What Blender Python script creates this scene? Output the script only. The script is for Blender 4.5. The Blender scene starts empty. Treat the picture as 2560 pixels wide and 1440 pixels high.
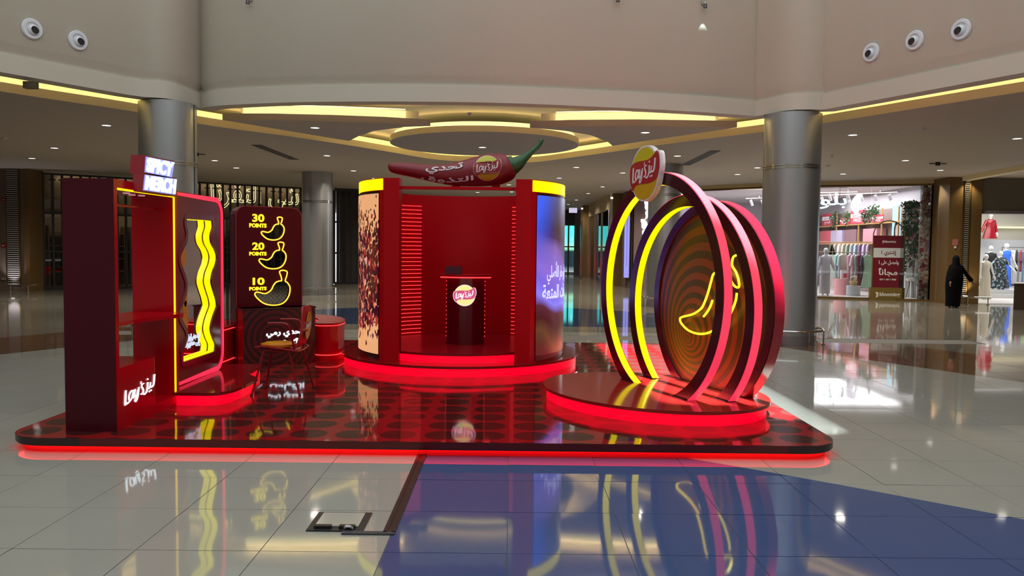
import bpy, bmesh, math, random
from mathutils import Vector, Matrix, Euler
from mathutils.geometry import tessellate_polygon
C = bpy.context.scene.collection
SC = bpy.context.scene
PI = math.pi
R = math.radians
rnd = random.Random(7)
# ------------------------------------------------------------------ camera, world, sun, exposure
H = 1.65; FPX = 2000.0; PITCH = math.atan(101.0/FPX); ROLL = 0.0115; YAW = -0.0025
cam_d = bpy.data.cameras.new('camera'); cam_d.sensor_width = 36.0; cam_d.lens = FPX/2560*36.0
cam_d.clip_end = 300
cam = bpy.data.objects.new('camera', cam_d); C.objects.link(cam)
CM = Matrix.Rotation(YAW, 4, 'Z') @ Matrix.Rotation(PI/2-PITCH, 4, 'X') @ Matrix.Rotation(ROLL, 4, 'Z')
cam.matrix_world = Matrix.Translation((0, 0, H)) @ CM
SC.camera = cam
w = bpy.data.worlds.new('world'); SC.world = w; w.use_nodes = True
bg = w.node_tree.nodes['Background']; bg.inputs[0].default_value = (0.90, 0.95, 1.0, 1); bg.inputs[1].default_value = 1.45
SC.view_settings.view_transform = 'Standard'; SC.view_settings.look = 'None'
SC.view_settings.exposure = 0.0; SC.view_settings.gamma = 1.0; SC.view_settings.use_curve_mapping = False
SC.cycles.max_bounces = 7; SC.cycles.diffuse_bounces = 3; SC.cycles.glossy_bounces = 4; SC.cycles.transparent_max_bounces = 10
SC.cycles.sample_clamp_indirect = 6.0; SC.cycles.sample_clamp_direct = 3.0; SC.cycles.caustics_reflective = False; SC.cycles.caustics_refractive = False
SC.cycles.use_denoising = True

def lamp(name, kind, loc, rot, energy, color=(1, 1, 1), parent=None, **kw):
    l = bpy.data.lights.new(name, kind); l.energy = energy; l.color = color
    for k, v in kw.items(): setattr(l, k, v)
    o = bpy.data.objects.new(name, l); C.objects.link(o); o.location = loc; o.rotation_euler = rot
    if parent is not None:
        o.parent = parent; o.matrix_parent_inverse = Matrix.Translation(-Vector(parent.location))
    return o

# sun shaft that comes down through the skylight on to the floor right of the stand
SUN_DIR = Vector((0.04, -0.06, 1.0)).normalized(); SUN_AT = Vector((2.22, 10.05, 0.0))
_zx = Vector((1, 0, 0)) - SUN_DIR*SUN_DIR.x; _zx.normalize(); _zy = SUN_DIR.cross(_zx)
_sm = Matrix((( _zx.x, _zy.x, SUN_DIR.x), (_zx.y, _zy.y, SUN_DIR.y), (_zx.z, _zy.z, SUN_DIR.z))).to_euler()
lamp('skylight_sun_shaft', 'AREA', SUN_AT+SUN_DIR*13.0, _sm, 1150, (0.82, 0.96, 1.0), shape='RECTANGLE', size=1.45, size_y=5.5, spread=R(2.0))

# ------------------------------------------------------------------ pixel rays (used to read real positions off the photograph)
def ray(px, py):
    return (CM.to_3x3() @ Vector(((px-1280.0)/FPX, (720.0-py)/FPX, -1.0)))
def onz(px, py, z=0.0):
    d = ray(px, py); t = (z-H)/d.z; return Vector((0, 0, H)) + d*t
def ony(px, py, Y):
    d = ray(px, py); return Vector((0, 0, H)) + d*(Y/d.y)
def onx(px, py, X):
    d = ray(px, py); return Vector((0, 0, H)) + d*(X/d.x)

class Frame:
    def __init__(s, O, U, V, W=None):
        s.O = Vector(O); s.U = Vector(U).normalized(); s.V = Vector(V).normalized()
        s.W = Vector(W).normalized() if W is not None else s.U.cross(s.V)
    def p(s, u, v, w_=0.0): return s.O + s.U*u + s.V*v + s.W*w_
    def uv(s, px, py, off=0.0):
        d = ray(px, py); O = s.O + s.W*off; t = (O-Vector((0, 0, H))).dot(s.W)/d.dot(s.W)
        q = Vector((0, 0, H)) + d*t - s.O
        return (q.dot(s.U), q.dot(s.V))
    def shift(s, u=0, v=0, w_=0): return Frame(s.p(u, v, w_), s.U, s.V, s.W)

# ------------------------------------------------------------------ materials
MATS = {}
def mat(name, col, rough=0.5, metal=0.0, emit=None, es=0.0, coat=0.0, spec=0.5, noise=None, bump=None, alpha=None, ior=1.5):
    if name in MATS: return MATS[name]
    m = bpy.data.materials.new(name); m.use_nodes = True; nt = m.node_tree
    b = nt.nodes['Principled BSDF']
    b.inputs['Base Color'].default_value = (*col, 1); b.inputs['Roughness'].default_value = rough
    b.inputs['Metallic'].default_value = metal; b.inputs['IOR'].default_value = ior
    b.inputs['Coat Weight'].default_value = coat; b.inputs['Coat Roughness'].default_value = 0.04
    b.inputs['Specular IOR Level'].default_value = spec
    if emit:
        b.inputs['Emission Color'].default_value = (*emit, 1); b.inputs['Emission Strength'].default_value = es
    if noise:                                   # (scale, amount, stretch xyz)
        tc = nt.nodes.new('ShaderNodeTexCoord'); mp = nt.nodes.new('ShaderNodeMapping')
        mp.inputs['Scale'].default_value = noise[2] if len(noise) > 2 else (1, 1, 1)
        nz = nt.nodes.new('ShaderNodeTexNoise'); nz.inputs['Scale'].default_value = noise[0]; nz.inputs['Detail'].default_value = 4
        nt.links.new(tc.outputs['Object'], mp.inputs[0]); nt.links.new(mp.outputs[0], nz.inputs['Vector'])
        mx = nt.nodes.new('ShaderNodeMix'); mx.data_type = 'RGBA'
        a = noise[1]
        mx.inputs[6].default_value = (*[c*(1-a) for c in col], 1); mx.inputs[7].default_value = (*[min(1, c*(1+a)) for c in col], 1)
        nt.links.new(nz.outputs['Fac'], mx.inputs[0]); nt.links.new(mx.outputs[2], b.inputs['Base Color'])
        if bump:
            bp = nt.nodes.new('ShaderNodeBump'); bp.inputs['Strength'].default_value = bump
            bp.inputs['Distance'].default_value = 0.01
            nt.links.new(nz.outputs['Fac'], bp.inputs['Height']); nt.links.new(bp.outputs[0], b.inputs['Normal'])
    MATS[name] = m
    return m
def emat(name, col, s=1.0):
    if name in MATS: return MATS[name]
    m = mat(name, (col[0]*0.3, col[1]*0.3, col[2]*0.3), rough=0.35, emit=col, es=s)
    return m
def glass_mat(name, tint=(1, 1, 1), refl=0.9):
    if name in MATS: return MATS[name]
    m = bpy.data.materials.new(name); m.use_nodes = True; nt = m.node_tree
    for n in list(nt.nodes): nt.nodes.remove(n)
    o = nt.nodes.new('ShaderNodeOutputMaterial'); t = nt.nodes.new('ShaderNodeBsdfTransparent'); g = nt.nodes.new('ShaderNodeBsdfGlossy')
    t.inputs[0].default_value = (*tint, 1); g.inputs[0].default_value = (refl, refl, refl, 1); g.inputs['Roughness'].default_value = 0.0
    f = nt.nodes.new('ShaderNodeFresnel'); f.inputs[0].default_value = 1.45
    mx = nt.nodes.new('ShaderNodeMixShader')
    nt.links.new(f.outputs[0], mx.inputs[0]); nt.links.new(t.outputs[0], mx.inputs[1]); nt.links.new(g.outputs[0], mx.inputs[2])
    nt.links.new(mx.outputs[0], o.inputs[0]); MATS[name] = m
    return m
class NT:
    """tiny helper for node maths"""
    def __init__(s, m): s.nt = m.node_tree; s.b = s.nt.nodes.get('Principled BSDF')
    def n(s, t, **kw):
        x = s.nt.nodes.new(t)
        for k, v in kw.items(): setattr(x, k, v)
        return x
    def link(s, a, b): s.nt.links.new(a, b)
    def m(s, op, a, b=None, c=None):
        x = s.n('ShaderNodeMath', operation=op)
        for i, v in enumerate((a, b, c)):
            if v is None: continue
            if isinstance(v, (int, float)): x.inputs[i].default_value = v
            else: s.link(v, x.inputs[i])
        return x.outputs[0]
    def mix(s, f, a, b):
        x = s.n('ShaderNodeMix', data_type='RGBA')
        s.link(f, x.inputs[0])
        for i, v in ((6, a), (7, b)):
            if isinstance(v, tuple): x.inputs[i].default_value = (*v, 1)
            else: s.link(v, x.inputs[i])
        return x.outputs[2]
    def pos(s, kind='world'):
        if kind == 'world': o = s.n('ShaderNodeNewGeometry').outputs['Position']
        else: o = s.n('ShaderNodeTexCoord').outputs['Object']
        x = s.n('ShaderNodeSeparateXYZ'); s.link(o, x.inputs[0]); return o, x.outputs[0], x.outputs[1], x.outputs[2]

# ------------------------------------------------------------------ mesh builder
class MB:
    def __init__(s): s.v = []; s.f = []
    def add(s, vs, fs):
        k = len(s.v); s.v += [tuple(x) for x in vs]; s.f += [tuple(i+k for i in f) for f in fs]; return s
    def box(s, a, b):
        x0, y0, z0 = [min(a[i], b[i]) for i in range(3)]; x1, y1, z1 = [max(a[i], b[i]) for i in range(3)]
        return s.add([(x0,y0,z0),(x1,y0,z0),(x1,y1,z0),(x0,y1,z0),(x0,y0,z1),(x1,y0,z1),(x1,y1,z1),(x0,y1,z1)],
                     [(0,3,2,1),(4,5,6,7),(0,1,5,4),(1,2,6,5),(2,3,7,6),(3,0,4,7)])
    def fbox(s, fr, u0, v0, w0, u1, v1, w1):
        P = [fr.p(u, v, w_) for w_ in (w0, w1) for v in (v0, v1) for u in (u0, u1)]
        return s.add(P, [(0,2,3,1),(4,5,7,6),(0,1,5,4),(1,3,7,5),(3,2,6,7),(2,0,4,6)])
    def prism(s, fr, poly, w0, w1, holes=(), caps=True):
        """flat outline (list of (u,v)) given thickness w0..w1 along the frame's W"""
        def area(p): return sum(p[i][0]*p[(i+1) % len(p)][1]-p[(i+1) % len(p)][0]*p[i][1] for i in range(len(p)))
        rings = [list(poly) if area(poly) > 0 else list(reversed(poly))]
        for h in holes: rings.append(list(h) if area(h) < 0 else list(reversed(h)))
        flat = [p for r_ in rings for p in r_]; n = len(flat)
        vs = [fr.p(u, v, w0) for u, v in flat] + [fr.p(u, v, w1) for u, v in flat]
        fs = []
        if caps:
            tri = tessellate_polygon([[Vector((u, v, 0)) for u, v in r_] for r_ in rings])
            for t in tri:
                a, b, c = [flat[i] for i in t]
                ar = (b[0]-a[0])*(c[1]-a[1])-(c[0]-a[0])*(b[1]-a[1])
                if ar < 0: t = (t[0], t[2], t[1])
                fs.append((t[0]+n, t[1]+n, t[2]+n)); fs.append((t[2], t[1], t[0]))
        k = 0
        for r_ in rings:
            m = len(r_)
            for i in range(m):
                a, b = k+i, k+(i+1) % m
                fs.append((a, b, b+n, a+n))
            k += m
        return s.add(vs, fs)
    def tube(s, pts, r, n=8, closed=False, caps=True):
        P = [Vector(p) for p in pts]; m = len(P)
        rr = r if isinstance(r, (list, tuple)) else [r]*m
        vs = []; up = None
        for i in range(m):
            if closed: t = P[(i+1) % m]-P[i-1]
            else: t = P[min(i+1, m-1)]-P[max(i-1, 0)]
            t.normalize()
            if up is None:
                up = Vector((0, 0, 1)) if abs(t.z) < 0.9 else Vector((1, 0, 0))
            a = t.cross(up)
            if a.length < 1e-4: a = t.cross(Vector((0, 1, 0)))
            a.normalize(); b = a.cross(t).normalized(); up = b
            for k in range(n):
                q = 2*PI*k/n; vs.append(P[i]+(a*math.cos(q)+b*math.sin(q))*rr[i])
        fs = []
        for i in range(m if closed else m-1):
            j = (i+1) % m
            for k in range(n):
                fs.append((i*n+k, i*n+(k+1) % n, j*n+(k+1) % n, j*n+k))
        if not closed and caps: fs += [tuple(range(n-1, -1, -1)), tuple((m-1)*n+k for k in range(n))]
        return s.add(vs, fs)
    def ribbon(s, fr, pts, wid, w0, w1, closed=False):
        """flat stroke of width wid along 2-D points, with thickness"""
        m = len(pts); L = []; Rr = []
        ww = wid if isinstance(wid, (list, tuple)) else [wid]*m
        for i in range(m):
            if closed: a, b = pts[i-1], pts[(i+1) % m]
            else: a, b = pts[max(i-1, 0)], pts[min(i+1, m-1)]
            dx, dy = b[0]-a[0], b[1]-a[1]; l = math.hypot(dx, dy) or 1
            nx, ny = -dy/l*ww[i]/2, dx/l*ww[i]/2
            L.append((pts[i][0]+nx, pts[i][1]+ny)); Rr.append((pts[i][0]-nx, pts[i][1]-ny))
        vs = []
        for i in range(m):
            vs += [fr.p(*L[i], w0), fr.p(*Rr[i], w0), fr.p(*Rr[i], w1), fr.p(*L[i], w1)]
        fs = []
        for i in range(m if closed else m-1):
            j = (i+1) % m
            for k in range(4):
                fs.append((i*4+k, i*4+(k+1) % 4, j*4+(k+1) % 4, j*4+k))
        if not closed: fs += [(3, 2, 1, 0), ((m-1)*4, (m-1)*4+1, (m-1)*4+2, (m-1)*4+3)]
        return s.add(vs, fs)
    def lathe(s, cx, cy, prof, n=32, a0=0.0, a1=2*PI, sx=1.0, sy=1.0):
        full = abs(a1-a0-2*PI) < 1e-6; k = n if full else n+1
        vs = []
        for r_, z in prof:
            for i in range(k):
                a = a0+(a1-a0)*i/n; vs.append((cx+r_*sx*math.cos(a), cy+r_*sy*math.sin(a), z))
        fs = []
        for j in range(len(prof)-1):
            for i in range(n):
                i2 = (i+1) % k
                fs.append((j*k+i, j*k+i2, (j+1)*k+i2, (j+1)*k+i))
        return s.add(vs, fs)
    def cyl(s, cx, cy, r, z0, z1, n=32):
        s.lathe(cx, cy, [(r, z0), (r, z1)], n); k = len(s.v)
        s.f.append(tuple(range(k-n, k))); s.f.append(tuple(reversed(range(k-2*n, k-n)))); return s
    def arcwall(s, cx, cy, r0, r1, a0, a1, z0, z1, n=24):
        vs = []; fs = []
        for i in range(n+1):
            a = a0+(a1-a0)*i/n; c, q = math.cos(a), math.sin(a)
            vs += [(cx+r0*c, cy+r0*q, z0), (cx+r1*c, cy+r1*q, z0), (cx+r1*c, cy+r1*q, z1), (cx+r0*c, cy+r0*q, z1)]
        for i in range(n):
            for k in range(4): fs.append((i*4+k, i*4+(k+1) % 4, (i+1)*4+(k+1) % 4, (i+1)*4+k))
        fs += [(3, 2, 1, 0), (n*4, n*4+1, n*4+2, n*4+3)]
        return s.add(vs, fs)
    def loft(s, secs, n=20, folds=0, famp=0.0, seed=0):
        """secs: list of (x,y,z,rx,ry) ellipses bottom to top"""
        rr = random.Random(seed); ph = rr.random()*6
        vs = []
        for j, (x, y, z, rx, ry) in enumerate(secs):
            k = 1-j/(len(secs)-1)
            for i in range(n):
                a = 2*PI*i/n; f = 1+famp*k*math.sin(folds*a+ph) if folds else 1
                vs.append((x+rx*f*math.cos(a), y+ry*f*math.sin(a), z))
        fs = []; m = len(secs)
        for j in range(m-1):
            for i in range(n): fs.append((j*n+i, j*n+(i+1) % n, (j+1)*n+(i+1) % n, (j+1)*n+i))
        fs += [tuple(range(n-1, -1, -1)), tuple((m-1)*n+i for i in range(n))]
        return s.add(vs, fs)
    def sphere(s, c, r, n=12, sx=1, sy=1, sz=1):
        vs = []; m = n//2
        for j in range(1, m):
            t = PI*j/m
            for i in range(n):
                a = 2*PI*i/n; vs.append((c[0]+r*sx*math.sin(t)*math.cos(a), c[1]+r*sy*math.sin(t)*math.sin(a), c[2]+r*sz*math.cos(t)))
        vs += [(c[0], c[1], c[2]+r*sz), (c[0], c[1], c[2]-r*sz)]; T = len(vs)-2; fs = []
        for j in range(m-2):
            for i in range(n): fs.append((j*n+i, (j+1)*n+i, (j+1)*n+(i+1) % n, j*n+(i+1) % n))
        for i in range(n): fs.append((T, i, (i+1) % n)); fs.append((T+1, (m-2)*n+(i+1) % n, (m-2)*n+i))
        return s.add(vs, fs)
    def build(s, name, m, parent=None, loc=None, smooth=False, bevel=0.0, rot=None):
        me = bpy.data.meshes.new(name)
        L = Vector(loc) if (loc is not None and parent is None) else Vector((0, 0, 0))
        me.from_pydata([tuple(Vector(x)-L) for x in s.v], [], s.f)
        bm = bmesh.new(); bm.from_mesh(me); bmesh.ops.recalc_face_normals(bm, faces=bm.faces)
        if bevel:
            ed = [e for e in bm.edges if len(e.link_faces) == 2 and e.calc_face_angle(0) > 0.6]
            bmesh.ops.bevel(bm, geom=ed, offset=bevel, segments=2, affect='EDGES', clamp_overlap=True)
        if smooth:
            for f in bm.faces: f.smooth = True
            for e in bm.edges:
                if len(e.link_faces) == 2 and e.calc_face_angle(0) > R(42): e.smooth = False
        bm.to_mesh(me); bm.free()
        me.materials.append(m)
        o = bpy.data.objects.new(name, me); C.objects.link(o)
        if parent is not None:
            o.parent = parent
            acc = Vector(parent.location) if parent.parent is None else Vector((0, 0, 0))   # parts are modelled in world coordinates
            o.matrix_parent_inverse = Matrix.Translation(-acc)
        else: o.location = L
        return o

def tag(o, label=None, cat=None, group=None, kind=None):
    if label: o['label'] = label
    if cat: o['category'] = cat
    if group: o['group'] = group
    if kind: o['kind'] = kind
    return o
def empty(name, loc, label=None, cat=None, group=None, kind=None):
    o = bpy.data.objects.new(name, None); C.objects.link(o); o.location = loc; o.empty_display_size = 0.1
    return tag(o, label, cat, group, kind)
def copy_tree(o, parent=None):
    c = o.copy(); C.objects.link(c)
    if parent is not None: c.parent = parent
    for ch in list(o.children): copy_tree(ch, c)
    return c
def struct(o): o['kind'] = 'structure'; return o

def cr(pts, n=6, closed=False):
    """Catmull-Rom smoothing of 2-D or 3-D points"""
    P = [Vector(p) for p in pts]; m = len(P); out = []
    rng = range(m if closed else m-1)
    for i in rng:
        p0 = P[i-1] if (closed or i > 0) else P[0]; p1 = P[i]; p2 = P[(i+1) % m]
        p3 = P[(i+2) % m] if (closed or i+2 < m) else P[-1]
        for k in range(n):
            t = k/n
            out.append(0.5*((2*p1)+(p2-p0)*t+(2*p0-5*p1+4*p2-p3)*t*t+(3*p1-p0-3*p2+p3)*t**3))
    if not closed: out.append(P[-1])
    return [tuple(p) for p in out]
def rrect(u0, v0, u1, v1, r, n=8, corners=(1, 1, 1, 1)):
    out = []
    for (cx, cy, a0, on, q_) in ((u0+r, v0+r, PI, corners[0], (u0, v0)), (u1-r, v0+r, 1.5*PI, corners[1], (u1, v0)), (u1-r, v1-r, 0, corners[2], (u1, v1)), (u0+r, v1-r, PI/2, corners[3], (u0, v1))):
        if on: out += [(cx+r*math.cos(a0+PI/2*k/n), cy+r*math.sin(a0+PI/2*k/n)) for k in range(n+1)]
        else: out.append(q_)
    return out

# ------------------------------------------------------------------ lettering
AR = {'ا': ('FE8D','FE8E',None,None),'أ': ('FE83','FE84',None,None),'إ': ('FE87','FE88',None,None),'ب': ('FE8F','FE90','FE91','FE92'),'ة': ('FE93','FE94',None,None),
 'ت': ('FE95','FE96','FE97','FE98'),'ج': ('FE9D','FE9E','FE9F','FEA0'),'ح': ('FEA1','FEA2','FEA3','FEA4'),'د': ('FEA9','FEAA',None,None),'ذ': ('FEAB','FEAC',None,None),
 'ر': ('FEAD','FEAE',None,None),'ز': ('FEAF','FEB0',None,None),'ش': ('FEB5','FEB6','FEB7','FEB8'),'ص': ('FEB9','FEBA','FEBB','FEBC'),'ض': ('FEBD','FEBE','FEBF','FEC0'),'ظ': ('FEC5','FEC6','FEC7','FEC8'),
 'ع': ('FEC9','FECA','FECB','FECC'),'ف': ('FED1','FED2','FED3','FED4'),'ق': ('FED5','FED6','FED7','FED8'),'ك': ('FED9','FEDA','FEDB','FEDC'),'ل': ('FEDD','FEDE','FEDF','FEE0'),
 'م': ('FEE1','FEE2','FEE3','FEE4'),'ن': ('FEE5','FEE6','FEE7','FEE8'),'ه': ('FEE9','FEEA','FEEB','FEEC'),'و': ('FEED','FEEE',None,None),'ى': ('FEEF','FEF0',None,None),'ي': ('FEF1','FEF2','FEF3','FEF4'),
 'س': ('FEB1','FEB2','FEB3','FEB4'),'غ': ('FECD','FECE','FECF','FED0')}
def shape_ar(s):
    out = []; n = len(s)
    for i, ch in enumerate(s):
        if ch not in AR: out.append(ch); continue
        prev = i > 0 and s[i-1] in AR and AR[s[i-1]][2] is not None
        nxt = i < n-1 and s[i+1] in AR and AR[ch][2] is not None
        f = AR[ch]
        k = 3 if (prev and nxt) else 1 if prev else 2 if nxt else 0
        out.append(chr(int(f[k] or f[1] if prev else f[k] or f[0], 16)))
    return ''.join(reversed(out))
def is_ar(s): return any(c in AR for c in s)
def text_raw(s, weight=0.0, extrude=0.0, outline=0.0):
    cu = bpy.data.curves.new('lettering', 'FONT'); cu.body = shape_ar(s) if is_ar(s) else s
    cu.offset = weight; cu.extrude = extrude; cu.resolution_u = 3
    if outline: cu.fill_mode = 'NONE'; cu.bevel_depth = outline; cu.bevel_resolution = 0
    o = bpy.data.objects.new('lettering', cu); C.objects.link(o)
    dg = bpy.context.evaluated_depsgraph_get(); ev = o.evaluated_get(dg); me = ev.to_mesh()
    vs = [tuple(v.co) for v in me.vertices]; fs = [tuple(p.vertices) for p in me.polygons]
    ev.to_mesh_clear(); bpy.data.objects.remove(o); bpy.data.curves.remove(cu)
    return vs, fs
def put_text(mb, fr, s, u0, v0, u1, v1, th=0.01, w0=0.0, weight=0.0, keep=False, outline=0.0, warp=None):
    """letters scaled into the rectangle (u0,v0)-(u1,v1) of the frame"""
    vs, fs = text_raw(s, weight, 0.05, outline)
    xs = [v[0] for v in vs]; ys = [v[1] for v in vs]; zs = [v[2] for v in vs]
    ax, bx, ay, by, az, bz = min(xs), max(xs), min(ys), max(ys), min(zs), max(zs)
    sx = (u1-u0)/(bx-ax); sy = (v1-v0)/(by-ay)
    if keep:
        sx = sy = min(sx, sy)
    cu_, cv_ = (u0+u1)/2, (v0+v1)/2
    out = []
    for x, y, z in vs:
        u = cu_+(x-(ax+bx)/2)*sx; v = cv_+(y-(ay+by)/2)*sy; ww = w0+(z-az)/(bz-az)*th
        out.append(warp(u, v, ww) if warp else fr.p(u, v, ww))
    mb.add(out, fs); return mb

# crisp-brand roundel traced from the photograph; unit coordinates, roundel radius about 1
def _q(pts): return [((x-1815)/300.0, -(y-465)/300.0) for x, y in pts]
LOGO_RIBBON = cr(_q([(1520,352),(1610,325),(1720,318),(1860,320),(1960,302),(2030,268),(2070,238),(2120,262),(2142,330),(2146,420),(2120,500),(2088,545),(1990,575),(1860,585),(1720,583),(1620,598),(1565,650),(1530,620),(1495,545),(1484,455),(1492,395)]), 4, True)
LOGO_DISC = [(0.0+0.99*math.cos(a*2*PI/56), 0.0+0.99*math.sin(a*2*PI/56)) for a in range(56)]
LOGO_TOP = [p for p in LOGO_DISC]
STROKES = [  # (points, widths)
 ([(1574,384),(1566,470),(1562,548),(1552,560)], [32, 34, 34, 10]), ([(1552,552),(1600,548),(1640,536)], [24, 26, 12]),
 ([(1690,420),(1660,418),(1630,450),(1622,500),(1640,528),(1664,510),(1686,450)], [20, 24, 26, 26, 22, 20, 14]), ([(1692,416),(1686,500),(1706,512)], [26, 26, 14]),
 ([(1724,410),(1712,480),(1724,506),(1746,496),(1764,430)], [26, 26, 24, 20, 16]), ([(1786,404),(1776,470),(1762,530),(1738,566),(1718,556),(1728,528),(1764,508)], [26, 26, 24, 22, 20, 16, 8]),
 ([(1828,342),(1820,376)], [20, 8]),
 ([(1876,380),(1846,382),(1832,408),(1850,438),(1862,470),(1848,500),(1814,502)], [14, 22, 24, 26, 26, 24, 16]),
 ([(1938,334),(1938,354)], [26, 26]), ([(1938,384),(1934,450),(1916,500),(1880,520),(1856,512)], [28, 28, 26, 24, 12]),
 ([(1930,448),(1960,470),(1978,450),(1988,396)], [20, 24, 24, 24]), ([(2062,312),(2052,400),(2040,446),(2006,462),(1978,448)], [34, 34, 30, 26, 20]),
 ([(1966,500),(1966,520)], [24, 24]), ([(1998,494),(1998,514)], [24, 24])]
def logo_letters(mb, fr, sc, cx, cy, w0, w1, warp=None):
    for pts, wd in STROKES:
        q = _q(pts)
        q3 = cr([(p[0], p[1], wd[i]/300.0*0.84) for i, p in enumerate(q)], 4)
        f2 = fr
        if warp: mb.ribbon(warp, [(p[0]*sc+cx, p[1]*sc+cy) for p in q3], [p[2]*sc for p in q3], w0, w1)
        else: mb.ribbon(f2, [(p[0]*sc+cx, p[1]*sc+cy) for p in q3], [p[2]*sc for p in q3], w0, w1)
def clip_half(poly, f):
    out = []
    for i in range(len(poly)):
        a, b = poly[i], poly[(i+1) % len(poly)]; fa, fb = f(a), f(b)
        if fa >= 0: out.append(a)
        if (fa > 0) != (fb > 0):
            t = fa/(fa-fb); out.append((a[0]+(b[0]-a[0])*t, a[1]+(b[1]-a[1])*t))
    return out
def logo(parent, fr, sc, cx=0, cy=0, base=0.02, lit=False, back=True, layer=0.004):
    k = 'lit ' if lit else ''
    T = lambda pl, g=1.0: [(u*sc*g+cx, v*sc*g+cy) for u, v in pl]
    if lit:
        white = emat('lit roundel rim', (1.0, 0.80, 0.86), 0.95); yel = emat('lit roundel yellow', (0.93, 0.88, 0.30), 0.95)
        org = emat('lit roundel yellow low', (0.90, 0.85, 0.32), 0.95); red = emat('lit roundel red', (0.72, 0.10, 0.24), 0.85); let = emat('lit roundel letters', (1, 1, 1), 1.1)
    else:
        white = mat('roundel rim white', (0.80, 0.72, 0.72), 0.3); yel = mat('roundel yellow', (0.62, 0.52, 0.012), 0.3)
        org = mat('roundel orange yellow', (0.62, 0.36, 0.01), 0.3); red = mat('roundel red', (0.42, 0.012, 0.022), 0.3); let = mat('roundel letters white', (0.82, 0.78, 0.80), 0.35)
    ps = []
    def B(mb, n, m, lab=None):
        o = mb.build(n, m, parent); ps.append(o)
        if lab: o['label'] = lab
    if back:
        mb = MB(); mb.prism(fr, T(LOGO_DISC, 1.07), 0, base); mb.prism(fr, T(LOGO_RIBBON, 1.045), 0, base+0.0003); B(mb, 'logo_backing', white)
    b = base
    mb = MB(); mb.prism(fr, T(clip_half(LOGO_DISC, lambda p: p[1]-0.05)), b, b+layer); B(mb, 'logo_disc_top', yel)
    mb = MB(); mb.prism(fr, T(clip_half(LOGO_DISC, lambda p: -p[1]+0.05)), b, b+layer); B(mb, 'logo_disc_bottom', org)
    mb = MB(); mb.prism(fr, T(LOGO_RIBBON), b+layer*0.5, b+2*layer); B(mb, 'logo_ribbon', red)
    mb = MB(); logo_letters(mb, fr, sc, cx, cy, b+1.5*layer, b+3*layer); B(mb, 'logo_lettering', let)
    return ps
def near(a, b): return (Vector(a)-Vector(b)).length
# ================================================================== SETTING
WHITE = mat('atrium wall paint', (0.56, 0.52, 0.425), 0.55, noise=(0.5, 0.05, (1, 1, 0.3)))
CEIL = mat('ceiling paint', (0.50, 0.44, 0.38), 0.7)
CEILW = mat('recess paint', (0.85, 0.80, 0.68), 0.7)
STEEL = mat('brushed steel cladding', (0.40, 0.42, 0.43), 0.32, metal=0.78, noise=(6, 0.10, (1, 1, 0.05)))
CHROME = mat('chrome', (0.62, 0.60, 0.57), 0.12, metal=1.0)
DARKM = mat('dark joint metal', (0.05, 0.05, 0.05), 0.4, metal=0.6)
WOOD = mat('golden brown wood veneer', (0.16, 0.095, 0.032), 0.35, noise=(9, 0.12, (1, 1, 0.06)))
BEIGE = mat('brown beige wall panel', (0.16, 0.115, 0.085), 0.5)
BLACKM = mat('black metal frame', (0.010, 0.010, 0.011), 0.35)
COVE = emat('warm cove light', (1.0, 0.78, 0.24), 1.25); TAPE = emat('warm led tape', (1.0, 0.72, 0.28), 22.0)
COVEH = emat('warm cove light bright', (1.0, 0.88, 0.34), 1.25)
LAMPW = emat('downlight lens', (1.0, 0.97, 0.90), 4.0)
WTRIM = mat('white lamp trim', (0.6, 0.58, 0.55), 0.4)
CZ = 4.08

# ---- floor stone with its inlaid colours (white field, blue lens, brown band following the columns)
fm = mat('polished floor stone', (0.42, 0.41, 0.36), 0.05)
q = NT(fm); po, X, Y, Z = q.pos()
nz = q.n('ShaderNodeTexNoise'); nz.inputs['Scale'].default_value = 2.2; nz.inputs['Detail'].default_value = 5
q.link(po, nz.inputs['Vector'])
stone = q.mix(nz.outputs['Fac'], (0.355, 0.352, 0.298), (0.395, 0.392, 0.338))
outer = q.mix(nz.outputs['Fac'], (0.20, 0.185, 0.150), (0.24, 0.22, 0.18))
brown = q.mix(nz.outputs['Fac'], (0.135, 0.075, 0.045), (0.175, 0.10, 0.065))
blue = q.mix(nz.outputs['Fac'], (0.055, 0.092, 0.215), (0.065, 0.106, 0.24))
def dist(cx, cy):
    return q.m('SQRT', q.m('ADD', q.m('POWER', q.m('SUBTRACT', X, cx), 2.0), q.m('POWER', q.m('SUBTRACT', Y, cy), 2.0)))
def gt(a, b): return q.m('GREATER_THAN', a, b)
def lt(a, b): return q.m('LESS_THAN', a, b)
def AND(a, b): return q.m('MULTIPLY', a, b)
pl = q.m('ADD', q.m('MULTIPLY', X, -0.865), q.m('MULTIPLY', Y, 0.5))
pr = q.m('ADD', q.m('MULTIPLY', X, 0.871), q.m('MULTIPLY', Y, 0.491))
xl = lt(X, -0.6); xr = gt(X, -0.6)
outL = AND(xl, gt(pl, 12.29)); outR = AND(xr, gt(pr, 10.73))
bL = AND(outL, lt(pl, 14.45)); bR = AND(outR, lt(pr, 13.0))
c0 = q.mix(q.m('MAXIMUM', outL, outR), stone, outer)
c1 = q.mix(q.m('MAXIMUM', bL, bR), c0, brown)
lens = AND(gt(Y, 16.8), lt(dist(-0.64, 16.8), 5.7))
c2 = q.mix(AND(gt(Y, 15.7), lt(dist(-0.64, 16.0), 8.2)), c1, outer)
c2 = q.mix(lens, c2, (0.035, 0.055, 0.115))
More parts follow.
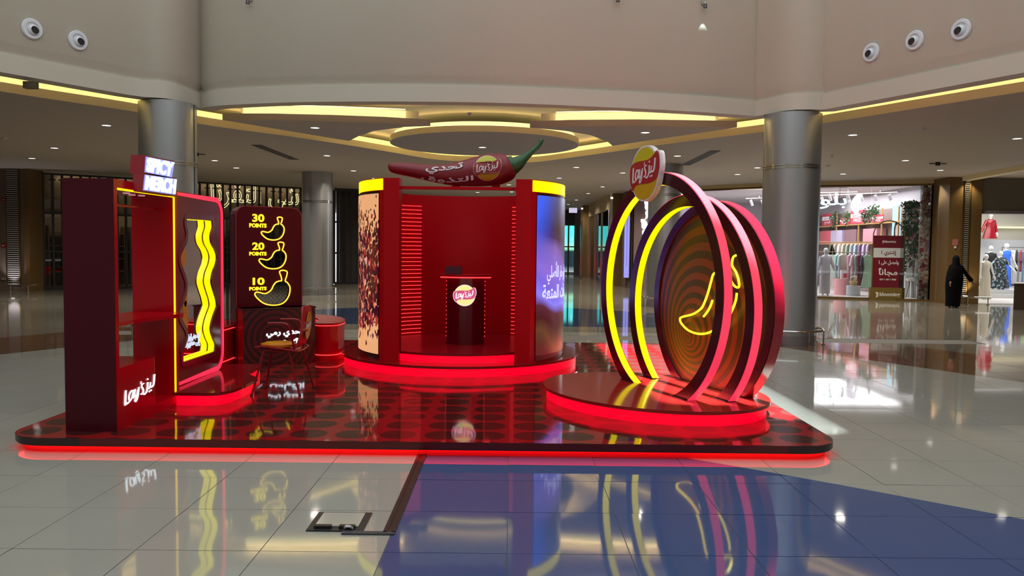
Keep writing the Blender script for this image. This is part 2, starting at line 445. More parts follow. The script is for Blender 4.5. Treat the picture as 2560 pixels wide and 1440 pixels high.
# near blue lens: circle through measured edge points, cut by the joint at X=-0.66
P1, P2 = Vector((1.43, 6.256)), Vector((3.162, 4.922)); mid = (P1+P2)/2; dv = (P2-P1).normalized(); nv = Vector((-dv.y, dv.x))
if nv.y < 0: nv = -nv
RR = 24.0; cc = mid - nv*(math.sqrt(RR*RR-((P2-P1).length/2)**2))
near_blue = AND(gt(X, -0.664), AND(lt(dist(cc.x, cc.y), RR), lt(Y, 7.5)))
c3 = q.mix(near_blue, c2, blue)
q.link(c3, q.b.inputs['Base Color']); q.b.inputs['IOR'].default_value = 1.62
GROUT = mat('grey grout', (0.10, 0.095, 0.085), 0.6)
mb = MB(); mb.box((-32, -6, -0.30), (34, 62, -0.0065))
floor = struct(mb.build('floor', fm))
TX, TY = 0.667, 0.677
# grout bed below the separately laid tiles, in the zone where single tiles can be told apart
mb = MB(); mb.box((-11.0*TX, 2.89, -0.0064), (13*TX, 15.07, -0.004)); gb = mb.build('grout_bed', GROUT, floor)
tb = MB(); g_ = 0.0022; t0 = 0.0045
xa, ya = TX/2-g_, TY/2-g_
tb.box((-xa, -ya, -0.0052), (xa, ya, 0.0)); tile_ob = tb.build('tile', fm, floor, bevel=0.0009)
tiles = []; outside = []
for j in range(-2, 16):
    Yc = 4.24+TY*j+TY/2
    for i in range(-11, 13):
        Xc = TX*i+TX/2
        if Yc > 14.6: continue
        if abs(Xc-0.05) > 0.66*Yc+0.35: outside.append((Xc, Yc)); continue
        if -3.55 < Xc < 2.15 and 6.95 < Yc < 12.4: continue         # hidden below the stand
        tiles.append((Xc, Yc))
tiles.sort(key=lambda t: t[1]); near_t, rest = tiles[:298], tiles[298:]+outside
for k, (x, y) in enumerate(near_t):
    o = tile_ob if k == 0 else tile_ob.copy()
    if k: C.objects.link(o)
    o.location = (x, y, 0); o.rotation_euler = (rnd.gauss(0, 0.0011), rnd.gauss(0, 0.0011), 0)
# beyond: the same stone laid as larger continuous fields at the same level
mb = MB()
for x, y in rest: mb.box((x-xa, y-ya, -0.0052), (x+xa, y+ya, 0.0))
ys = 4.24+TY*15
k = 0; 
for (a, b) in (((-32, 15.07), (34, 62)), ((-32, -6), (34, 2.886)), ((-32, 2.89), (-11*TX, 15.07)), ((13*TX, 2.89), (34, 15.07))):
    x = a[0]
    step = TX*6
    while x < b[0]-0.01:
        y = a[1]
        while y < b[1]-0.01:
            mb.box((x+0.002, y+0.002, -0.0052), (min(x+step, b[0])-0.002, min(y+TY*6, b[1])-0.002, 0.0)); y += TY*6
        x += step
o = mb.build('floor_field', fm, floor); o['kind'] = 'stuff'
# light grey field at the outer corners of the tiled zone not shown individually
mb = MB(); mb.box((-3.3, 7.3, -0.005), (1.9, 12.2, 0.0)); mb.build('floor_under_stand', fm, floor)

# ---- ceiling of the mall level: slab with its curved front edge
_a, _b = onz(0, 228, CZ), onz(318, 276, CZ); Eraw = [(-12, 6.2), (-9.9, 10.0), (_a.x, _a.y), (_b.x, _b.y)]
for px, py in ((465,304),(585,322.5),(710,339),(835,357.5),(960,377.5),(1100,400)): p = onz(px, py, CZ); Eraw.append((p.x, p.y))
Eraw.append((-0.62, 22.9))
for px, py in ((1329.5,405.6),(1428,394),(1592,371),(1756,348),(1905,330)): p = onz(px, py, CZ); Eraw.append((p.x, p.y))
_a, _b = onz(2061, 307.6, CZ), onz(2560, 229, CZ); Eraw += [(_a.x, _a.y), (_b.x, _b.y), (9.8, 8.8), (11.8, 5.0)]
EDGE = [tuple(p) for p in cr(Eraw, 4)]
XY = Frame((0, 0, 0), (1, 0, 0), (0, 1, 0), (0, 0, 1))
slab_poly = EDGE + [(30, 5.0), (30, 60), (-30, 60), (-30, 6.2)]
mb = MB(); mb.prism(XY, slab_poly, CZ, CZ+0.14); ceiling = struct(mb.build('ceiling', CEIL))
edge_face = []
mb = MB(); off = []
def offset_path(P, d):
    out = []
    for i, p in enumerate(P):
        a, b = Vector(P[max(i-1, 0)]), Vector(P[min(i+1, len(P)-1)]); t = (b-a).normalized(); n = Vector((-t.y, t.x))
        out.append((p[0]+n.x*d, p[1]+n.y*d))
    return out
def wallstrip(mb, P, z0, z1, d0, d1):
    A = offset_path(P, d0); B = offset_path(P, d1)
    for i in range(len(P)-1):
        k = [(A[i], z0), (A[i+1], z0), (B[i+1], z0), (B[i], z0)]
        mb.add([(p[0], p[1], z) for p, z in k]+[(p[0], p[1], z1) for p, z in k], [(0,1,2,3), (7,6,5,4), (0,4,5,1), (1,5,6,2), (2,6,7,3), (3,7,4,0)])
    return mb
mb = MB(); wallstrip(mb, EDGE, CZ-0.002, CZ+0.15, -0.02, 0.0); mb.build('ceiling_edge_band', mat('warm edge paint', (0.88, 0.76, 0.48), 0.6), ceiling)
mb = MB(); wallstrip(mb, EDGE, CZ+0.15, CZ+0.30, 0.16, 0.18); mb.build('cove_wall_glow', COVE, ceiling)  # cove back wall lit by the tape, its brightness put in as glow
mb = MB(); wallstrip(mb, EDGE, CZ+0.142, CZ+0.152, 0.06, 0.085); mb.build('cove_led_tape', TAPE, ceiling)
# floating ceiling panels inside the recess
def zpoly(L): return [tuple(onz(x, y, CZ).xy) for x, y in L]
PANT = 0.13
wl = zpoly([(556,300),(685,300.5),(835,304),(960,308.5),(1076,315),(1010,317.5),(935,327.5),(897.5,340),(872.5,352.5)])
wr = zpoly([(1324.6,319.3),(1428,316),(1592,314.8),(1842.6,318.7),(1531,364.6),(1519.7,354.8),(1477,338),(1411.5,327)])
def panel(name, poly, label, strip):
    c = sum((Vector(p) for p in poly), Vector((0, 0)))/len(poly)
    r = empty(name, (c.x, c.y, CZ+PANT), label, 'ceiling panel', 'floating ceiling panels in the lit recess')
    mb = MB(); mb.prism(XY, poly, CZ, CZ+PANT); mb.build('panel', CEIL, r)
    mb = MB(); ins = [tuple(c+(Vector(p)-c)*0.86) for p in poly]; mb.prism(XY, ins, CZ+PANT, CZ+PANT+0.17); mb.build('panel_upstand', CEILW, r)
    if strip:
        mb = MB()
        S = [Vector(p) for p in strip]
        fr_ = [((p.x), p.y) for p in S]
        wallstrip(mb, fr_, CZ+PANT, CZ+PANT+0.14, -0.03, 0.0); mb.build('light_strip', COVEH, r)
        mb = MB(); wallstrip(mb, fr_, CZ+PANT+0.171, CZ+PANT+0.181, 0.0, 0.03); mb.build('led_tape', TAPE, r)
    mb = MB()
    for px_, py_ in [tuple(c)]:
        for sx in (-0.6, 0.6): mb.tube([(px_+sx, py_, CZ+PANT+0.1), (px_+sx, py_, CZ+0.43)], 0.012, 6)
    mb.build('hanger_rod', WTRIM, r)
    return r
sl = [tuple(Vector(p)+Vector((0, 0.1))) for p in zpoly([(605,299.0),(700,300),(835,303),(960,307.5),(1012,310)])]
sr = [tuple(Vector(p)+Vector((0, 0.1))) for p in zpoly([(1390,316.5),(1500,314.5),(1650,314.5),(1790,317)])]
panel('ceiling_panel', wl, 'left wing-shaped floating ceiling panel with lit yellow front edge', sl)
panel('ceiling_panel', wr, 'right wing-shaped floating ceiling panel with lit yellow front edge', sr)
DC = Vector((-0.64, 19.2)); DR = 2.22
r = empty('ceiling_disc', (DC.x, DC.y, CZ+PANT), 'round floating ceiling disc ringed by yellow cove light', 'ceiling panel', 'floating ceiling panels in the lit recess')
mb = MB(); mb.cyl(DC.x, DC.y, DR, CZ, CZ+PANT, 72); mb.build('panel', CEIL, r, smooth=True)
mb = MB(); mb.arcwall(DC.x, DC.y, DR, DR+0.015, 0, 2*PI, CZ, CZ+PANT, 72); mb.build('edge_band', mat('warm edge paint', (0.88, 0.76, 0.48), 0.6), r, smooth=True)
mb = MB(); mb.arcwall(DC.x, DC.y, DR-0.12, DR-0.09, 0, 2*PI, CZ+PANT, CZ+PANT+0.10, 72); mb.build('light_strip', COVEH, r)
mb = MB(); mb.arcwall(DC.x, DC.y, DR-0.075, DR-0.05, 0, 2*PI, CZ+PANT, CZ+PANT+0.012, 72); mb.build('led_tape', TAPE, r)
mb = MB(); mb.cyl(DC.x, DC.y, 0.3, CZ+PANT, CZ+0.43, 24); mb.build('hanger_post', WTRIM, r)

# ---- bulkhead wall round the atrium
FP = [(-9.9, 7.5), (-7.36, 11.55), (-6.30, 13.22), (-6.12, 13.42), (-5.95, 13.46), (-5.81, 13.52), (-5.68, 13.7), (-5.64, 14.05), (-5.58, 14.49)]
mid_arc = [(-5.58, 14.49), (-5.0, 14.12), (-3.25, 13.68), (-0.65, 13.55), (1.56, 13.85), (3.2, 14.2), (4.4, 14.6)]
FP2 = [(4.4, 14.6), (4.53, 14.42), (4.61, 14.24), (4.74, 14.0), (4.89, 13.88), (5.12, 13.83), (5.35, 13.85), (6.92, 10.76), (8.6, 7.4)]
arc = [tuple(p) for p in cr(mid_arc, 8)]
PATHW = FP[:-1] + arc + FP2[1:]
PROF = [(-0.06, 11.0), (-0.06, 4.50), (0.02, 4.40), (0.02, 4.36), (-0.03, 4.34), (-0.03, 4.07), (0.28, 4.07), (0.28, 11.0)]
PO = [offset_path(PATHW, d) for d, z in PROF]
def extr(idx, name, m, kind_name, parent=None):
    mb = MB(); n = len(PATHW)
    vs = []; fs = []
    for i in range(n):
        for k in idx: vs.append((PO[k][i][0], PO[k][i][1], PROF[k][1]))
    L = len(idx)
    for i in range(n-1):
        for k in range(L-1): fs.append((i*L+k, (i+1)*L+k, (i+1)*L+k+1, i*L+k+1))
    mb.add(vs, fs); return mb
mb = extr([0, 1, 2, 3], 'w', WHITE, '')
for i in range(len(PATHW)-1):   # back skin
    a, b = PO[7][i], PO[7][i+1]; mb.add([(a[0], a[1], 4.6), (b[0], b[1], 4.6), (b[0], b[1], 11), (a[0], a[1], 11)], [(0, 1, 2, 3)])
wall_atrium = struct(mb.build('wall_atrium', WHITE, smooth=True))
mb = MB(); mb.prism(XY, offset_path(PATHW, 0.2)+[(14, 7.4), (14, 24.5), (-14, 24.5), (-14, 7.5)], CZ+0.42, CZ+0.5); rec = mb.build('recess_ceiling', CEILW, ceiling)
mb = extr([3, 4, 5, 6], 'b', WHITE, ''); tr = struct(mb.build('trim_1', WHITE, smooth=True))
# pilaster strip creases where flat wall meets the column casings
# ---- round air nozzles on the bulkhead wall
def nozzle(px, py, look):
    seg = None; d = ray(px, py); best = None
    P = offset_path(PATHW, -0.065)
    for i in range(len(P)-1):
        a, b = Vector(P[i]), Vector(P[i+1]); e = b-a; den = d.x*e.y-d.y*e.x
        if abs(den) < 1e-9: continue
        t = (a.x*e.y-a.y*e.x)/den; s_ = (a.x*d.y-a.y*d.x)/den
        if t > 0 and 0 <= s_ <= 1 and (best is None or t < best[0]): best = (t, e.normalized())
    t, e = best; p = Vector((0, 0, H))+d*t
    U = Vector((e.x, e.y, 0)); W = Vector((e.y, -e.x, 0))
    return Frame(p, U, (0, 0, 1), W)
NOZ = mat('white nozzle plastic', (0.72, 0.74, 0.76), 0.3)
def frlathe(fr, prof, n=36, cu_=0, cv_=0):
    vs = []; fs = []
    for r_, w_ in prof:
        for i in range(n):
            a = 2*PI*i/n; vs.append(fr.p(cu_+r_*math.cos(a), cv_+r_*math.sin(a), w_))
    for j in range(len(prof)-1):
        for i in range(n): fs.append((j*n+i, j*n+(i+1) % n, (j+1)*n+(i+1) % n, (j+1)*n+i))
    return vs, fs
for px, py, lab, g in ((79,72.5,'round white air nozzle farthest left on the left wing wall',1),(194,101.5,'round white air nozzle nearer the steel column on the left wall',1),
     (2179,131.5,'round white air nozzle lowest of three on the right wall',-1),(2288,101,'middle one of three round white air nozzles on the right wall',-1),(2404,74,'round white air nozzle highest of three on the right wall',-1)):
    fr = nozzle(px, py, 0); fr.W = fr.W if fr.W.y < 0 else -fr.W
    R0 = 0.150
    t = empty('air_nozzle', fr.O, lab, 'air nozzle', 'round air nozzles on the bulkhead wall')
    mb = MB(); mb.add(*frlathe(fr, [(R0, 0.0), (R0, 0.02), (R0*0.93, 0.035), (R0*0.68, 0.035), (R0*0.60, 0.012), (R0*0.2, 0.010)])); mb.build('flange', NOZ, t, smooth=True)
    mb = MB(); f2 = fr.shift(g*0.012, -0.012, 0)
    mb.add(*frlathe(f2, [(R0*0.54, 0.005), (R0*0.52, 0.03), (R0*0.44, 0.055), (R0*0.34, 0.068), (R0*0.30, 0.06)])); mb.build('ball', NOZ, t, smooth=True)
    mb = MB(); f3 = fr.shift(g*0.022, -0.022, 0); mb.add(*frlathe(f3, [(R0*0.33, 0.055), (R0*0.33, 0.0695), (0.001, 0.0695)])); mb.build('mouth', mat('nozzle mouth black', (0.008, 0.007, 0.006), 0.6), t)

# ---- the mall closes round the camera: walls, and a gallery behind it with the same low ceiling
BACKW = mat('gallery wall', (0.20, 0.17, 0.14), 0.6)
mb = MB(); mb.box((-26, -12.2, 0), (27, -12, 11)); struct(mb.build('wall_back', BACKW))
mb = MB(); mb.box((-25.2, -12, 0), (-25, 6, 11)); struct(mb.build('wall_left_near', BACKW))
mb = MB(); mb.box((26, -12, 0), (26.2, 6, 11)); struct(mb.build('wall_right_near', BACKW))
mb = MB(); mb.box((-25, -12, CZ), (26, -3.5, CZ+0.3)); struct(mb.build('ceiling_gallery', CEIL))
mb = MB(); mb.box((-25, -3.6, CZ), (26, -3.5, 9.5)); struct(mb.build('wall_gallery_front', WHITE))
for nm, x0, x1, y0, y1 in (('left', -25, -10.2, -3.5, 7.4), ('right', 9.0, 26, -3.5, 7.4)):
    mb = MB(); mb.box((x0, y0, CZ), (x1, y1, CZ+0.3)); struct(mb.build('ceiling_'+nm, CEIL))
for nm, x in (('left', -10.2), ('right', 8.9)):
    mb = MB(); mb.box((x, -3.5, CZ-0.03), (x+0.1, 7.5, 11)); struct(mb.build('wall_atrium_'+nm, WHITE))
# ---- steel columns
def column(x, y, r, zj, label, top=4.09, rail=None, z0=0.0):
    t = empty('steel_column', (x, y, 0), label, 'column', 'round brushed steel columns')
    mb = MB(); mb.cyl(x, y, r, 0.0, top, 64); mb.build('shaft', STEEL, t, smooth=True)
    mb = MB(); mb.arcwall(x, y, r+0.001, r+0.012, 0, 2*PI, zj-0.035, zj-0.012, 64); mb.arcwall(x, y, r+0.001, r+0.012, 0, 2*PI, zj+0.012, zj+0.035, 64); mb.build('joint_ring', CHROME, t, smooth=True)
    mb = MB(); mb.box((x+r*0.985, y-0.05, 0.12), (x+r+0.006, y-0.035, top-0.02)); mb.build('vertical_seam', DARKM, t)
    mb = MB(); mb.arcwall(x, y, r, r+0.008, 0, 2*PI, 0, 0.16, 64); mb.build('plinth', mat('dark steel plinth', (0.30, 0.29, 0.30), 0.35, metal=0.6), t, smooth=True)
    rr = r+0.13; zr = 0.255
    P = [(x+rr*math.cos(a*2*PI/48), y+rr*math.sin(a*2*PI/48), zr) for a in range(48)]
    mb = MB(); mb.tube(P, 0.019, 8, closed=True); mb.build('bumper_rail', CHROME, t, smooth=True)
    for k in range(8):
        a = 2*PI*k/8+0.3; mb = MB(); px_, py_ = x+rr*math.cos(a), y+rr*math.sin(a)
        mb.tube([(px_, py_, zr), (px_, py_, 0.0)], [0.014, 0.014], 8); mb.cyl(px_, py_, 0.032, 0, 0.02, 12); mb.build('rail_post', CHROME, t, smooth=True)
    return t
column(-5.94, 13.95, 0.47, 3.02, 'brushed steel column behind the merchandise cabinet on the left', 4.055)
column(5.00, 14.35, 0.49, 3.12, 'wide brushed steel column right of the arches with low chrome rail', 4.055)
column(-6.48, 26.9, 0.50, 3.10, 'slimmer far steel column between the points board and the round booth')
column(4.45, 23.2, 0.48, 3.20, 'dark steel column seen through the arches')

# ---- recessed downlights
DL = [(266,313),(136,369.7),(80,395.5),(536.7,401),(591,419.4),(787.5,319),(817.5,388.8),(883.8,426.8),(936,446),(1069,472.5),(1206,368),(1194,480.5),(1272.5,461.8),(1279,479.5),(1277,445.5),
      (1398,445),(1613,331),(1441,418),(1693.6,389.6),(1557,432),(1506.7,466.7),(1470.6,483.7),(1441,499.8),(1421,511),(1844,435.8),(1893.6,419),(2131.8,337),(2543,346),(2263.6,401),(2107.5,434.7),(2350.8,425.3)]
where = ['lone downlight left of the left steel column', 'upper of two downlights near the left picture edge', 'lower of two downlights near the left picture edge', 'downlight just right of the SPICY MERCH sign', 'downlight above the black lattice shopfront', 'downlight in the left wing-shaped ceiling panel',
 'downlight between the left air grille and the giant chilli', 'downlight right of the farther steel column top', 'downlight just above the left yellow band of the booth', 'downlight seen under the left half of the giant chilli', 'single downlight in the round ceiling disc', 'faint downlight just under the booth cross beam, left of centre',
 'downlight right below the chilli stem end', 'lower of two downlights behind the right end of the booth beam', 'tiny downlight touching the underside of the chilli', 'downlight above the right yellow band of the booth', 'downlight in the right wing-shaped ceiling panel', 'downlight right of the chilli stem tip',
 'downlight between the round sign and the right air grille', 'downlight left of the round hoop sign', 'downlight right of the booth, middle of the receding row', 'downlight right of the booth, farther in the receding row', 'far downlight over the corridor right of the booth', 'farthest downlight over the corridor to the entrance',
 'lower of two downlights left of the right steel column', 'upper of two downlights left of the right steel column', 'downlight nearest the right steel column, to its right', 'downlight at the right edge of the picture', 'downlight above the rose pillar shop, right of the far one', 'downlight above the Arabic shop sign', 'downlight above the wooden pilasters on the right']
for k, (px, py) in enumerate(DL):
    p = onz(px, py, CZ)
    t = empty('downlight', (p.x, p.y, CZ), where[k], 'downlight', 'recessed ceiling downlights')
    mb = MB(); mb.arcwall(p.x, p.y, 0.088, 0.108, 0, 2*PI, CZ-0.008, CZ+0.002, 20); mb.build('trim_ring', WTRIM, t, smooth=True)
    mb = MB(); mb.cyl(p.x, p.y, 0.088, CZ-0.004, CZ, 20); mb.build('lens', LAMPW, t)
    lamp('downlight_beam', 'SPOT', (p.x, p.y, CZ-0.02), (0, 0, 0), 400, (1.0, 0.90, 0.76), parent=t, spot_size=R(150), spot_blend=0.7, shadow_soft_size=0.09)
# small ceiling fittings
def small_disc(px, py, name, lab, r=0.05, m=None, h_=0.03, cat='sprinkler'):
    p = onz(px, py, CZ); mb = MB(); mb.lathe(p.x, p.y, [(r, CZ), (r*0.9, CZ-h_*0.4), (r*0.35, CZ-h_), (0.001, CZ-h_)], 16)
    o = mb.build(name, m or WTRIM, loc=(p.x, p.y, CZ), smooth=True); tag(o, lab, cat, 'small ceiling fittings'); return o
for px, py, nm, lab in ((10,344.5,'smoke_detector','small smoke detector near the left picture edge on the mall ceiling'),(2070,413,'smoke_detector','small smoke detector just right of the right steel column'),
     (108,384,'sprinkler','tiny sprinkler head between two left downlights'),(1722,323,'sprinkler','tiny sprinkler head right of the wing panel downlight'),(2310,320,'sprinkler','tiny sprinkler head on the right part of the mall ceiling'),(2079,388,'sprinkler','tiny sprinkler head near the right column'),(1174,282,'sprinkler','tiny sprinkler head above the round ceiling disc')):
    small_disc(px, py, nm, lab, 0.07 if nm == 'smoke_detector' else 0.04, None, 0.05, 'smoke detector' if nm == 'smoke_detector' else 'sprinkler')
for px, py, lab in ((491,382,'dark camera fitting on the ceiling right of the left column'),(2345,405.5,'dark camera fitting on the ceiling above the right shop')):
    p = onz(px, py, CZ); t = empty('ceiling_camera', (p.x, p.y, CZ), lab, 'camera', 'small ceiling fittings')
    mb = MB(); mb.cyl(p.x, p.y, 0.06, CZ-0.09, CZ, 14); mb.build('housing', BLACKM, t, smooth=True)
    mb = MB(); mb.box((p.x-0.22, p.y-0.03, CZ-0.05), (p.x+0.22, p.y+0.03, CZ-0.03)); mb.build('bracket', BLACKM, t)
for A, B_, lab in (((641,362),(738,399),'long slotted air grille in the ceiling left of the booth'),((1789,376),(1712,413),'long slotted air grille in the ceiling right of the arches')):
    a, b = onz(*A, CZ), onz(*B_, CZ); e = (b-a).normalized(); n_ = Vector((-e.y, e.x, 0)); L = (b-a).length
    t = empty('slot_diffuser', ((a+b)/2), lab, 'air grille', 'slotted air grilles')
    fr = Frame(a, e, n_, (0, 0, -1) if True else None); fr.W = Vector((0, 0, -1))
    mb = MB()
    for k in range(5): mb.fbox(fr, 0, -0.12+k*0.06-0.008, 0, L, -0.12+k*0.06+0.008, 0.012)
    mb.build('grille_frame', WTRIM if False else mat('grille brown', (0.16, 0.14, 0.12), 0.5), t)
    mb = MB(); mb.fbox(fr, 0, -0.12, -0.0005, L, 0.12, 0.002); mb.build('grille_recess', mat('grille dark', (0.03, 0.026, 0.022), 0.6), t)
# spotlights and pipe stubs at the top of the bulkhead wall
for px, py, lab in ((1757,16,'small spotlight fixed high on the curved bulkhead wall throwing a cone of light'),(627,6,'small chrome fitting high on the curved wall on the left'),(1541,1,'small chrome fitting high on the curved wall right of centre')):
    fr = nozzle(px, py, 0); fr.W = fr.W if fr.W.y < 0 else -fr.W
    t = empty('wall_spotlight', fr.O, lab, 'spotlight', 'fittings high on the bulkhead wall')
    mb = MB(); mb.fbox(fr, -0.03, 0.02, 0, 0.03, 0.08, 0.02); mb.build('wall_plate', CHROME, t)
    mb = MB(); mb.tube([fr.p(0, 0.05, 0.02), fr.p(0, 0.05, 0.07), fr.p(0, 0.0, 0.09)], 0.011, 8); mb.build('arm', CHROME, t, smooth=True)
    mb = MB(); mb.tube([fr.p(0, 0.02, 0.09), fr.p(0, -0.05, 0.09)], [0.026, 0.034], 12); mb.build('lamp_head', mat('gun metal', (0.10, 0.09, 0.09), 0.3, metal=0.8), t, smooth=True)
    if px == 1757:
        lo = fr.p(0, -0.06, 0.10); tgt = fr.p(0.05, -1.6, 0.0)
        lamp('spotlight_beam', 'SPOT', lo, (tgt-lo).to_track_quat('-Z', 'Y').to_euler(), 90, (0.72, 0.95, 1.0), parent=t, spot_size=R(40), spot_blend=0.12, shadow_soft_size=0.008)
# bracket box in the left cove
p = ony(77, 213, 12.0); mb = MB(); mb.box((p.x-0.09, p.y-0.05, p.z-0.05), (p.x+0.09, p.y+0.05, p.z+0.05)); o = mb.build('cove_bracket', mat('bracket brown', (0.08, 0.06, 0.03), 0.5), loc=p); tag(o, 'small dark bracket crossing the lit cove at far left', 'bracket')
# ================================================================== PROMOTION STAND
REDG = mat('red gloss laminate', (0.46, 0.001, 0.008), 0.20, spec=0.22)
REDD = mat('red satin laminate', (0.42, 0.001, 0.006), 0.36, spec=0.16)
MAROON = mat('maroon laminate', (0.062, 0.002, 0.007), 0.34, spec=0.22)
MAROONG = mat('maroon gloss', (0.060, 0.003, 0.008), 0.14)
GLOW = emat('red led riser', (1.0, 0.0, 0.018), 1.25)
GLOWS = emat('red led strip', (1.0, 0.012, 0.02), 4.5)
LINE = emat('red led line', (1.0, 0.045, 0.05), 1.7)
YEL = emat('yellow light face', (1.0, 0.86, 0.0), 1.15)
YELT = emat('yellow neon tube', (1.0, 0.80, 0.02), 1.5)
PINK = mat('pink red light face', (0.22, 0.08, 0.09), 0.30, emit=(1.0, 0.035, 0.10), es=0.9)
WHT = emat('white lit lettering', (0.80, 0.92, 1.0), 1.6)
PZ = 0.12
# ---- main platform
pf = mat('spotted glossy platform top', (0.17, 0.006, 0.008), 0.055); q = NT(pf); po, X, Y, Z = q.pos()
def cell(a, ph, s): return q.m('SUBTRACT', q.m('FRACT', q.m('DIVIDE', q.m('SUBTRACT', a, ph), s)), 0.5)
dx = cell(X, -1.62-0.181, 0.362); dy = cell(Y, 6.44-0.1755, 0.351)
dd = q.m('SQRT', q.m('ADD', q.m('POWER', q.m('MULTIPLY', dx, 0.362), 2.0), q.m('POWER', q.m('MULTIPLY', dy, 0.351), 2.0)))
msk = q.m('LESS_THAN', dd, 0.148)
q.link(q.mix(msk, (0.30, 0.010, 0.012), (0.060, 0.012, 0.010)), q.b.inputs['Base Color'])
nz = q.n('ShaderNodeTexNoise'); nz.inputs['Scale'].default_value = 2.4; nz.inputs['Detail'].default_value = 1; q.link(po, nz.inputs['Vector'])
bp = q.n('ShaderNodeBump'); bp.inputs['Strength'].default_value = 0.10; bp.inputs['Distance'].default_value = 0.02; q.link(nz.outputs['Fac'], bp.inputs['Height']); q.link(bp.outputs[0], q.b.inputs['Normal'])
q.b.inputs['IOR'].default_value = 1.6
fas = mat('platform fascia', (0.10, 0.004, 0.006), 0.22); q = NT(fas); po, X, Y, Z = q.pos()
e1 = q.m('LESS_THAN', X, -3.36); e2 = q.m('GREATER_THAN', X, 2.20)
st = q.m('GREATER_THAN', q.m('FRACT', q.m('MULTIPLY', X, 7.0)), 0.45)
q.link(q.mix(q.m('MAXIMUM', e1, e2), (0.10, 0.004, 0.006), (0.028, 0.010, 0.010)), q.b.inputs['Base Color'])
PX0, PX1, PY0, PY1 = -4.01, 2.66, 6.20, 12.95
plat = empty('main_platform', (-0.67, 9.6, 0), 'large low red platform with dark polka dots and glowing red edge on the mall floor', 'platform')
mb = MB(); mb.prism(XY, rrect(PX0, PY0, PX1, PY1, 0.34, 12), PZ-0.054, PZ-0.001); mb.build('fascia', fas, plat, smooth=True)
mb = MB(); mb.prism(XY, rrect(PX0+0.004, PY0+0.004, PX1-0.004, PY1-0.004, 0.336, 12), PZ-0.001, PZ); mb.build('spotted_top', pf, plat)
mb = MB(); mb.prism(XY, rrect(PX0+0.06, PY0+0.06, PX1-0.06, PY1-0.06, 0.28, 12), 0.0, PZ-0.054); mb.build('skirt', mat('platform skirt red', (0.9, 0.008, 0.016), 0.55), plat, smooth=True)
def loopwall(mb, P, z0, z1, closed=True):
    n = len(P); mb.add([(p[0], p[1], z0) for p in P]+[(p[0], p[1], z1) for p in P], [(i, (i+1) % n, (i+1) % n+n, i+n) for i in range(n if closed else n-1)]); return mb
o_ = rrect(PX0+0.022, PY0+0.022, PX1-0.022, PY1-0.022, 0.318, 12); i_ = rrect(PX0+0.05, PY0+0.05, PX1-0.05, PY1-0.05, 0.29, 12)
mb = MB(); mb.prism(XY, rrect(PX0+0.020, PY0+0.020, PX1-0.020, PY1-0.020, 0.32, 12), PZ-0.0565, PZ-0.0545, holes=[rrect(PX0+0.056, PY0+0.056, PX1-0.056, PY1-0.056, 0.284, 12)]); mb.build('led_strip', GLOWS, plat)
mb = MB(); mb.prism(XY, rrect(PX0+0.010, PY0+0.010, PX1-0.010, PY1-0.010, 0.33, 12), PZ-0.065, PZ-0.054, holes=[rrect(PX0+0.018, PY0+0.018, PX1-0.018, PY1-0.018, 0.322, 12)]); mb.build('led_lip', fas, plat)

def circ(cx, cy, r, n=72, sh=0.0): return [(cx+r*math.cos(2*PI*k/n), cy+r*math.sin(2*PI*k/n)+sh*r*math.cos(2*PI*k/n)) for k in range(n)]
def disc_step(name, label, poly, z0, z1, topm, rim=0.030, ins=0.035, glow=GLOW):
    c = sum((Vector(p) for p in poly), Vector((0, 0)))/len(poly)
    t = empty(name, (c.x, c.y, z0), label, 'step platform', 'round and curved raised steps on the main platform')
    mb = MB(); mb.prism(XY, poly, z1-rim, z1); mb.build('top_board', topm, t, smooth=True)
    P = offset_path(poly+poly[:2], 0)[:len(poly)]
    inner = []
    n = len(poly)
    for i in range(n):
        a, b = Vector(poly[i-1]), Vector(poly[(i+1) % n]); tt = (b-a).normalized(); nn = Vector((-tt.y, tt.x)); inner.append((poly[i][0]+nn.x*ins, poly[i][1]+nn.y*ins))
    mb = MB(); mb.prism(XY, inner, z0, z1-rim); mb.build('glowing_riser', glow, t, smooth=True)
    return t
STEPT = mat('red gloss step top', (0.26, 0.008, 0.010), 0.075)
BX = -0.64
disc_step('booth_step', 'large round red step with glowing riser under the booth', circ(BX-0.02, 10.9, 1.60, 96), PZ, 0.25, STEPT)

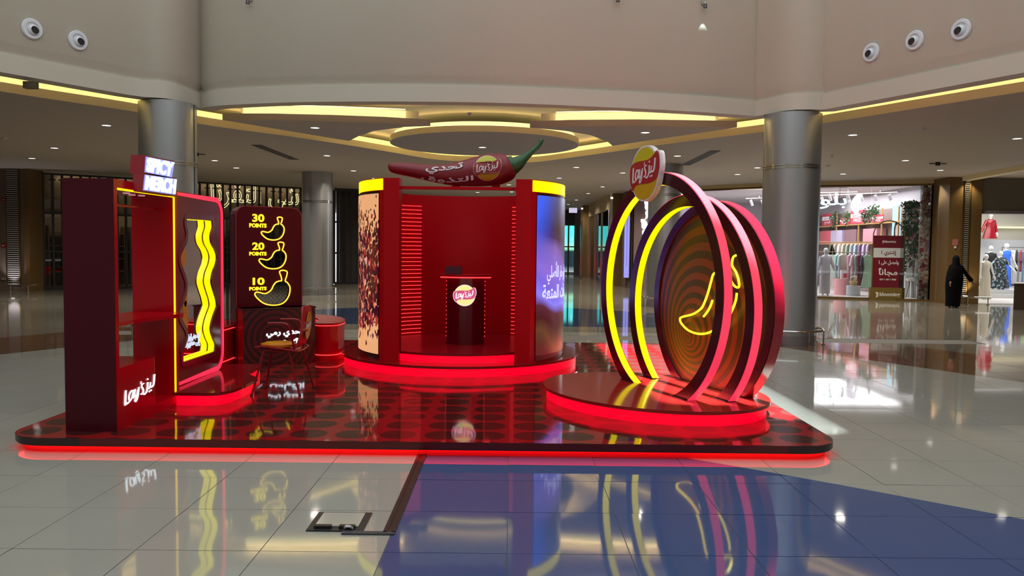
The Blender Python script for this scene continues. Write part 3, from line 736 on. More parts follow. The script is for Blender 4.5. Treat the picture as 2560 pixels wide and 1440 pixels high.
# ---- curved booth
BC = (BX, 10.65); BR = 1.34; IR = 1.25; BZ0, BZ1 = 0.25, 2.47
booth = empty('round_booth', (BC[0], BC[1], BZ0), 'round red open-fronted booth with curved screens on both flanks', 'booth')
af = math.acos(0.885/BR)        # half-angle of the front corners
aL, aR = PI+af, 2*PI-af         # front corners left / right (angles measured round the centre)
BOOTHIN = mat('booth inner wall red', (0.42, 0.001, 0.006), 0.32, spec=0.25)
mb = MB(); mb.arcwall(BC[0], BC[1], IR, BR-0.02, -af*0.45, PI+af*0.45, BZ0, 2.40, 72); mb.build('back_wall', BOOTHIN, booth, smooth=True)
mb = MB(); 
for sgn in (-1, 1):
    # wedge-shaped pylon: outer arc, flat front, flat inner cheek
    yf = BC[1]-math.sqrt(BR**2-0.885**2)+0.0
    arcp = []
    for k in range(25):
        a = (PI+af)-(af+0.42)*k/24 if sgn < 0 else (2*PI-af)+(af+0.42)*k/24
        arcp.append((BC[0]+BR*math.cos(a), BC[1]+BR*math.sin(a)))
    xin = BC[0]+sgn*0.70
    back = arcp[-1]
    inner_back = (BC[0]+sgn*(IR-0.10), BC[1]-0.25)
    poly = [(xin, yf)]+arcp+[(BC[0]+sgn*1.12, BC[1]+0.40), (BC[0]+sgn*1.10, yf+0.42), (xin, yf+0.22)]
    m2 = MB(); m2.prism(XY, poly, BZ0, BZ1); m2.build('pylon', REDD, booth, smooth=True)
    # screen and yellow light band
    def aw(a_from, a_to, r0, r1, z0, z1, nm, m):
        m3 = MB(); m3.arcwall(BC[0], BC[1], r0, r1, a_from, a_to, z0, z1, 40); return m3.build(nm, m, booth, smooth=True)
    s0 = (PI+af-0.012) if sgn < 0 else (2*PI-af+0.012); s1 = PI-0.42 if sgn < 0 else 2*PI+0.42
    ds = 0.055
    b0, b1 = (s1, s0) if sgn < 0 else (s0, s1)
    aw(b0, b1, BR+0.001, BR+0.012, 2.325, 2.46, 'yellow_light_band', YEL)
    c0, c1 = (s1, s0-ds) if sgn < 0 else (s0+ds, s1)
    aw(c0, c1, BR+0.001, BR+0.010, 0.27, 2.315, 'screen_surround', mat('screen surround brown', (0.035, 0.006, 0.006), 0.3))
    if sgn < 0:
        sm = mat('flake screen picture', (0.02, 0.01, 0.01), 0.25); q = NT(sm); po, X, Y, Z = q.pos('object')
        mp = q.n('ShaderNodeMapping'); mp.inputs['Scale'].default_value = (1.0, 1.0, 0.55); q.link(po, mp.inputs[0])
        vo = q.n('ShaderNodeTexVoronoi'); vo.inputs['Scale'].default_value = 27; q.link(mp.outputs[0], vo.inputs['Vector'])
        wn = q.n('ShaderNodeTexWhiteNoise'); q.link(vo.outputs['Position'], wn.inputs[0])
        n2 = q.n('ShaderNodeTexNoise'); n2.inputs['Scale'].default_value = 7; n2.inputs['Detail'].default_value = 3; q.link(po, n2.inputs['Vector'])
        up = q.m('SMOOTH_MIN', q.m('MULTIPLY', q.m('SUBTRACT', Z, 0.45), 3.5), q.m('MULTIPLY', q.m('SUBTRACT', 2.24, Z), 1.7), 0.2)
        dens = q.m('ADD', up, q.m('MULTIPLY', q.m('SUBTRACT', n2.outputs['Fac'], 0.5), 1.6))
        mk = q.m('MULTIPLY', q.m('LESS_THAN', wn.outputs['Value'], dens), q.m('LESS_THAN', vo.outputs['Distance'], 0.72))
        rp = q.n('ShaderNodeValToRGB'); q.link(wn.outputs['Color'], rp.inputs[0]); cr_ = rp.color_ramp; cr_.interpolation = 'CONSTANT'
        cr_.elements[0].color = (0.055, 0.003, 0.010, 1); cr_.elements[0].position = 0.0
        for ps_, cl in ((0.42, (0.14, 0.006, 0.012, 1)), (0.58, (0.03, 0.002, 0.014, 1)), (0.72, (0.40, 0.035, 0.03, 1)), (0.82, (0.85, 0.24, 0.17, 1)), (0.92, (0.75, 0.42, 0.62, 1))):
            e = cr_.elements.new(ps_); e.color = cl
        cr_.elements[-1].color = (0.9, 0.6, 0.55, 1) if len(cr_.elements) > 6 else cr_.elements[-1].color
        col = q.mix(mk, (0.86, 0.42, 0.19), rp.outputs[0])
        q.link(col, q.b.inputs['Emission Color']); q.b.inputs['Emission Strength'].default_value = 0.95
    else:
        sm = mat('blurred chilli screen picture', (0.02, 0.01, 0.02), 0.25); q = NT(sm); po, X, Y, Z = q.pos('object')
        n2 = q.n('ShaderNodeTexNoise'); n2.inputs['Scale'].default_value = 2.2; n2.inputs['Detail'].default_value = 0; q.link(po, n2.inputs['Vector'])
        tt = q.m('ADD', q.m('DIVIDE', q.m('SUBTRACT', Z, 0.28), 2.0), q.m('MULTIPLY', q.m('SUBTRACT', X, 0.5), 0.25))
        tt = q.m('ADD', tt, q.m('MULTIPLY', q.m('SUBTRACT', n2.outputs['Fac'], 0.5), 0.16))
        rp = q.n('ShaderNodeValToRGB'); q.link(tt, rp.inputs[0]); e = rp.color_ramp.elements; e[0].color = (0.03, 0.008, 0.005, 1); e[1].color = (0.10, 0.10, 0.28, 1)
        for ps_, cl in ((0.10, (0.10, 0.045, 0.012)), (0.20, (0.055, 0.006, 0.006)), (0.29, (0.10, 0.02, 0.03)), (0.36, (0.26, 0.22, 0.95)), (0.46, (0.20, 0.14, 0.75)), (0.55, (0.28, 0.16, 0.70)), (0.66, (0.22, 0.12, 0.40)), (0.74, (0.06, 0.02, 0.05)), (0.82, (0.045, 0.022, 0.03)), (0.90, (0.07, 0.06, 0.12))):
            k_ = rp.color_ramp.elements.new(ps_); k_.color = (*cl, 1)
        g1 = q.m('MULTIPLY', q.m('SMOOTHSTEP' if False else 'MAXIMUM', q.m('MULTIPLY', q.m('SUBTRACT', X, 0.50), 5.0), 0.0), q.m('MAXIMUM', q.m('SUBTRACT', 0.75, Z), 0.0)); g1 = q.m('MINIMUM', g1, 0.9)
        c1_ = q.mix(g1, rp.outputs[0], (0.012, 0.14, 0.045))
        g2 = q.m('MINIMUM', q.m('MULTIPLY', q.m('MAXIMUM', q.m('SUBTRACT', 0.56, X), 0.0), q.m('MAXIMUM', q.m('SUBTRACT', Z, 1.35), 0.0)), 0.16); g2 = q.m('MULTIPLY', g2, 6.0)
        c2_ = q.mix(g2, c1_, (0.04, 0.13, 1.0))
        g3 = q.m('MINIMUM', q.m('MULTIPLY', q.m('MAXIMUM', q.m('SUBTRACT', X, 0.58), 0.0), q.m('MAXIMUM', q.m('SUBTRACT', Z, 1.5), 0.0)), 0.14); g3 = q.m('MULTIPLY', g3, 6.0)
        c3_ = q.mix(g3, c2_, (0.22, 0.24, 0.27))
        q.link(c3_, q.b.inputs['Emission Color']); q.b.inputs['Emission Strength'].default_value = 1.0
    o = aw(c0, c1, BR+0.010, BR+0.016, 0.335, 2.285, 'screen', sm)
    o['label'] = 'screen showing a spray of red chilli flakes' if sgn < 0 else 'screen showing a blurred blue and purple picture with Arabic writing'
    if sgn > 0:
        m4 = MB(); rs = BR+0.018
        def wp(u, v, ww): return (BC[0]+(rs+ww)*math.cos(u), BC[1]+(rs+ww)*math.sin(u), v)
        a_l = c0+0.10
        put_text(m4, None, 'مع ليز حار الأصلي', a_l+0.05, 1.20, a_l+0.66, 1.48, 0.002, warp=wp, weight=0.012)
        put_text(m4, None, 'وقمات المتعة', a_l-0.02, 0.97, a_l+0.70, 1.20, 0.002, warp=wp, weight=0.02)
        m4.build('screen_lettering', emat('pale lilac screen lettering', (0.62, 0.66, 1.0), 1.1), o)
# led lines on the inner wall
for k in range(33):
    z = 0.395+0.0575*k
    for a0, a1 in ((R(122.0), R(160)), (R(50), R(58.0))):
        P = [(BC[0]+(IR-0.006)*math.cos(a0+(a1-a0)*i/10), BC[1]+(IR-0.006)*math.sin(a0+(a1-a0)*i/10), z) for i in range(11)]
        m2 = MB(); m2.tube(P, 0.0048, 5); m2.build('led_line', LINE, booth)
yf = BC[1]-math.sqrt(BR**2-0.885**2)
mb = MB(); mb.box((BC[0]-0.70, yf+0.10, 2.345), (BC[0]+0.70, yf+0.17, 2.38)); mb.build('cross_beam', REDD, booth)
# inner floor of the booth
ipoly = [(BC[0]-0.70, yf+0.0), ]
a0 = math.acos(0.72/1.27)
ipoly = [(BC[0]+1.24*math.cos(-PI/2+s_), BC[1]+0.13+1.24*math.sin(-PI/2+s_)) for s_ in [(-0.60+1.2*i/20) for i in range(21)]]
ipoly += [(BC[0]+1.235*math.cos(t_), BC[1]+1.235*math.sin(t_)) for t_ in [(-0.2+(PI+0.4)*i/40) for i in range(41)]]
fl = MB(); fl.prism(XY, ipoly, 0.34, 0.37); fl.build('inner_floor', mat('booth inner floor red', (0.24, 0.001, 0.006), 0.25), booth, smooth=True)
fl = MB(); fl.prism(XY, [(p[0]*1.0, p[1]+0.03) for p in ipoly[:21]]+[(BC[0]+0.7, BC[1]), (BC[0]-0.7, BC[1])], BZ0, 0.34); fl.build('glowing_riser', GLOW, booth, smooth=True)

# ---- podium in the booth
PC = (-0.585, 10.62)
pod = empty('podium', (PC[0], PC[1], 0.37), 'red podium with glowing roundel and red lit edges standing inside the booth', 'podium')
pp = [(PC[0]+0.245*math.cos(t_)*(1 if abs(math.cos(t_)) < 2 else 1), PC[1]+0.20*math.sin(t_)) for t_ in [2*PI*i/40 for i in range(40)]]
body = [(PC[0]-0.245, PC[1]+0.14), (PC[0]-0.245, PC[1]-0.10)]+[(PC[0]-0.245+0.49*i/16, PC[1]-0.10-0.10*math.sin(PI*i/16)) for i in range(1, 16)]+[(PC[0]+0.245, PC[1]-0.10), (PC[0]+0.245, PC[1]+0.14)]
mb = MB(); mb.prism(XY, body, 0.37, 1.245); mb.build('body', mat('podium maroon red gloss', (0.115, 0.001, 0.006), 0.14), pod, smooth=True)
top = [(PC[0]-0.335, PC[1]+0.17), (PC[0]-0.335, PC[1]-0.14)]+[(PC[0]-0.335+0.67*i/16, PC[1]-0.14-0.11*math.sin(PI*i/16)) for i in range(1, 16)]+[(PC[0]+0.335, PC[1]-0.14), (PC[0]+0.335, PC[1]+0.17)]
mb = MB(); mb.prism(XY, top, 1.262, 1.288); mb.build('top_board', REDD, pod, smooth=True)
mb = MB(); mb.prism(XY, [(PC[0]+(p[0]-PC[0])*0.985, PC[1]+(p[1]-PC[1])*0.985) for p in top], 1.245, 1.262); mb.build('led_edge', LINE, pod, smooth=True)
for sx in (-1, 1):
    for k in range(14):
        z = 1.20-0.056*k; mb = MB(); mb.sphere((PC[0]+sx*0.255, PC[1]-0.05, z), 0.007, 8); mb.build('led_dot', LINE, pod)
fr = Frame((PC[0]-0.005, PC[1]-0.200, 1.02), (1, 0, 0), (0, 0, 1), (0, -1, 0))
logo(pod, fr, 0.132, 0, 0, 0.012, lit=True, layer=0.002)
mb = MB(); mb.box((-0.86, 10.56, 1.288), (-0.64, 10.70, 1.395)); tb_ = mb.build('display_box', mat('dark plum card', (0.085, 0.004, 0.02), 0.3), loc=(-0.75, 10.63, 1.288), bevel=0.004); tag(tb_, 'small dark plum box standing on the podium top', 'box')

# ---- giant chilli on the beam
YC = 9.95
CP = [(970,417,3),(974,417,9),(985,419,13.5),(1005,422,15.5),(1035,426,17.5),(1080,433,21),(1130,436,27.5),(1180,431,35),(1215,426,39),(1240,423.5,39.5),(1262,420,36),(1274,417,31),(1281,414,22)]
CS = cr([(a, b, c) for a, b, c in CP], 5)
def chil(x):
    for i in range(len(CS)-1):
        if CS[i][0] <= x <= CS[i+1][0]:
            t = (x-CS[i][0])/(CS[i+1][0]-CS[i][0]+1e-9); return [CS[i][k]+(CS[i+1][k]-CS[i][k])*t for k in range(3)]
    return CS[-1]
chilli = empty('giant_chilli', ony(1190, 466, YC), 'giant red chilli with curled green stem lying on top of the booth beam', 'chilli sculpture')
mb = MB(); mb.tube([ony(a, b, YC) for a, b, c in CS], [c*YC/FPX for a, b, c in CS], 28); from mathutils.bvhtree import BVHTree; CBV = BVHTree.FromPolygons([Vector(v) for v in mb.v], mb.f); mb.build('body', mat('chilli red paint', (0.20, 0.006, 0.014), 0.38), chilli, smooth=True)
GRN = mat('chilli stem green', (0.012, 0.085, 0.020), 0.32)
mb = MB(); mb.tube([ony(1271, 418, YC), ony(1278, 415, YC), ony(1285, 413, YC)], [0.125, 0.128, 0.118], 28); mb.tube([ony(1284, 414, YC), ony(1291, 411, YC)], [0.108, 0.095], 28); mb.build('calyx', GRN, chilli, smooth=True)
sp = cr([(1288,412,19),(1300,404,16),(1313,394,10),(1328,381,7.3),(1342,369,6.4),(1350,359,5.8),(1354,352,5.4),(1357,349,4)], 5)
mb = MB(); mb.tube([ony(a, b, YC) for a, b, c in sp], [c*YC/FPX for a, b, c in sp], 16); mb.build('stem', GRN, chilli, smooth=True)
def on_chilli(x, y, w_=0.0):
    d0 = ray(x, y).normalized(); hit = CBV.ray_cast(Vector((0, 0, H)), d0)
    if hit[0] is not None:
        n0 = hit[1] if hit[1].dot(d0) < 0 else -hit[1]
        return hit[0]+(n0*0.4-d0*0.6)*(w_+0.002)
    c = chil(x); dy_ = (y-c[1]); r_ = c[2]; k = max(-0.97, min(0.97, dy_/r_))
    p = ony(x, y, YC); dep = math.sqrt(1-k*k)*r_*YC/FPX+w_
    dvec = (Vector((0, 0, H))-p).normalized(); return p+dvec*dep
def strips(poly, dv):
    v0 = min(p[1] for p in poly); v1 = max(p[1] for p in poly); n = max(1, int((v1-v0)/dv)); out = []
    for i in range(n):
        a, b = v0+(v1-v0)*i/n, v0+(v1-v0)*(i+1)/n
        pl_ = clip_half(clip_half(poly, lambda p: p[1]-a), lambda p: b-p[1])
        if len(pl_) > 2: out.append(pl_)
    return out
ID = Frame((0, 0, 0), (1, 0, 0), (0, 1, 0), (0, 0, 1))
def chil_piece(polys, w0, w1, nm, m, par):
    mb = MB()
    for pl_ in polys:
        for stp in strips(pl_, 2.2): mb.prism(ID, stp, w0, w1)
    mb.v = [tuple(on_chilli(x, -y, w_)) for x, y, w_ in mb.v]
    return mb.build(nm, m, par)
LX, LY, LS = 1218.5, -420.5, 31.0
lt_ = lambda pl_, g=1.0: [(u*LS*g+LX, v*LS*0.98*g+LY) for u, v in pl_]
rimm = mat('roundel rim rose', (0.62, 0.34, 0.33), 0.4)
chil_piece([lt_(LOGO_DISC, 1.06), lt_(LOGO_RIBBON, 1.05)], 0.001, 0.003, 'logo_rim', rimm, chilli)
chil_piece([lt_(clip_half(LOGO_DISC, lambda p: p[1]-0.05))], 0.006, 0.008, 'logo_disc_top', mat('roundel lime yellow', (0.50, 0.50, 0.02), 0.35), chilli)
chil_piece([lt_(clip_half(LOGO_DISC, lambda p: 0.05-p[1]))], 0.006, 0.008, 'logo_disc_bottom', mat('roundel amber', (0.50, 0.24, 0.01), 0.35), chilli)
chil_piece([lt_(LOGO_RIBBON)], 0.015, 0.017, 'logo_ribbon', mat('roundel ribbon red', (0.28, 0.008, 0.014), 0.35), chilli)
LETW = mat('printed white lettering', (0.72, 0.66, 0.68), 0.4)
mb = MB(); logo_letters(mb, ID, LS, LX, LY, 0.021, 0.023); mb.v = [tuple(on_chilli(x, -y, w_)) for x, y, w_ in mb.v]; mb.build('logo_lettering', LETW, chilli)
mb = MB()
def wtxt(amp, sag):
    def f(u, v, ww):
        x = u; y = -v
        t = (u-sag[0])/(sag[1]-sag[0]); y += sag[2]*math.sin(PI*min(1, max(0, t)))+sag[3]*t
        return on_chilli(x, y, ww)
    return f
put_text(mb, None, 'تحدي', 1064, -434, 1158, -413, 0.003, 0.011, weight=0.025, warp=wtxt(0, (1064, 1158, 4, -7)))
put_text(mb, None, 'التذوق', 1052, -451, 1184, -435, 0.003, 0.011, weight=0.02, warp=wtxt(0, (1052, 1186, 7, 2)))
mb.build('arabic_lettering', LETW, chilli)
mb = MB(); p0 = ony(1140, 466, YC); mb.box((p0.x-0.05, YC-0.03, 2.37), (p0.x+0.05, YC+0.03, p0.z+0.05)); mb.build('support_bracket', REDD, chilli); mb = MB(); p0 = ony(1240, 466, YC); mb.box((p0.x-0.05, YC-0.03, 2.37), (p0.x+0.05, YC+0.03, p0.z+0.05)); mb.build('support_bracket', REDD, chilli)

# ---- step under the arches
arch_step = disc_step('arch_step', 'oval red step with glowing riser under the hoop arches on the right', [p for p in circ(1.42, 7.93, 1.065, 96, -0.235)], PZ, 0.254, mat('arch step top red gloss', (0.34, 0.016, 0.014), 0.10))
UD = Vector((0.345, -0.939, 0)).normalized(); AFz = 0.254
SD = Vector((0.939, 0.345, 0)).normalized()
RINGM = mat('dark maroon hoop face', (0.045, 0.003, 0.010), 0.22)
def hoop(label, c, Rr, cz, rt, ax, pink=PINK, inner=YEL, name='hoop_arch', fill=None):
    fr = Frame((c[0], c[1], cz), UD, (0, 0, 1))
    t = empty(name, (c[0], c[1], AFz), label, 'arch', 'illuminated hoop arches')
    def arcpts(r_, n=90):
        s_ = (AFz-cz)/r_; a0 = math.asin(s_); return [(r_*math.cos(a0+(PI-2*a0)*i/n), r_*math.sin(a0+(PI-2*a0)*i/n)) for i in range(n+1)]
    o_, i_ = arcpts(Rr), arcpts(Rr-rt)
    mb = MB(); n = len(o_)
    for w_ in (-ax, 0.0): mb.v += [tuple(fr.p(u, v, w_)) for u, v in o_]+[tuple(fr.p(u, v, w_)) for u, v in i_]
    for i in range(n-1):
        mb.f += [(i, i+1, n+i+1, n+i), (2*n+i, 3*n+i, 3*n+i+1, 2*n+i+1), (i, 2*n+i, 2*n+i+1, i+1), (n+i, n+i+1, 3*n+i+1, 3*n+i)]
    mb.f += [(0, n, 3*n, 2*n), (n-1, 3*n-1, 4*n-1, 2*n-1)]
    mb.build('hoop_body', RINGM, t, smooth=True)
    def band(r_, w0, w1, nm, m, d):
        P = arcpts(r_); Q = arcpts(r_+d); mb = MB(); n = len(P)
        mb.v = [tuple(fr.p(u, v, w0)) for u, v in P]+[tuple(fr.p(u, v, w1)) for u, v in P]+[tuple(fr.p(u, v, w1)) for u, v in Q]+[tuple(fr.p(u, v, w0)) for u, v in Q]
        for i in range(n-1):
            for a, b in ((0, 1), (1, 2), (2, 3), (3, 0)): mb.f.append((a*n+i, a*n+i+1, b*n+i+1, b*n+i))
        mb.build(nm, m, t, smooth=True)
    if pink: band(Rr+0.0005, -ax+0.004, -0.006, 'outer_light_face' if pink is not REDG else 'outer_face', pink, 0.006)
    if inner: band(Rr-rt-0.0025, -ax+0.006, -0.008, 'inner_light_face', inner, 0.002)
    for sg in (-1, 1):
        rr = Rr-rt/2; a = math.asin((AFz-cz)/rr); u = rr*math.cos(a)*sg
        mb = MB(); mb.fbox(fr, u-rt*0.9, AFz-cz, -ax-0.03, u+rt*0.9, AFz-cz+0.006, 0.03); mb.build('foot_plate', mat('foot plate dark', (0.04, 0.008, 0.010), 0.25), t)
    return t, fr
RINGS = [((1.43, 7.94), 1.165, 1.235), ((1.745, 8.02), 1.122, 1.075)]
h1, f1 = hoop('tallest front hoop arch with yellow inside and pink outside light faces carrying the round sign', RINGS[0][0], RINGS[0][1], RINGS[0][2], 0.115, 0.092)
h2, f2 = hoop('second hoop arch, just behind the tallest one, with yellow and pink light faces', RINGS[1][0], RINGS[1][1], RINGS[1][2], 0.115, 0.092)
# back panel hoop with swirl disc
c3, R3, cz3 = (2.00, 8.10), 1.045, 1.095
h3, f3 = hoop('deep red back hoop filled with orange and brown swirl disc and neon chilli', c3, R3, cz3, 0.10, 0.115, pink=mat('hoop outer red gloss', (0.34, 0.006, 0.022), 0.16, coat=0.3), inner=None, name='swirl_back_hoop')
sw = mat('orange brown swirl print', (0.10, 0.03, 0.0), 0.38); q = NT(sw); tc = q.n('ShaderNodeTexCoord'); sp_ = q.n('ShaderNodeSeparateXYZ')
# swirl is worked out in the disc's own plane: u along the disc, v up
po = tc.outputs['Object']; q.link(po, sp_.inputs[0])
ux = q.m('ADD', q.m('MULTIPLY', q.m('SUBTRACT', sp_.outputs[0], c3[0]), UD.x), q.m('MULTIPLY', q.m('SUBTRACT', sp_.outputs[1], c3[1]), UD.y))
vy = q.m('SUBTRACT', sp_.outputs[2], cz3)
fu, fv = f3.uv(1713, 845)
ex, ey = -fu, -fv; R2 = 1.12**2-ex*ex-ey*ey
du = q.m('SUBTRACT', ux, fu); dv_ = q.m('SUBTRACT', vy, fv)
de = q.m('ADD', q.m('MULTIPLY', du, ex), q.m('MULTIPLY', dv_, ey)); d2 = q.m('ADD', q.m('POWER', du, 2.0), q.m('POWER', dv_, 2.0))
tt = q.m('DIVIDE', q.m('SUBTRACT', q.m('SQRT', q.m('ADD', q.m('POWER', de, 2.0), q.m('MULTIPLY', d2, R2))), de), R2)
ang = q.m('DIVIDE', q.m('ARCTAN2', dv_, du), 2*PI)
ph = q.m('ADD', q.m('MULTIPLY', q.m('POWER', tt, 0.62), 12.5), q.m('MULTIPLY', ang, 1.0))
fr_ = q.m('FRACT', ph); st = q.m('GREATER_THAN', fr_, 0.5)
q.link(q.mix(st, (0.045, 0.018, 0.003), (0.19, 0.030, 0.004)), q.b.inputs['Base Color'])
a0 = math.asin((AFz-cz3)/(R3-0.005)); dpoly = [((R3-0.012)*math.cos(a0+(PI-2*a0)*i/90), (R3-0.012)*math.sin(a0+(PI-2*a0)*i/90)) for i in range(91)]
mb = MB(); mb.prism(f3, dpoly, -0.10, -0.02); 
ob = mb.build('swirl_disc', sw, h3)
a1_ = math.asin((AFz-cz3)/(R3-0.10)); 
def zpx(z, ox, oy, L): return [(x/z+ox, y/z+oy) for x, y in L]
def neon(parent, fr, pts, off, r_, nm='neon_tube', m=None, closed=False, n=8):
    uv = [fr.uv(x, y, off) for x, y in pts]; s_ = cr([(a, b) for a, b in uv], 5, closed)
    mb = MB(); mb.tube([fr.p(a, b, off) for a, b in s_], r_, n, closed=closed); return mb.build(nm, m or YELT, parent, smooth=True)
Z3 = lambda L: zpx(3.13, 1640, 520, L)
neon(h3, f3, Z3([(600,600),(560,540),(500,505),(452,515),(430,580),(405,670),(375,750),(350,790),(290,830),(205,853),(188,870),(200,905),(250,955),(310,980),(370,985),(430,968),(500,925),(560,862),(600,790),(625,720),(632,665)]), 0.035, 0.0115)
neon(h3, f3, Z3([(442,722),(425,770),(400,815),(372,850)]), 0.035, 0.0115)
neon(h3, f3, Z3([(632,368),(605,385),(595,430),(600,460),(625,500),(645,560),(650,615),(625,618),(598,590),(582,560),(575,575)]), 0.035, 0.0115)
# round sign on the tallest hoop
fs = Frame(f1.p(0, 0, 0.02), UD, (0, 0, 1)); u_, v_ = fs.uv(1622, 434)
sg = empty('round_logo_sign', fs.p(u_, v_-0.27, 0), 'round yellow and red sign with white edge on top of the tallest hoop', 'sign')
logo(sg, fs.shift(u_, v_, -0.005), 0.262, 0, 0, 0.055, layer=0.003)
mb = MB(); mb.fbox(fs, u_+0.02, v_-0.15, -0.05, u_+0.12, v_+0.02, 0.0); mb.build('mounting_block', MAROON, sg)
# ---- merchandise cabinet on the left
CX0, CX1, CY0, CY1, CTOP = -3.59, -3.18, 6.43, 7.66, 2.165
cab = empty('merchandise_cabinet', (-3.38, 7.07, PZ), 'tall open maroon and red merchandise cabinet with yellow light strip at the left end', 'cabinet')
mb = MB(); mb.box((CX0, CY0, PZ), (CX1, CY0+0.012, CTOP)); mb.build('outer_cladding', MAROON, cab)
mb = MB(); mb.box((CX0, CY0+0.012, PZ), (CX1, CY0+0.065, CTOP)); mb.build('side_panel', REDG, cab)
mb = MB(); mb.box((CX0, CY1-0.055, PZ), (CX1, CY1, CTOP)); mb.build('side_panel', REDG, cab)
mb = MB(); mb.box((CX0, CY0+0.065, 2.095), (CX1, CY1-0.055, CTOP)); mb.build('top_board', REDG, cab)
mb = MB(); mb.prism(XY, rrect(CX0, CY0+0.065, CX1-0.002, 7.20, 0.07, 8, (0, 0, 1, 1)), PZ+0.085, 0.63); bb = mb.build('base_box', REDG, cab, smooth=True)
mb = MB(); mb.box((CX0, CY0+0.065, PZ), (CX1, CY1-0.055, PZ+0.085)); mb.build('plinth', REDG, cab)
sh = [(CX0+0.01, CY0+0.066), (CX1, CY0+0.066), (CX1-0.002, 6.75), (CX1+0.03, 6.95), (CX1+0.09, 7.15), (CX1+0.145, 7.34), (CX1+0.148, 7.42), (CX1+0.10, 7.48), (CX1, 7.60), (CX0+0.01, 7.60)]
mb = MB(); mb.prism(XY, sh, 0.970, 1.005); mb.build('shelf', REDG, cab, smooth=False)
mb = MB(); mb.tube([(-3.38, CY0+0.06, 1.975), (-3.38, CY1-0.05, 1.975)], 0.013, 12); mb.build('hanging_rail', mat('red enamel rail', (0.5, 0.03, 0.04), 0.15), cab, smooth=True)
for px, py in ((316,482.5),(330,487),(354,489)):
    p = onz(px, py, 2.094); mb = MB(); mb.cyl(p.x, min(max(p.y, 6.7), 7.5), 0.03, 2.088, 2.0945, 14); mb.build('cabinet_spotlight', emat('dim lens', (0.8, 0.4, 0.4), 0.6), cab)
ys = emat('cabinet yellow strip', (1.0, 0.66, 0.0), 1.35)
mb = MB(); mb.tube([(CX1+0.003, CY0+0.07, 2.087), (CX1+0.003, 7.575, 2.087), (CX1+0.003, 7.575, PZ+0.09)], 0.0095, 8); mb.build('light_strip', ys, cab)
fr = Frame((CX1, CY0, PZ), (0, 1, 0), (0, 0, 1), (1, 0, 0))
uv = [fr.uv(x/10.285+290, y/10.285+900) for x, y in ((230,1215),(1000,375),(270,650),(1000,820),(230,1215))]
(bu, bv), (tu, tv) = fr.uv(290+225/10.285, 900+1210/10.285), fr.uv(290+1000/10.285, 900+375/10.285)
mb = MB(); sx_ = (tu-bu)/((2062-1552)/300); lc = (bu+tu)/2
s_ = 0.205
wv = (tu-bu)/1.72; hv = (tv-bv)/0.86
class SF:
    def __init__(s, fr, su, sv, cu, cv): s.fr, s.su, s.sv, s.cu, s.cv = fr, su, sv, cu, cv
    def p(s, u, v, w_=0): return s.fr.p(s.cu+u*s.su, s.cv+v*s.sv, w_)
logo_letters(mb, SF(fr, wv, hv*0.98, (bu+tu)/2, (bv+tv)/2-0.01), 1.0, 0, 0, 0.001, 0.004); mb.build('lit_lettering', WHT, bb)
# ---- SPICY MERCH sign on the cabinet
sg = empty('merch_sign', (-3.14, 7.09, 2.10), 'stacked red box sign with glowing blue white SPICY MERCH letters on the cabinet top', 'sign')
SFc = emat('sign face lilac blue', (0.36, 0.40, 1.0), 0.85); SFl = emat('sign letters white blue', (0.74, 0.93, 1.0), 1.25)
REDSG = mat('sign box red', (0.28, 0.006, 0.02), 0.35)
XS = -3.095
fr = Frame((XS, 0, 0), (0, 1, 0), (0, 0, 1), (1, 0, 0))
def facequad(L): return [fr.uv(x, y) for x, y in L]
Zs = lambda L: zpx(6.543, 340, 380, L)
for word, quad, xb in (('SPICY', [(160,75),(622,165),(578,415),(140,330)], -3.215), ('MERCH', [(142,370),(655,440),(632,700),(115,625)], -3.185)):
    Q = facequad(Zs(quad)); us = [q_[0] for q_ in Q]; vs_ = [q_[1] for q_ in Q]
    g = 0.012
    A = [(Q[3][0]-g, Q[3][1]-g), (Q[2][0]+g, Q[2][1]-g), (Q[1][0]+g, Q[1][1]+g), (Q[0][0]-g, Q[0][1]+g)]
    mb = MB(); mb.prism(fr, A, xb-XS, -0.001); mb.build('sign_box', REDSG, sg)
    mb = MB(); mb.prism(fr, [Q[3], Q[2], Q[1], Q[0]], -0.001, 0.006); mb.build('lit_face', SFc, sg)
    def bil(s_, t_):
        a = (Q[3][0]+(Q[2][0]-Q[3][0])*s_, Q[3][1]+(Q[2][1]-Q[3][1])*s_); b = (Q[0][0]+(Q[1][0]-Q[0][0])*s_, Q[0][1]+(Q[1][1]-Q[0][1])*s_)
        return (a[0]+(b[0]-a[0])*t_, a[1]+(b[1]-a[1])*t_)
    mb = MB(); put_text(mb, None, word, 0.02, 0.04, 0.98, 0.97, 0.008, 0.006, weight=0.05, warp=lambda u, v, ww: fr.p(*bil(u, v), ww)); mb.build('sign_letters', SFl, sg)

# ---- curved step and mirror panel
stp = [(-3.17, 7.50), (-2.86, 7.50), (-2.76, 7.52), (-2.70, 7.60), (-2.66, 7.72), (-2.64, 7.95), (-2.63, 8.25), (-2.65, 8.38), (-2.70, 8.47), (-2.80, 8.60), (-2.86, 8.85), (-2.90, 9.35), (-3.52, 9.35), (-3.52, 7.68), (-3.17, 7.68)]
disc_step('curved_step', 'curved red step with glowing riser under the mirror panel', stp, PZ, 0.247, STEPT)
mp_ = empty('mirror_panel', (-3.37, 8.38, 0.247), 'tall rounded maroon panel with wavy mirror lined by yellow light bands and pink edge', 'mirror')
fr = Frame((-3.25, 7.70, 0.247), (0, 1, 0), (0, 0, 1), (1, 0, 0))
U1 = 1.345; V1 = 1.915
outer = rrect(0, 0.0, U1, V1, 0.20, 10, (0, 1, 1, 0))
Zw = lambda L: zpx(5.758, 430, 530, L); Zv = lambda L: zpx(5.143, 430, 740, L)
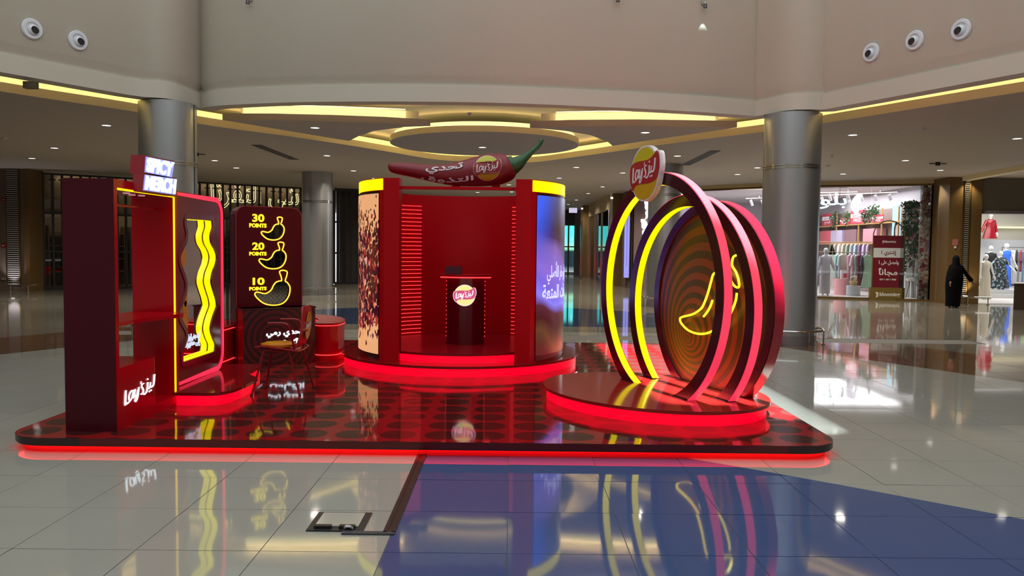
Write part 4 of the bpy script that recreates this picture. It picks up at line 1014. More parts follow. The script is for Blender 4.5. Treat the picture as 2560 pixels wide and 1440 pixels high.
left = Zw([(205,100),(202,180),(225,290),(213,430),(160,540),(120,640),(125,730),(165,840),(205,960),(215,1080),(195,1210)])+Zv([(125,130),(100,200),(120,290),(180,400),(200,480),(195,560),(160,660),(140,760),(140,850)])
right = Zv([(545,712),(552,620),(520,540),(492,440),(500,350),(525,260),(565,150)])+Zw([(640,1330),(625,1240),(585,1110),(560,1000),(580,870),(622,760),(640,650),(615,550),(562,450),(548,340),(578,220),(572,122)])
hl = cr([fr.uv(x, y) for x, y in left], 4); hr = cr([fr.uv(x, y) for x, y in right], 4)
hole = hl+hr
mb = MB(); mb.prism(fr, outer, -0.085, 0.0, holes=[hole]); mb.build('panel', mat('mirror panel maroon gloss', (0.17, 0.003, 0.010), 0.14, spec=0.4), mp_)
mb = MB(); mb.prism(fr, rrect(0.02, 0.02, U1-0.02, V1-0.02, 0.18, 10, (0, 1, 1, 0)), -0.18, -0.085); mb.build('back_board', MAROON, mp_)
mb = MB(); mb.prism(fr, [(min(p[0] for p in hole)-0.05, min(p[1] for p in hole)-0.05), (max(p[0] for p in hole)+0.05, min(p[1] for p in hole)-0.05), (max(p[0] for p in hole)+0.05, max(p[1] for p in hole)+0.05), (min(p[0] for p in hole)-0.05, max(p[1] for p in hole)+0.05)], -0.0845, -0.0815)
mb.build('mirror_glass', mat('mirror silver', (0.86, 0.88, 0.9), 0.01, metal=1.0), mp_)
def shrink(P, d):
    out = []; n = len(P)
    ar = sum(P[i][0]*P[(i+1) % n][1]-P[(i+1) % n][0]*P[i][1] for i in range(n)); sg_ = 1 if ar > 0 else -1
    for i in range(n):
        a, b = Vector(P[i-1]), Vector(P[(i+1) % n]); t_ = (b-a).normalized(); nn = Vector((-t_.y, t_.x))*sg_; out.append((P[i][0]+nn.x*d, P[i][1]+nn.y*d))
    return out
h2_ = shrink(hole, 0.004)
for w0, w1 in ((-0.075, -0.008),):
    mb = MB(); mb.prism(fr, h2_, w0, w1, caps=False); mb.build('yellow_light_band', YEL, mp_)
mb = MB(); mb.ribbon(fr, [(p[0], p[1]) for p in shrink(hole, -0.028)], 0.052, 0.0, 0.008, closed=True); mb.build('opening_trim', mat('opening trim plum', (0.16, 0.012, 0.022), 0.12), mp_)
pe = emat('pink edge light', (1.0, 0.02, 0.075), 1.15)
mb = MB(); P = rrect(0.026, 0.026, U1-0.026, V1-0.026, 0.175, 10, (0, 1, 1, 0)); mb.ribbon(fr, P, 0.05, 0.0, 0.010, closed=True); mb.build('edge_light', pe, mp_)
mb = MB(); fm_ = fr.shift(0, 0, -0.081)
for s__, L in (('أضف بعض البهارات', [(178,545),(352,640)]), ('إلى مظهرك', [(160,640),(352,740)])):
    a = fm_.uv(*zpx(5.143, 430, 740, [(L[0][0], L[1][1])])[0]); b = fm_.uv(*zpx(5.143, 430, 740, [(L[1][0], L[0][1]+8)])[0])
    v_lo = min(a[1], b[1])+0.03; v_hi = v_lo+0.10
    put_text(mb, fm_, s__, a[0], v_lo, b[0]+0.02, v_hi, 0.003, 0.001, weight=0.02)
mb.build('mirror_lettering', emat('bluish white mirror lettering', (0.7, 0.8, 1.0), 0.9), mp_)
for px, py, su, sv in ((456,640,0.07,0.11),(462,738,0.05,0.12),(463,790,0.07,0.16)):
    u_, v_ = fm_.uv(px, py); mb = MB(); mb.prism(fm_.shift(u_, v_, 0.0), [(su*math.cos(a*PI/10)*(1+0.06*math.sin(a*1.7)), sv*math.sin(a*PI/10)) for a in range(20)], 0.001, 0.006); mb.build('crisp_sticker', mat('crisp orange print', (0.62, 0.19, 0.02), 0.4, noise=(18, 0.4)), mp_)

# ---- low glowing wall behind the game
lw = empty('low_curved_wall', (-3.2, 10.6, PZ), 'low curved red wall with red light lines behind the points board', 'low wall')
path = [tuple(p) for p in cr([(-3.70, 9.15), (-3.70, 10.1), (-3.68, 11.0), (-3.45, 11.55), (-3.0, 11.75), (-2.62, 11.45), (-2.45, 11.0), (-2.45, 10.70)], 6)]
mb = MB(); mb.ribbon(XY, path, 0.34, PZ, 0.60); c = path[-1]
mb.build('wall_body', REDG, lw, smooth=True)
mb = MB(); mb.cyl(-2.45, 10.70, 0.17, PZ, 0.60, 32); mb.build('rounded_end', REDG, lw, smooth=True)
mb = MB(); mb.ribbon(XY, path, 0.36, 0.60, 0.622); mb.cyl(-2.45, 10.70, 0.18, 0.6001, 0.6221, 32); mb.build('top_cap', REDD, lw, smooth=True)
for z in (0.590, 0.20):
    sidel = []; 
    for i in range(len(path)):
        a, b = Vector(path[max(i-1, 0)]), Vector(path[min(i+1, len(path)-1)]); t_ = (b-a).normalized(); sidel.append((path[i][0]+t_.y*0.176, path[i][1]-t_.x*0.176, z))
    endc = [(-2.45+0.176*math.cos(t_), 10.70+0.176*math.sin(t_), z) for t_ in [PI-PI*i/12*-1 for i in range(13)]]
    other = [(path[i][0]*2-sidel[i][0], path[i][1]*2-sidel[i][1], z) for i in range(len(path))]
    mb = MB(); mb.tube(sidel, 0.006, 6); mb.build('led_line', LINE, lw)
    mb = MB(); mb.tube(list(reversed(other[30:]))[::-1]+[(-2.45+0.176*math.cos(t_), 10.70+0.176*math.sin(t_), z) for t_ in [2*PI-PI*i/12 for i in range(13)]], 0.006, 6); mb.build('led_line', LINE, lw)

# ---- game counter and points board
YW = R(34)
Tt = Vector((math.cos(YW), math.sin(YW), 0)); 
fc = Frame((-3.31, 9.90, PZ), Tt, (0, 0, 1))
gc = empty('game_counter', fc.p(0.45, 0, -0.1), 'low dark red counter with swirl print and glowing white Arabic lettering', 'counter')
swm = mat('dark swirl print', (0.05, 0.006, 0.006), 0.22); q = NT(swm); tc = q.n('ShaderNodeTexCoord'); sp_ = q.n('ShaderNodeSeparateXYZ'); q.link(tc.outputs['Object'], sp_.inputs[0])
cu0, cv0 = fc.uv(684, 845); cw = fc.p(cu0, cv0)
du = q.m('ADD', q.m('MULTIPLY', q.m('SUBTRACT', sp_.outputs[0], cw.x), Tt.x), q.m('MULTIPLY', q.m('SUBTRACT', sp_.outputs[1], cw.y), Tt.y)); dv_ = q.m('SUBTRACT', sp_.outputs[2], cw.z)
rr = q.m('SQRT', q.m('ADD', q.m('POWER', du, 2.0), q.m('POWER', dv_, 2.0)))
stt = q.m('GREATER_THAN', q.m('FRACT', q.m('ADD', q.m('MULTIPLY', rr, 13.5), q.m('DIVIDE', q.m('ARCTAN2', dv_, du), 2*PI))), 0.5)
q.link(q.mix(stt, (0.030, 0.004, 0.005), (0.095, 0.005, 0.010)), q.b.inputs['Base Color'])
CW = 0.93
mb = MB(); mb.fbox(fc, 0, 0, -0.24, CW, 0.735, 0.0); mb.build('counter_body', REDD, gc)
mb = MB(); mb.fbox(fc, 0.004, 0.004, 0.0, CW-0.004, 0.72, 0.004); mb.build('swirl_front', swm, gc)
mb = MB(); mb.fbox(fc, -0.012, 0.72, -0.25, CW+0.01, 0.735, 0.012); mb.build('top_board', MAROONG, gc)
mb = MB(); 
def trect(x0, y0, x1, y1, fr): a = fr.uv(x0, y1); b = fr.uv(x1, y0); return a[0], (a[1]+fr.uv(x1, y1)[1])/2, b[0], (b[1]+fr.uv(x0, y0)[1])/2
put_text(mb, fc, 'تحدي رمي', *trect(665, 824, 757, 843, fc), 0.012, 0.004, weight=0.035)
put_text(mb, fc, 'الأكياس', *trect(673, 846, 760, 866, fc), 0.012, 0.004, weight=0.035)
mb.build('lit_lettering', WHT, gc)
fp = Frame(fc.p(-0.01, 0, -0.27), Tt, (0, 0, 1)); 
PW, PH = 0.86, 2.02
board = empty('points_board', fp.p(0.42, 0, -0.1), 'tall dark red board with three chilli-shaped net holes and yellow points numbers', 'game board')
CHI = [(987,365),(1008,345),(1045,343),(1085,362),(1078,420),(1060,480),(1085,500),(1118,550),(1122,610),(1105,680),(1060,750),(990,790),(890,800),(790,778),(710,720),(668,665),(680,632),(720,632),(800,648),(860,618),(888,585),(905,545),(940,500),(985,482),(1012,478),(1008,430)]
C30 = zpx(8, 570, 500, CHI)
def mapc(bx0, by0, bx1, by1):
    xs = [p[0] for p in C30]; ys_ = [p[1] for p in C30]; a, b, c_, d = min(xs), max(xs), min(ys_), max(ys_)
    return [(bx0+(x-a)/(b-a)*(bx1-bx0), by0+(y-c_)/(d-c_)*(by1-by0)) for x, y in C30]
chs = [C30, mapc(648, 605.5, 715, 672), mapc(637.5, 676, 725, 763)]
holes = []
for L in chs:
    uvl = [fp.uv(x, y) for x, y in L]; holes.append(cr(uvl, 3, True))
body_holes = []
for L in chs:
    sub = [L[i] for i in [5,6,7,8,9,10,11,12,13,14,15,16,17,18,19,20,21,22,23,24]]
    body_holes.append(shrink(cr([fp.uv(x, y) for x, y in sub], 3, True), 0.012))
BRD = mat('points board dark red', (0.085, 0.001, 0.005), 0.24, spec=0.22)
bo = rrect(0, 0, PW, PH, 0.13, 10, (0, 0, 1, 1))
mb = MB(); mb.prism(fp, bo, -0.05, 0.0, holes=body_holes); mb.build('front_panel', BRD, board)
mb = MB(); mb.prism(fp, bo, -0.27, -0.05, caps=False); mb.build('side_shell', mat('board side plum', (0.12, 0.02, 0.035), 0.18), board, smooth=True)
mb = MB(); mb.ribbon(fp, rrect(0.004, 0.004, PW-0.004, PH-0.004, 0.126, 10, (0, 0, 1, 1)), 0.010, 0.0, 0.004, closed=True); mb.build('edge_bead', mat('board edge bead', (0.30, 0.02, 0.03), 0.25), board)
NET = mat('black net cord', (0.006, 0.006, 0.006), 0.8)
for L, hb in zip(chs, holes):
    neon(board, fp, L, 0.012, 0.0085, 'chilli_neon_outline', emat('yellow neon outline', (1.0, 0.74, 0.05), 1.35), closed=True)
    us = [p[0] for p in hb]; vs_ = [p[1] for p in hb]; mb = MB()
    u0, u1, v0, v1 = min(us)-0.02, max(us)+0.02, min(vs_)-0.02, max(vs_)+0.02; s_ = 0.055; k = -30
    n_ = int((u1-u0+v1-v0)/s_)+1
    for i in range(n_):
        for sg_ in (1, -1):
            c0 = (u0+s_*i) if sg_ > 0 else (u0+s_*i)
            pts = []
            for (aa, bb2) in ((v0, v1),):
                pu0 = c0 if sg_ < 0 else c0-(v1-v0); pu1 = c0-(v1-v0) if sg_ < 0 else c0
                A, B_ = (pu0, v0), (pu1, v1)
                # clip in u
                def cl(A, B_):
                    t0, t1 = 0.0, 1.0; d_ = B_[0]-A[0]
                    for lo in ((u0, 1), (u1, -1)):
                        f0 = (A[0]-lo[0])*lo[1]; f1_ = (B_[0]-lo[0])*lo[1]
                        if f0 < 0 and f1_ < 0: return None
                        if f0 < 0: t0 = max(t0, f0/(f0-f1_))
                        if f1_ < 0: t1 = min(t1, f0/(f0-f1_))
                    return (t0, t1) if t1 > t0 else None
                r_ = cl(A, B_)
                if r_:
                    P0 = (A[0]+(B_[0]-A[0])*r_[0], A[1]+(B_[1]-A[1])*r_[0]); P1_ = (A[0]+(B_[0]-A[0])*r_[1], A[1]+(B_[1]-A[1])*r_[1])
                    if near((*P0, 0), (*P1_, 0)) > 0.01: mb.tube([fp.p(*P0, -0.075), fp.p(*P1_, -0.075)], 0.0022, 4)
    mb.build('net', NET, board)
mb = MB(); 
def num(mb_, s__, x0, y0, x1, y1, wgt): mb = MB(); put_text(mb, fp, s__, *trect(x0, y0, x1, y1, fp), 0.008, 0.001, weight=wgt); mb.build('number' if s__[0] in '123' else 'points_word', YELT, board)
num(mb, '30', 630.5, 535, 660.5, 555, 0.03); num(mb, 'POINTS', 623, 558.5, 666, 569, 0.045)
num(mb, '20', 630.5, 606, 660.5, 625, 0.03); num(mb, 'POINTS', 623, 629.5, 666, 639, 0.045)
num(mb, '10', 631.5, 694, 661, 712.5, 0.03); num(mb, 'POINTS', 623, 717, 666, 726, 0.045)
mb = MB()
for i in range(10): 
    P = [fp.p(-0.055+0.004*math.sin(k*1.3+i), 0.25+0.165*k, -0.24+0.012*i) for k in range(11)]
    mb.tube(P, 0.0022, 4)
for k in range(60): mb.tube([fp.p(-0.058, 0.25+0.0275*k, -0.24), fp.p(-0.05, 0.262+0.0275*k, -0.13)], 0.0022, 4)
mb.build('catch_net', NET, board)['label'] = 'black cord net hanging beside the board'

# ---- chair
ch = empty('armchair', (-2.33, 8.27, PZ), 'red metal-legged plastic armchair with orange seat pad and roundel on its back', 'chair')
CR = mat('chair red plastic', (0.42, 0.014, 0.016), 0.30); CM_ = mat('chair red tube', (0.25, 0.006, 0.010), 0.25)
S0 = Vector((0.05, 0.02, 0))
mb = MB(); nu, nv = 14, 10; vs = []; 
def seatz(u, v): return 0.585+0.022*math.cos(u*PI*0.9)+0.012*(2*v-1)**2-0.02*(1-u)*0
for top_ in (0, 1):
    for i in range(nu+1):
        for j in range(nv+1):
            u, v = i/nu, j/nv; w_ = 0.20+0.02*u
            vs.append((-2.585+0.45*u, 8.27+(v-0.5)*2*w_, seatz(u, v)+(0.014 if top_ else 0)-0.02*max(0, 0.12-u)*6))
K = (nu+1)*(nv+1); fs_ = []
for i in range(nu):
    for j in range(nv):
        a = i*(nv+1)+j; fs_ += [(a, a+1, a+nv+2, a+nv+1), (K+a, K+a+nv+1, K+a+nv+2, K+a+1)]
rim = [i*(nv+1) for i in range(nu+1)]+[nu*(nv+1)+j for j in range(1, nv+1)]+[i*(nv+1)+nv for i in range(nu-1, -1, -1)]+[j for j in range(nv-1, 0, -1)]
for a, b in zip(rim, rim[1:]+rim[:1]): fs_.append((a, b, b+K, a+K))
mb.add(vs, fs_); mb.build('seat', CR, ch, smooth=True)
mb = MB(); mb.loft([(-2.39, 8.25, 0.606, 0.175, 0.165), (-2.39, 8.25, 0.632, 0.18, 0.17), (-2.385, 8.25, 0.648, 0.13, 0.13), (-2.38, 8.25, 0.652, 0.03, 0.03)], 28); mb.build('seat_pad', mat('amber seat pad', (0.62, 0.20, 0.008), 0.22), ch, smooth=True)
fb = Frame((-2.155, 8.27, 0.60), (0, 1, 0), Vector((0.09, 0, 1)).normalized())
bk = []
for i in range(9):
    v = i/8; bk.append((v, 0.02*math.sin(v*PI)+(-0.03*(1-v)**4)))
mb = MB(); vs = []
for w_ in (0, 0.016):
    for v, off_ in bk:
        hw = 0.175+0.015*math.sin(v*PI)-0.03*max(0, v-0.85)*6
        for j in range(9): u = -hw+2*hw*j/8; vs.append(fb.p(u, v*0.43, w_+off_+0.008*(1-(j-4)**2/16.0)))
K = 81; fs_ = []
for i in range(8):
    for j in range(8):
        a = i*9+j; fs_ += [(a, a+9, a+10, a+1), (K+a, K+a+1, K+a+10, K+a+9)]
rim = [i*9 for i in range(9)]+[72+j for j in range(1, 9)]+[i*9+8 for i in range(7, -1, -1)]+[j for j in range(7, 0, -1)]
for a, b in zip(rim, rim[1:]+rim[:1]): fs_.append((a, b, b+K, a+K))
mb.add(vs, fs_); bko = mb.build('backrest', CR, ch, smooth=True)
fl_ = fb.shift(0.0, 0.225, 0.047)
if fl_.W.x < 0: fl_ = Frame(fl_.O, (0, 1, 0), fb.V)
lt2 = lambda g, sy=1.0: [(u*0.105*g, v*0.145*g*sy) for u, v in LOGO_DISC]
mb = MB(); mb.prism(fl_, clip_half(lt2(1), lambda p: p[1]-0.045), 0, 0.004); mb.prism(fl_, clip_half(lt2(1), lambda p: -p[1]-0.055), 0, 0.004); mb.build('roundel', mat('roundel amber', (0.5, 0.24, 0.01), 0.35), bko)
mb = MB(); logo_letters(mb, fl_, 0.095, 0, 0, 0.001, 0.005); mb.build('roundel_lettering', LETW, bko)
def leg(a, b, c_): m = MB(); m.tube(cr([a, b, c_], 5), 0.0115, 8); return m.build('leg', CM_, ch, smooth=True)
for (fx, fy, tx, ty) in ((-2.605, 8.04, -2.50, 8.12), (-2.60, 8.49, -2.50, 8.42), (-2.13, 8.09, -2.24, 8.12), (-2.10, 8.55, -2.18, 8.42)):
    leg((tx+0.05, ty, 0.590), (tx, ty, 0.560), (fx, fy, PZ))
    m = MB(); m.cyl(fx, fy, 0.014, PZ, PZ+0.015, 10); m.build('foot_cap', BLACKM, ch)
m = MB(); m.tube([(-2.5, 8.12, 0.572), (-2.2, 8.12, 0.572)], 0.0105, 8); m.tube([(-2.5, 8.42, 0.572), (-2.18, 8.42, 0.572)], 0.0105, 8); m.build('seat_frame', CM_, ch, smooth=True)
for yy in (8.05, 8.50):
    m = MB(); m.tube(cr([(-2.44, yy, 0.86), (-2.36, yy, 0.862), (-2.27, yy, 0.858), (-2.225, yy+0.0, 0.82), (-2.205, yy+(8.27-yy)*0.15, 0.70), (-2.19, yy+(8.27-yy)*0.3, 0.585)], 4), 0.0115, 8); m.build('armrest', CM_, ch, smooth=True)
# ================================================================== BACKGROUND OF THE MALL
LINO = mat('pale shop floor', (0.70, 0.68, 0.66), 0.2)
SHOPW = mat('shop wall lilac white', (0.50, 0.47, 0.52), 0.6)
SHOPC = mat('shop ceiling', (0.48, 0.42, 0.44), 0.7)
GOLD = mat('gold brown frame', (0.16, 0.095, 0.025), 0.3, metal=0.4)
PINKW = mat('pink taupe wall', (0.27, 0.19, 0.185), 0.5)
CREAM = mat('cream soffit', (0.55, 0.44, 0.25), 0.6)
GLASS = glass_mat('shop window glass', (0.93, 0.96, 0.96))
def wallseg(mb, a, b, z0, z1, t=0.2, side=1):
    a = Vector((a[0], a[1], 0)); b = Vector((b[0], b[1], 0)); e = (b-a).normalized(); n = Vector((-e.y, e.x, 0))*side
    mb.add([tuple(p+Vector((0, 0, z))) for z in (z0, z1) for p in (a, b, b+n*t, a+n*t)], [(0,1,2,3),(7,6,5,4),(0,4,5,1),(1,5,6,2),(2,6,7,3),(3,7,4,0)]); return mb
def seg_frame(a, b, off=0.0):
    a = Vector((a[0], a[1], 0)); b = Vector((b[0], b[1], 0)); U = (b-a).normalized(); W = Vector((U.y, -U.x, 0)); return Frame(a+W*off, U, (0, 0, 1), W), (b-a).length
# ---- left: beige wall with louvre and wooden pilaster
mb = MB(); wallseg(mb, (-25, 6), (-22, 20), 0, CZ); wallseg(mb, (-22, 20), (-18.4, 26.6), 0, CZ); wallseg(mb, (-18.4, 26.75), (-16.1, 26.75), 0, CZ); struct(mb.build('wall_left', BEIGE))
fl = Frame((-17.2, 26.75, 0), (1, 0, 0), (0, 0, 1), (0, -1, 0))
def pxr(fr, x0, y0, x1, y1): a = fr.uv(x0, y1); b = fr.uv(x1, y0); return a[0], a[1], b[0], b[1]
mb = MB(); mb.box((-16.16, 26.70, 0), (-16.0, 27.52, CZ)); wp_ = mb.build('wooden_pilaster', WOOD, loc=(-16.08, 27.1, 0)); tag(wp_, 'golden brown wooden pilaster between the left louvre wall and the black shopfront', 'pilaster')
def louvre(fr, x0, y0, x1, y1, label, n, lightcol):
    u0, v0, u1, v1 = pxr(fr, x0, y0, x1, y1); t = empty('louvre_panel', fr.p((u0+u1)/2, v0, 0), label, 'louvre', 'tall horizontal slat louvre panels lit at both ends')
    mb = MB(); mb.fbox(fr, u0-0.03, v0-0.05, 0.0, u1+0.03, v1+0.05, 0.012); mb.build('back_plate', mat('louvre back', (0.03, 0.028, 0.026), 0.5), t)
    SL = mat('louvre slat metal', (0.62, 0.59, 0.52), 0.35, metal=0.25)
    mb = MB(); h_ = (v1-v0)/n
    c = fr.p((u0+u1)/2, 0, 0.05); s0_ = None
    for k in range(n):
        v = v0+h_*(k+0.5)
        if s0_ is None:
            mb = MB(); mb.fbox(fr, u0, v-h_*0.10, 0.013, u1, v+h_*0.25, 0.040); s0_ = mb.build('slat', SL, t)
        else:
            o = s0_.copy(); C.objects.link(o); o.location = (0, 0, h_*k)
    mb = MB(); mb.fbox(fr, u0-0.03, v0-0.02, 0, u0, v1+0.02, 0.03); mb.fbox(fr, u1, v0-0.02, 0, u1+0.04, v1+0.02, 0.05); mb.build('side_rail', GOLD, t)
    for vv, rx in ((v1-0.02, 0), (v0+0.02, PI)):
        mb = MB(); mb.fbox(fr, (u0+u1)/2-0.06, vv-0.01, 0.10, (u0+u1)/2+0.06, vv+0.01, 0.16); mb.build('accent_lamp', emat('accent lamp lens', (1, 0.92, 0.8), 2.0), t)
        p = fr.p((u0+u1)/2, vv+(-0.05 if rx == 0 else 0.05), 0.14); lamp('accent_beam', 'SPOT', p, (rx, 0, 0), 60, lightcol, parent=t, spot_size=R(110), spot_blend=0.8, shadow_soft_size=0.04)
    return t
louvre(fl, 22, 408, 45, 712, 'tall slatted metal louvre panel in the beige wall at the far left', 58, (0.9, 0.85, 1.0))
for (x0, y0, x1, y1), lab, m_ in (((4.5,495,17,503.5),'small red alarm sounder high on the left beige wall',mat('alarm red', (0.22, 0.01, 0.012), 0.4)),((4.5,608,15.5,619),'small red manual call point with white mark on the left beige wall',mat('alarm red', (0.22, 0.01, 0.012), 0.4)),((5,693,15.5,700.5),'small grey socket plate low on the left beige wall',mat('plate grey', (0.25, 0.22, 0.22), 0.5))):
    u0, v0, u1, v1 = pxr(fl, x0, y0, x1, y1); nm = 'alarm_sounder' if 'sounder' in lab else 'call_point' if 'call' in lab else 'socket_plate'
    t = empty(nm, fl.p((u0+u1)/2, v0, 0), lab, 'fire alarm' if 'red' in lab else 'socket', None)
    mb = MB(); mb.fbox(fl, u0, v0, 0, u1, v1, 0.05); mb.build('housing', m_, t, bevel=0.006)
    mb = MB(); mb.fbox(fl, u0+(u1-u0)*0.25, v0+(v1-v0)*0.35, 0.05, u0+(u1-u0)*0.75, v0+(v1-v0)*0.6, 0.055); mb.build('label_plate', mat('plate white', (0.5, 0.42, 0.42), 0.5), t)
def guard_rail(P, z, label, posts):
    t = empty('guard_rail', (P[0][0], P[0][1], 0), label, 'rail', 'low chrome guard rails')
    mb = MB(); mb.tube([(x, y, z) for x, y in P], 0.022, 8); mb.build('rail', CHROME, t, smooth=True)
    for x, y in posts:
        mb = MB(); mb.tube([(x, y, z), (x, y, 0)], 0.016, 8); mb.cyl(x, y, 0.045, 0, 0.02, 12); mb.build('post', CHROME, t, smooth=True)
guard_rail([(-18.2, 26.3), (-15.75, 26.3), (-15.7, 26.5)], 0.24, 'low chrome guard rail in front of the left beige wall', [(-16.9, 26.3), (-16.42, 26.3), (-15.85, 26.3)])

# ---- black lattice shopfront on the left
A, B = (-16.0, 27.5), (-7.55, 34.1); ff, L = seg_frame(A, B)
sf = empty('lattice_shopfront', ff.p(L/2, 0, 0), 'black metal lattice shopfront with closed vertical bars behind the stand on the left', 'shopfront')
pitch = 0.285; n = int(L/pitch)
bar0 = None
for k in range(n+1):
    u = L*k/n
    if bar0 is None: mb = MB(); mb.fbox(ff, -0.035, 0.02, -0.04, 0.035, CZ-0.10, 0.04); bar0 = mb.build('lattice_bar', BLACKM, sf)
    else:
        o = bar0.copy(); C.objects.link(o); o.location = ff.U*u
for v0_, v1_, nm in ((CZ-0.12, CZ-0.01, 'head_rail'), (0.0, 0.10, 'bottom_rail'), (2.62, 2.69, 'middle_rail'), (1.30, 1.37, 'lower_rail')):
    mb = MB(); mb.fbox(ff, 0, v0_, -0.05, L, v1_, 0.05); mb.build(nm, BLACKM, sf)
for k in range(0, n, 4):
    mb = MB(); mb.fbox(ff, L*k/n, 0.1, -0.09, min(L, L*(k+4)/n)-0.01, CZ-0.12, -0.08); mb.build('glass_pane', glass_mat('dark shop glass', (0.50, 0.48, 0.46)), sf)
mb = MB(); mb.fbox(ff, 0, CZ-0.06, 0.05, L, CZ, 0.10); mb.build('head_trim', mat('pale head trim', (0.42, 0.38, 0.32), 0.4), sf)
for k in range(1, n, 1):
    if k % 3: mb = MB(); u = L*k/n; mb.fbox(ff, u-0.10, CZ-0.30, -0.03, u+0.10, CZ-0.26, 0.03); mb.build('bar_tie', BLACKM, sf)
ob = Frame(ff.O, ff.U, ff.V, ff.W)
mb = MB(); a = ff.uv(528, 527); b = ff.uv(748, 466)
put_text(mb, ff, 'شي التقرتا', a[0], a[1]-0.1, b[0], b[1]+0.05, 0.02, -0.055, outline=0.012)
o = mb.build('neon_outline_sign', emat('pale yellow outline neon', (1.0, 0.90, 0.45), 1.0), loc=ff.p((a[0]+b[0])/2, a[1], 0)); tag(o, 'pale yellow outlined Arabic neon lettering inside the black lattice shopfront', 'neon sign')
# tan reflection panel added behind the glass to show ceiling reflections, and a narrow return of the same lattice
mb = MB(); mb.fbox(ff, 0.1, 2.66, -1.0, L-0.1, CZ-0.05, -0.9); o = mb.build('reflection_panel', mat('tan reflection panel', (0.34, 0.27, 0.18), 0.35, metal=0.3), loc=ff.p(L/2, 2.66, -0.95)); tag(o, 'tan reflection panel added to stand for ceiling reflections in the lattice glass', 'reflection panel')
lamp('reflection_panel_fill', 'AREA', ff.p(L/2, CZ-0.12, -0.35), (R(35), 0, math.atan2(ff.U.y, ff.U.x)), 60, (1, 0.85, 0.62), shape='RECTANGLE', size=9.5, size_y=0.15)  # added lamp without a fixture, brightens the panel standing for reflections
f2_, L2 = seg_frame((-7.50, 34.15), (-6.35, 34.5)); sf2 = empty('lattice_shopfront', f2_.p(L2/2, 0, 0), 'narrow return of black lattice just left of the round booth', 'shopfront')
b0_ = None
for k in range(6):
    if b0_ is None: mb = MB(); mb.fbox(f2_, -0.035, 0.02, -0.04, 0.035, CZ-0.10, 0.04); b0_ = mb.build('lattice_bar', BLACKM, sf2)
    else: o = b0_.copy(); C.objects.link(o); o.location = f2_.U*(L2*k/5)
for v0_, v1_, nm in ((CZ-0.12, CZ-0.01, 'head_rail'), (0.0, 0.10, 'bottom_rail'), (2.62, 2.69, 'middle_rail'), (1.30, 1.37, 'lower_rail')):
    mb = MB(); mb.fbox(f2_, 0, v0_, -0.05, L2, v1_, 0.05); mb.build(nm, BLACKM, sf2)
# dim shop interior behind the lattice
DIM = mat('dim shop wall', (0.16, 0.13, 0.09), 0.6); fb_ = ff.shift(0, 0, -4.0)
mb = MB(); mb.fbox(ff, -0.5, 0, -4.2, L+0.3, CZ, -4.0); mb.fbox(ff, -0.6, 0, -4.2, -0.4, CZ, -0.05); struct(mb.build('wall_back_left', DIM))
rl = random.Random(4)
for k in range(7):
    u = 0.6+1.45*k; t = empty('display_shelf', ff.p(u, 0, -3.4), 'dim wooden display shelf %s behind the black lattice' % ['farthest left', 'second from the left', 'third from the left', 'in the middle', 'third from the right', 'second from the right', 'farthest right'][k], 'shelf', 'dim display shelves behind the lattice')
    for sx_ in (0, 1.2): mb = MB(); mb.fbox(ff, u+sx_, 0, -3.9, u+sx_+0.05, 2.3, -3.3); mb.build('upright', mat('dim wood', (0.10, 0.06, 0.03), 0.5), t)
    for v in (0.5, 1.0, 1.5, 2.0): mb = MB(); mb.fbox(ff, u+0.05, v, -3.9, u+1.2, v+0.04, -3.3); mb.build('shelf_board', mat('dim wood', (0.10, 0.06, 0.03), 0.5), t)
    for v in (0.54, 1.54):
        for i in range(3):
            uu = u+0.15+0.36*i; hh = 0.12+0.2*rl.random(); mb = MB(); mb.loft([(0, 0, 0, 0.06, 0.06), (0, 0, hh*0.7, 0.07, 0.07), (0, 0, hh*0.85, 0.03, 0.03), (0, 0, hh, 0.035, 0.035)], 10)
            c = ff.p(uu, v, -3.6); mb.v = [(x+c.x, y+c.y, z+c.z) for x, y, z in mb.v]
            cm = [(0.35, 0.20, 0.08), (0.28, 0.24, 0.20), (0.10, 0.09, 0.15), (0.30, 0.08, 0.05)][rl.randrange(4)]
            o = mb.build('jar', mat('jar %d' % int(cm[0]*100), cm, 0.3), loc=c, smooth=True); tag(o, '%s jar on the %s board of the shelf %s behind the lattice' % (('left', 'middle', 'right')[i], 'low' if v < 1 else 'high', ['farthest left', 'second from left', 'third from left', 'in the middle', 'third from right', 'second from right', 'farthest right'][k]), 'jar', 'jars on the dim display shelves')
for k in range(14):
    u = 0.5+0.72*k; p = ff.p(u, CZ-0.03, -1.0-1.1*(k % 3)); mb = MB(); mb.cyl(p.x, p.y, 0.09, CZ-0.03, CZ-0.015, 14)
    o = mb.build('shop_ceiling_lamp', emat('dim shop lamp', (1.0, 0.85, 0.6), 2.2), loc=p); tag(o, '%s small warm ceiling lamp from the left inside the lattice shop' % ['first', 'second', 'third', 'fourth', 'fifth', 'sixth', 'seventh', 'eighth', 'ninth', 'tenth', 'eleventh', 'twelfth', 'thirteenth', 'fourteenth'][k], 'ceiling lamp', 'ceiling lamps in the lattice shop')
lamp('lattice_shop_light', 'AREA', ff.p(L/2, CZ-0.1, -2.2), (0, 0, math.atan2(ff.U.y, ff.U.x)), 330, (1, 0.85, 0.62), shape='RECTANGLE', size=9, size_y=2.5)
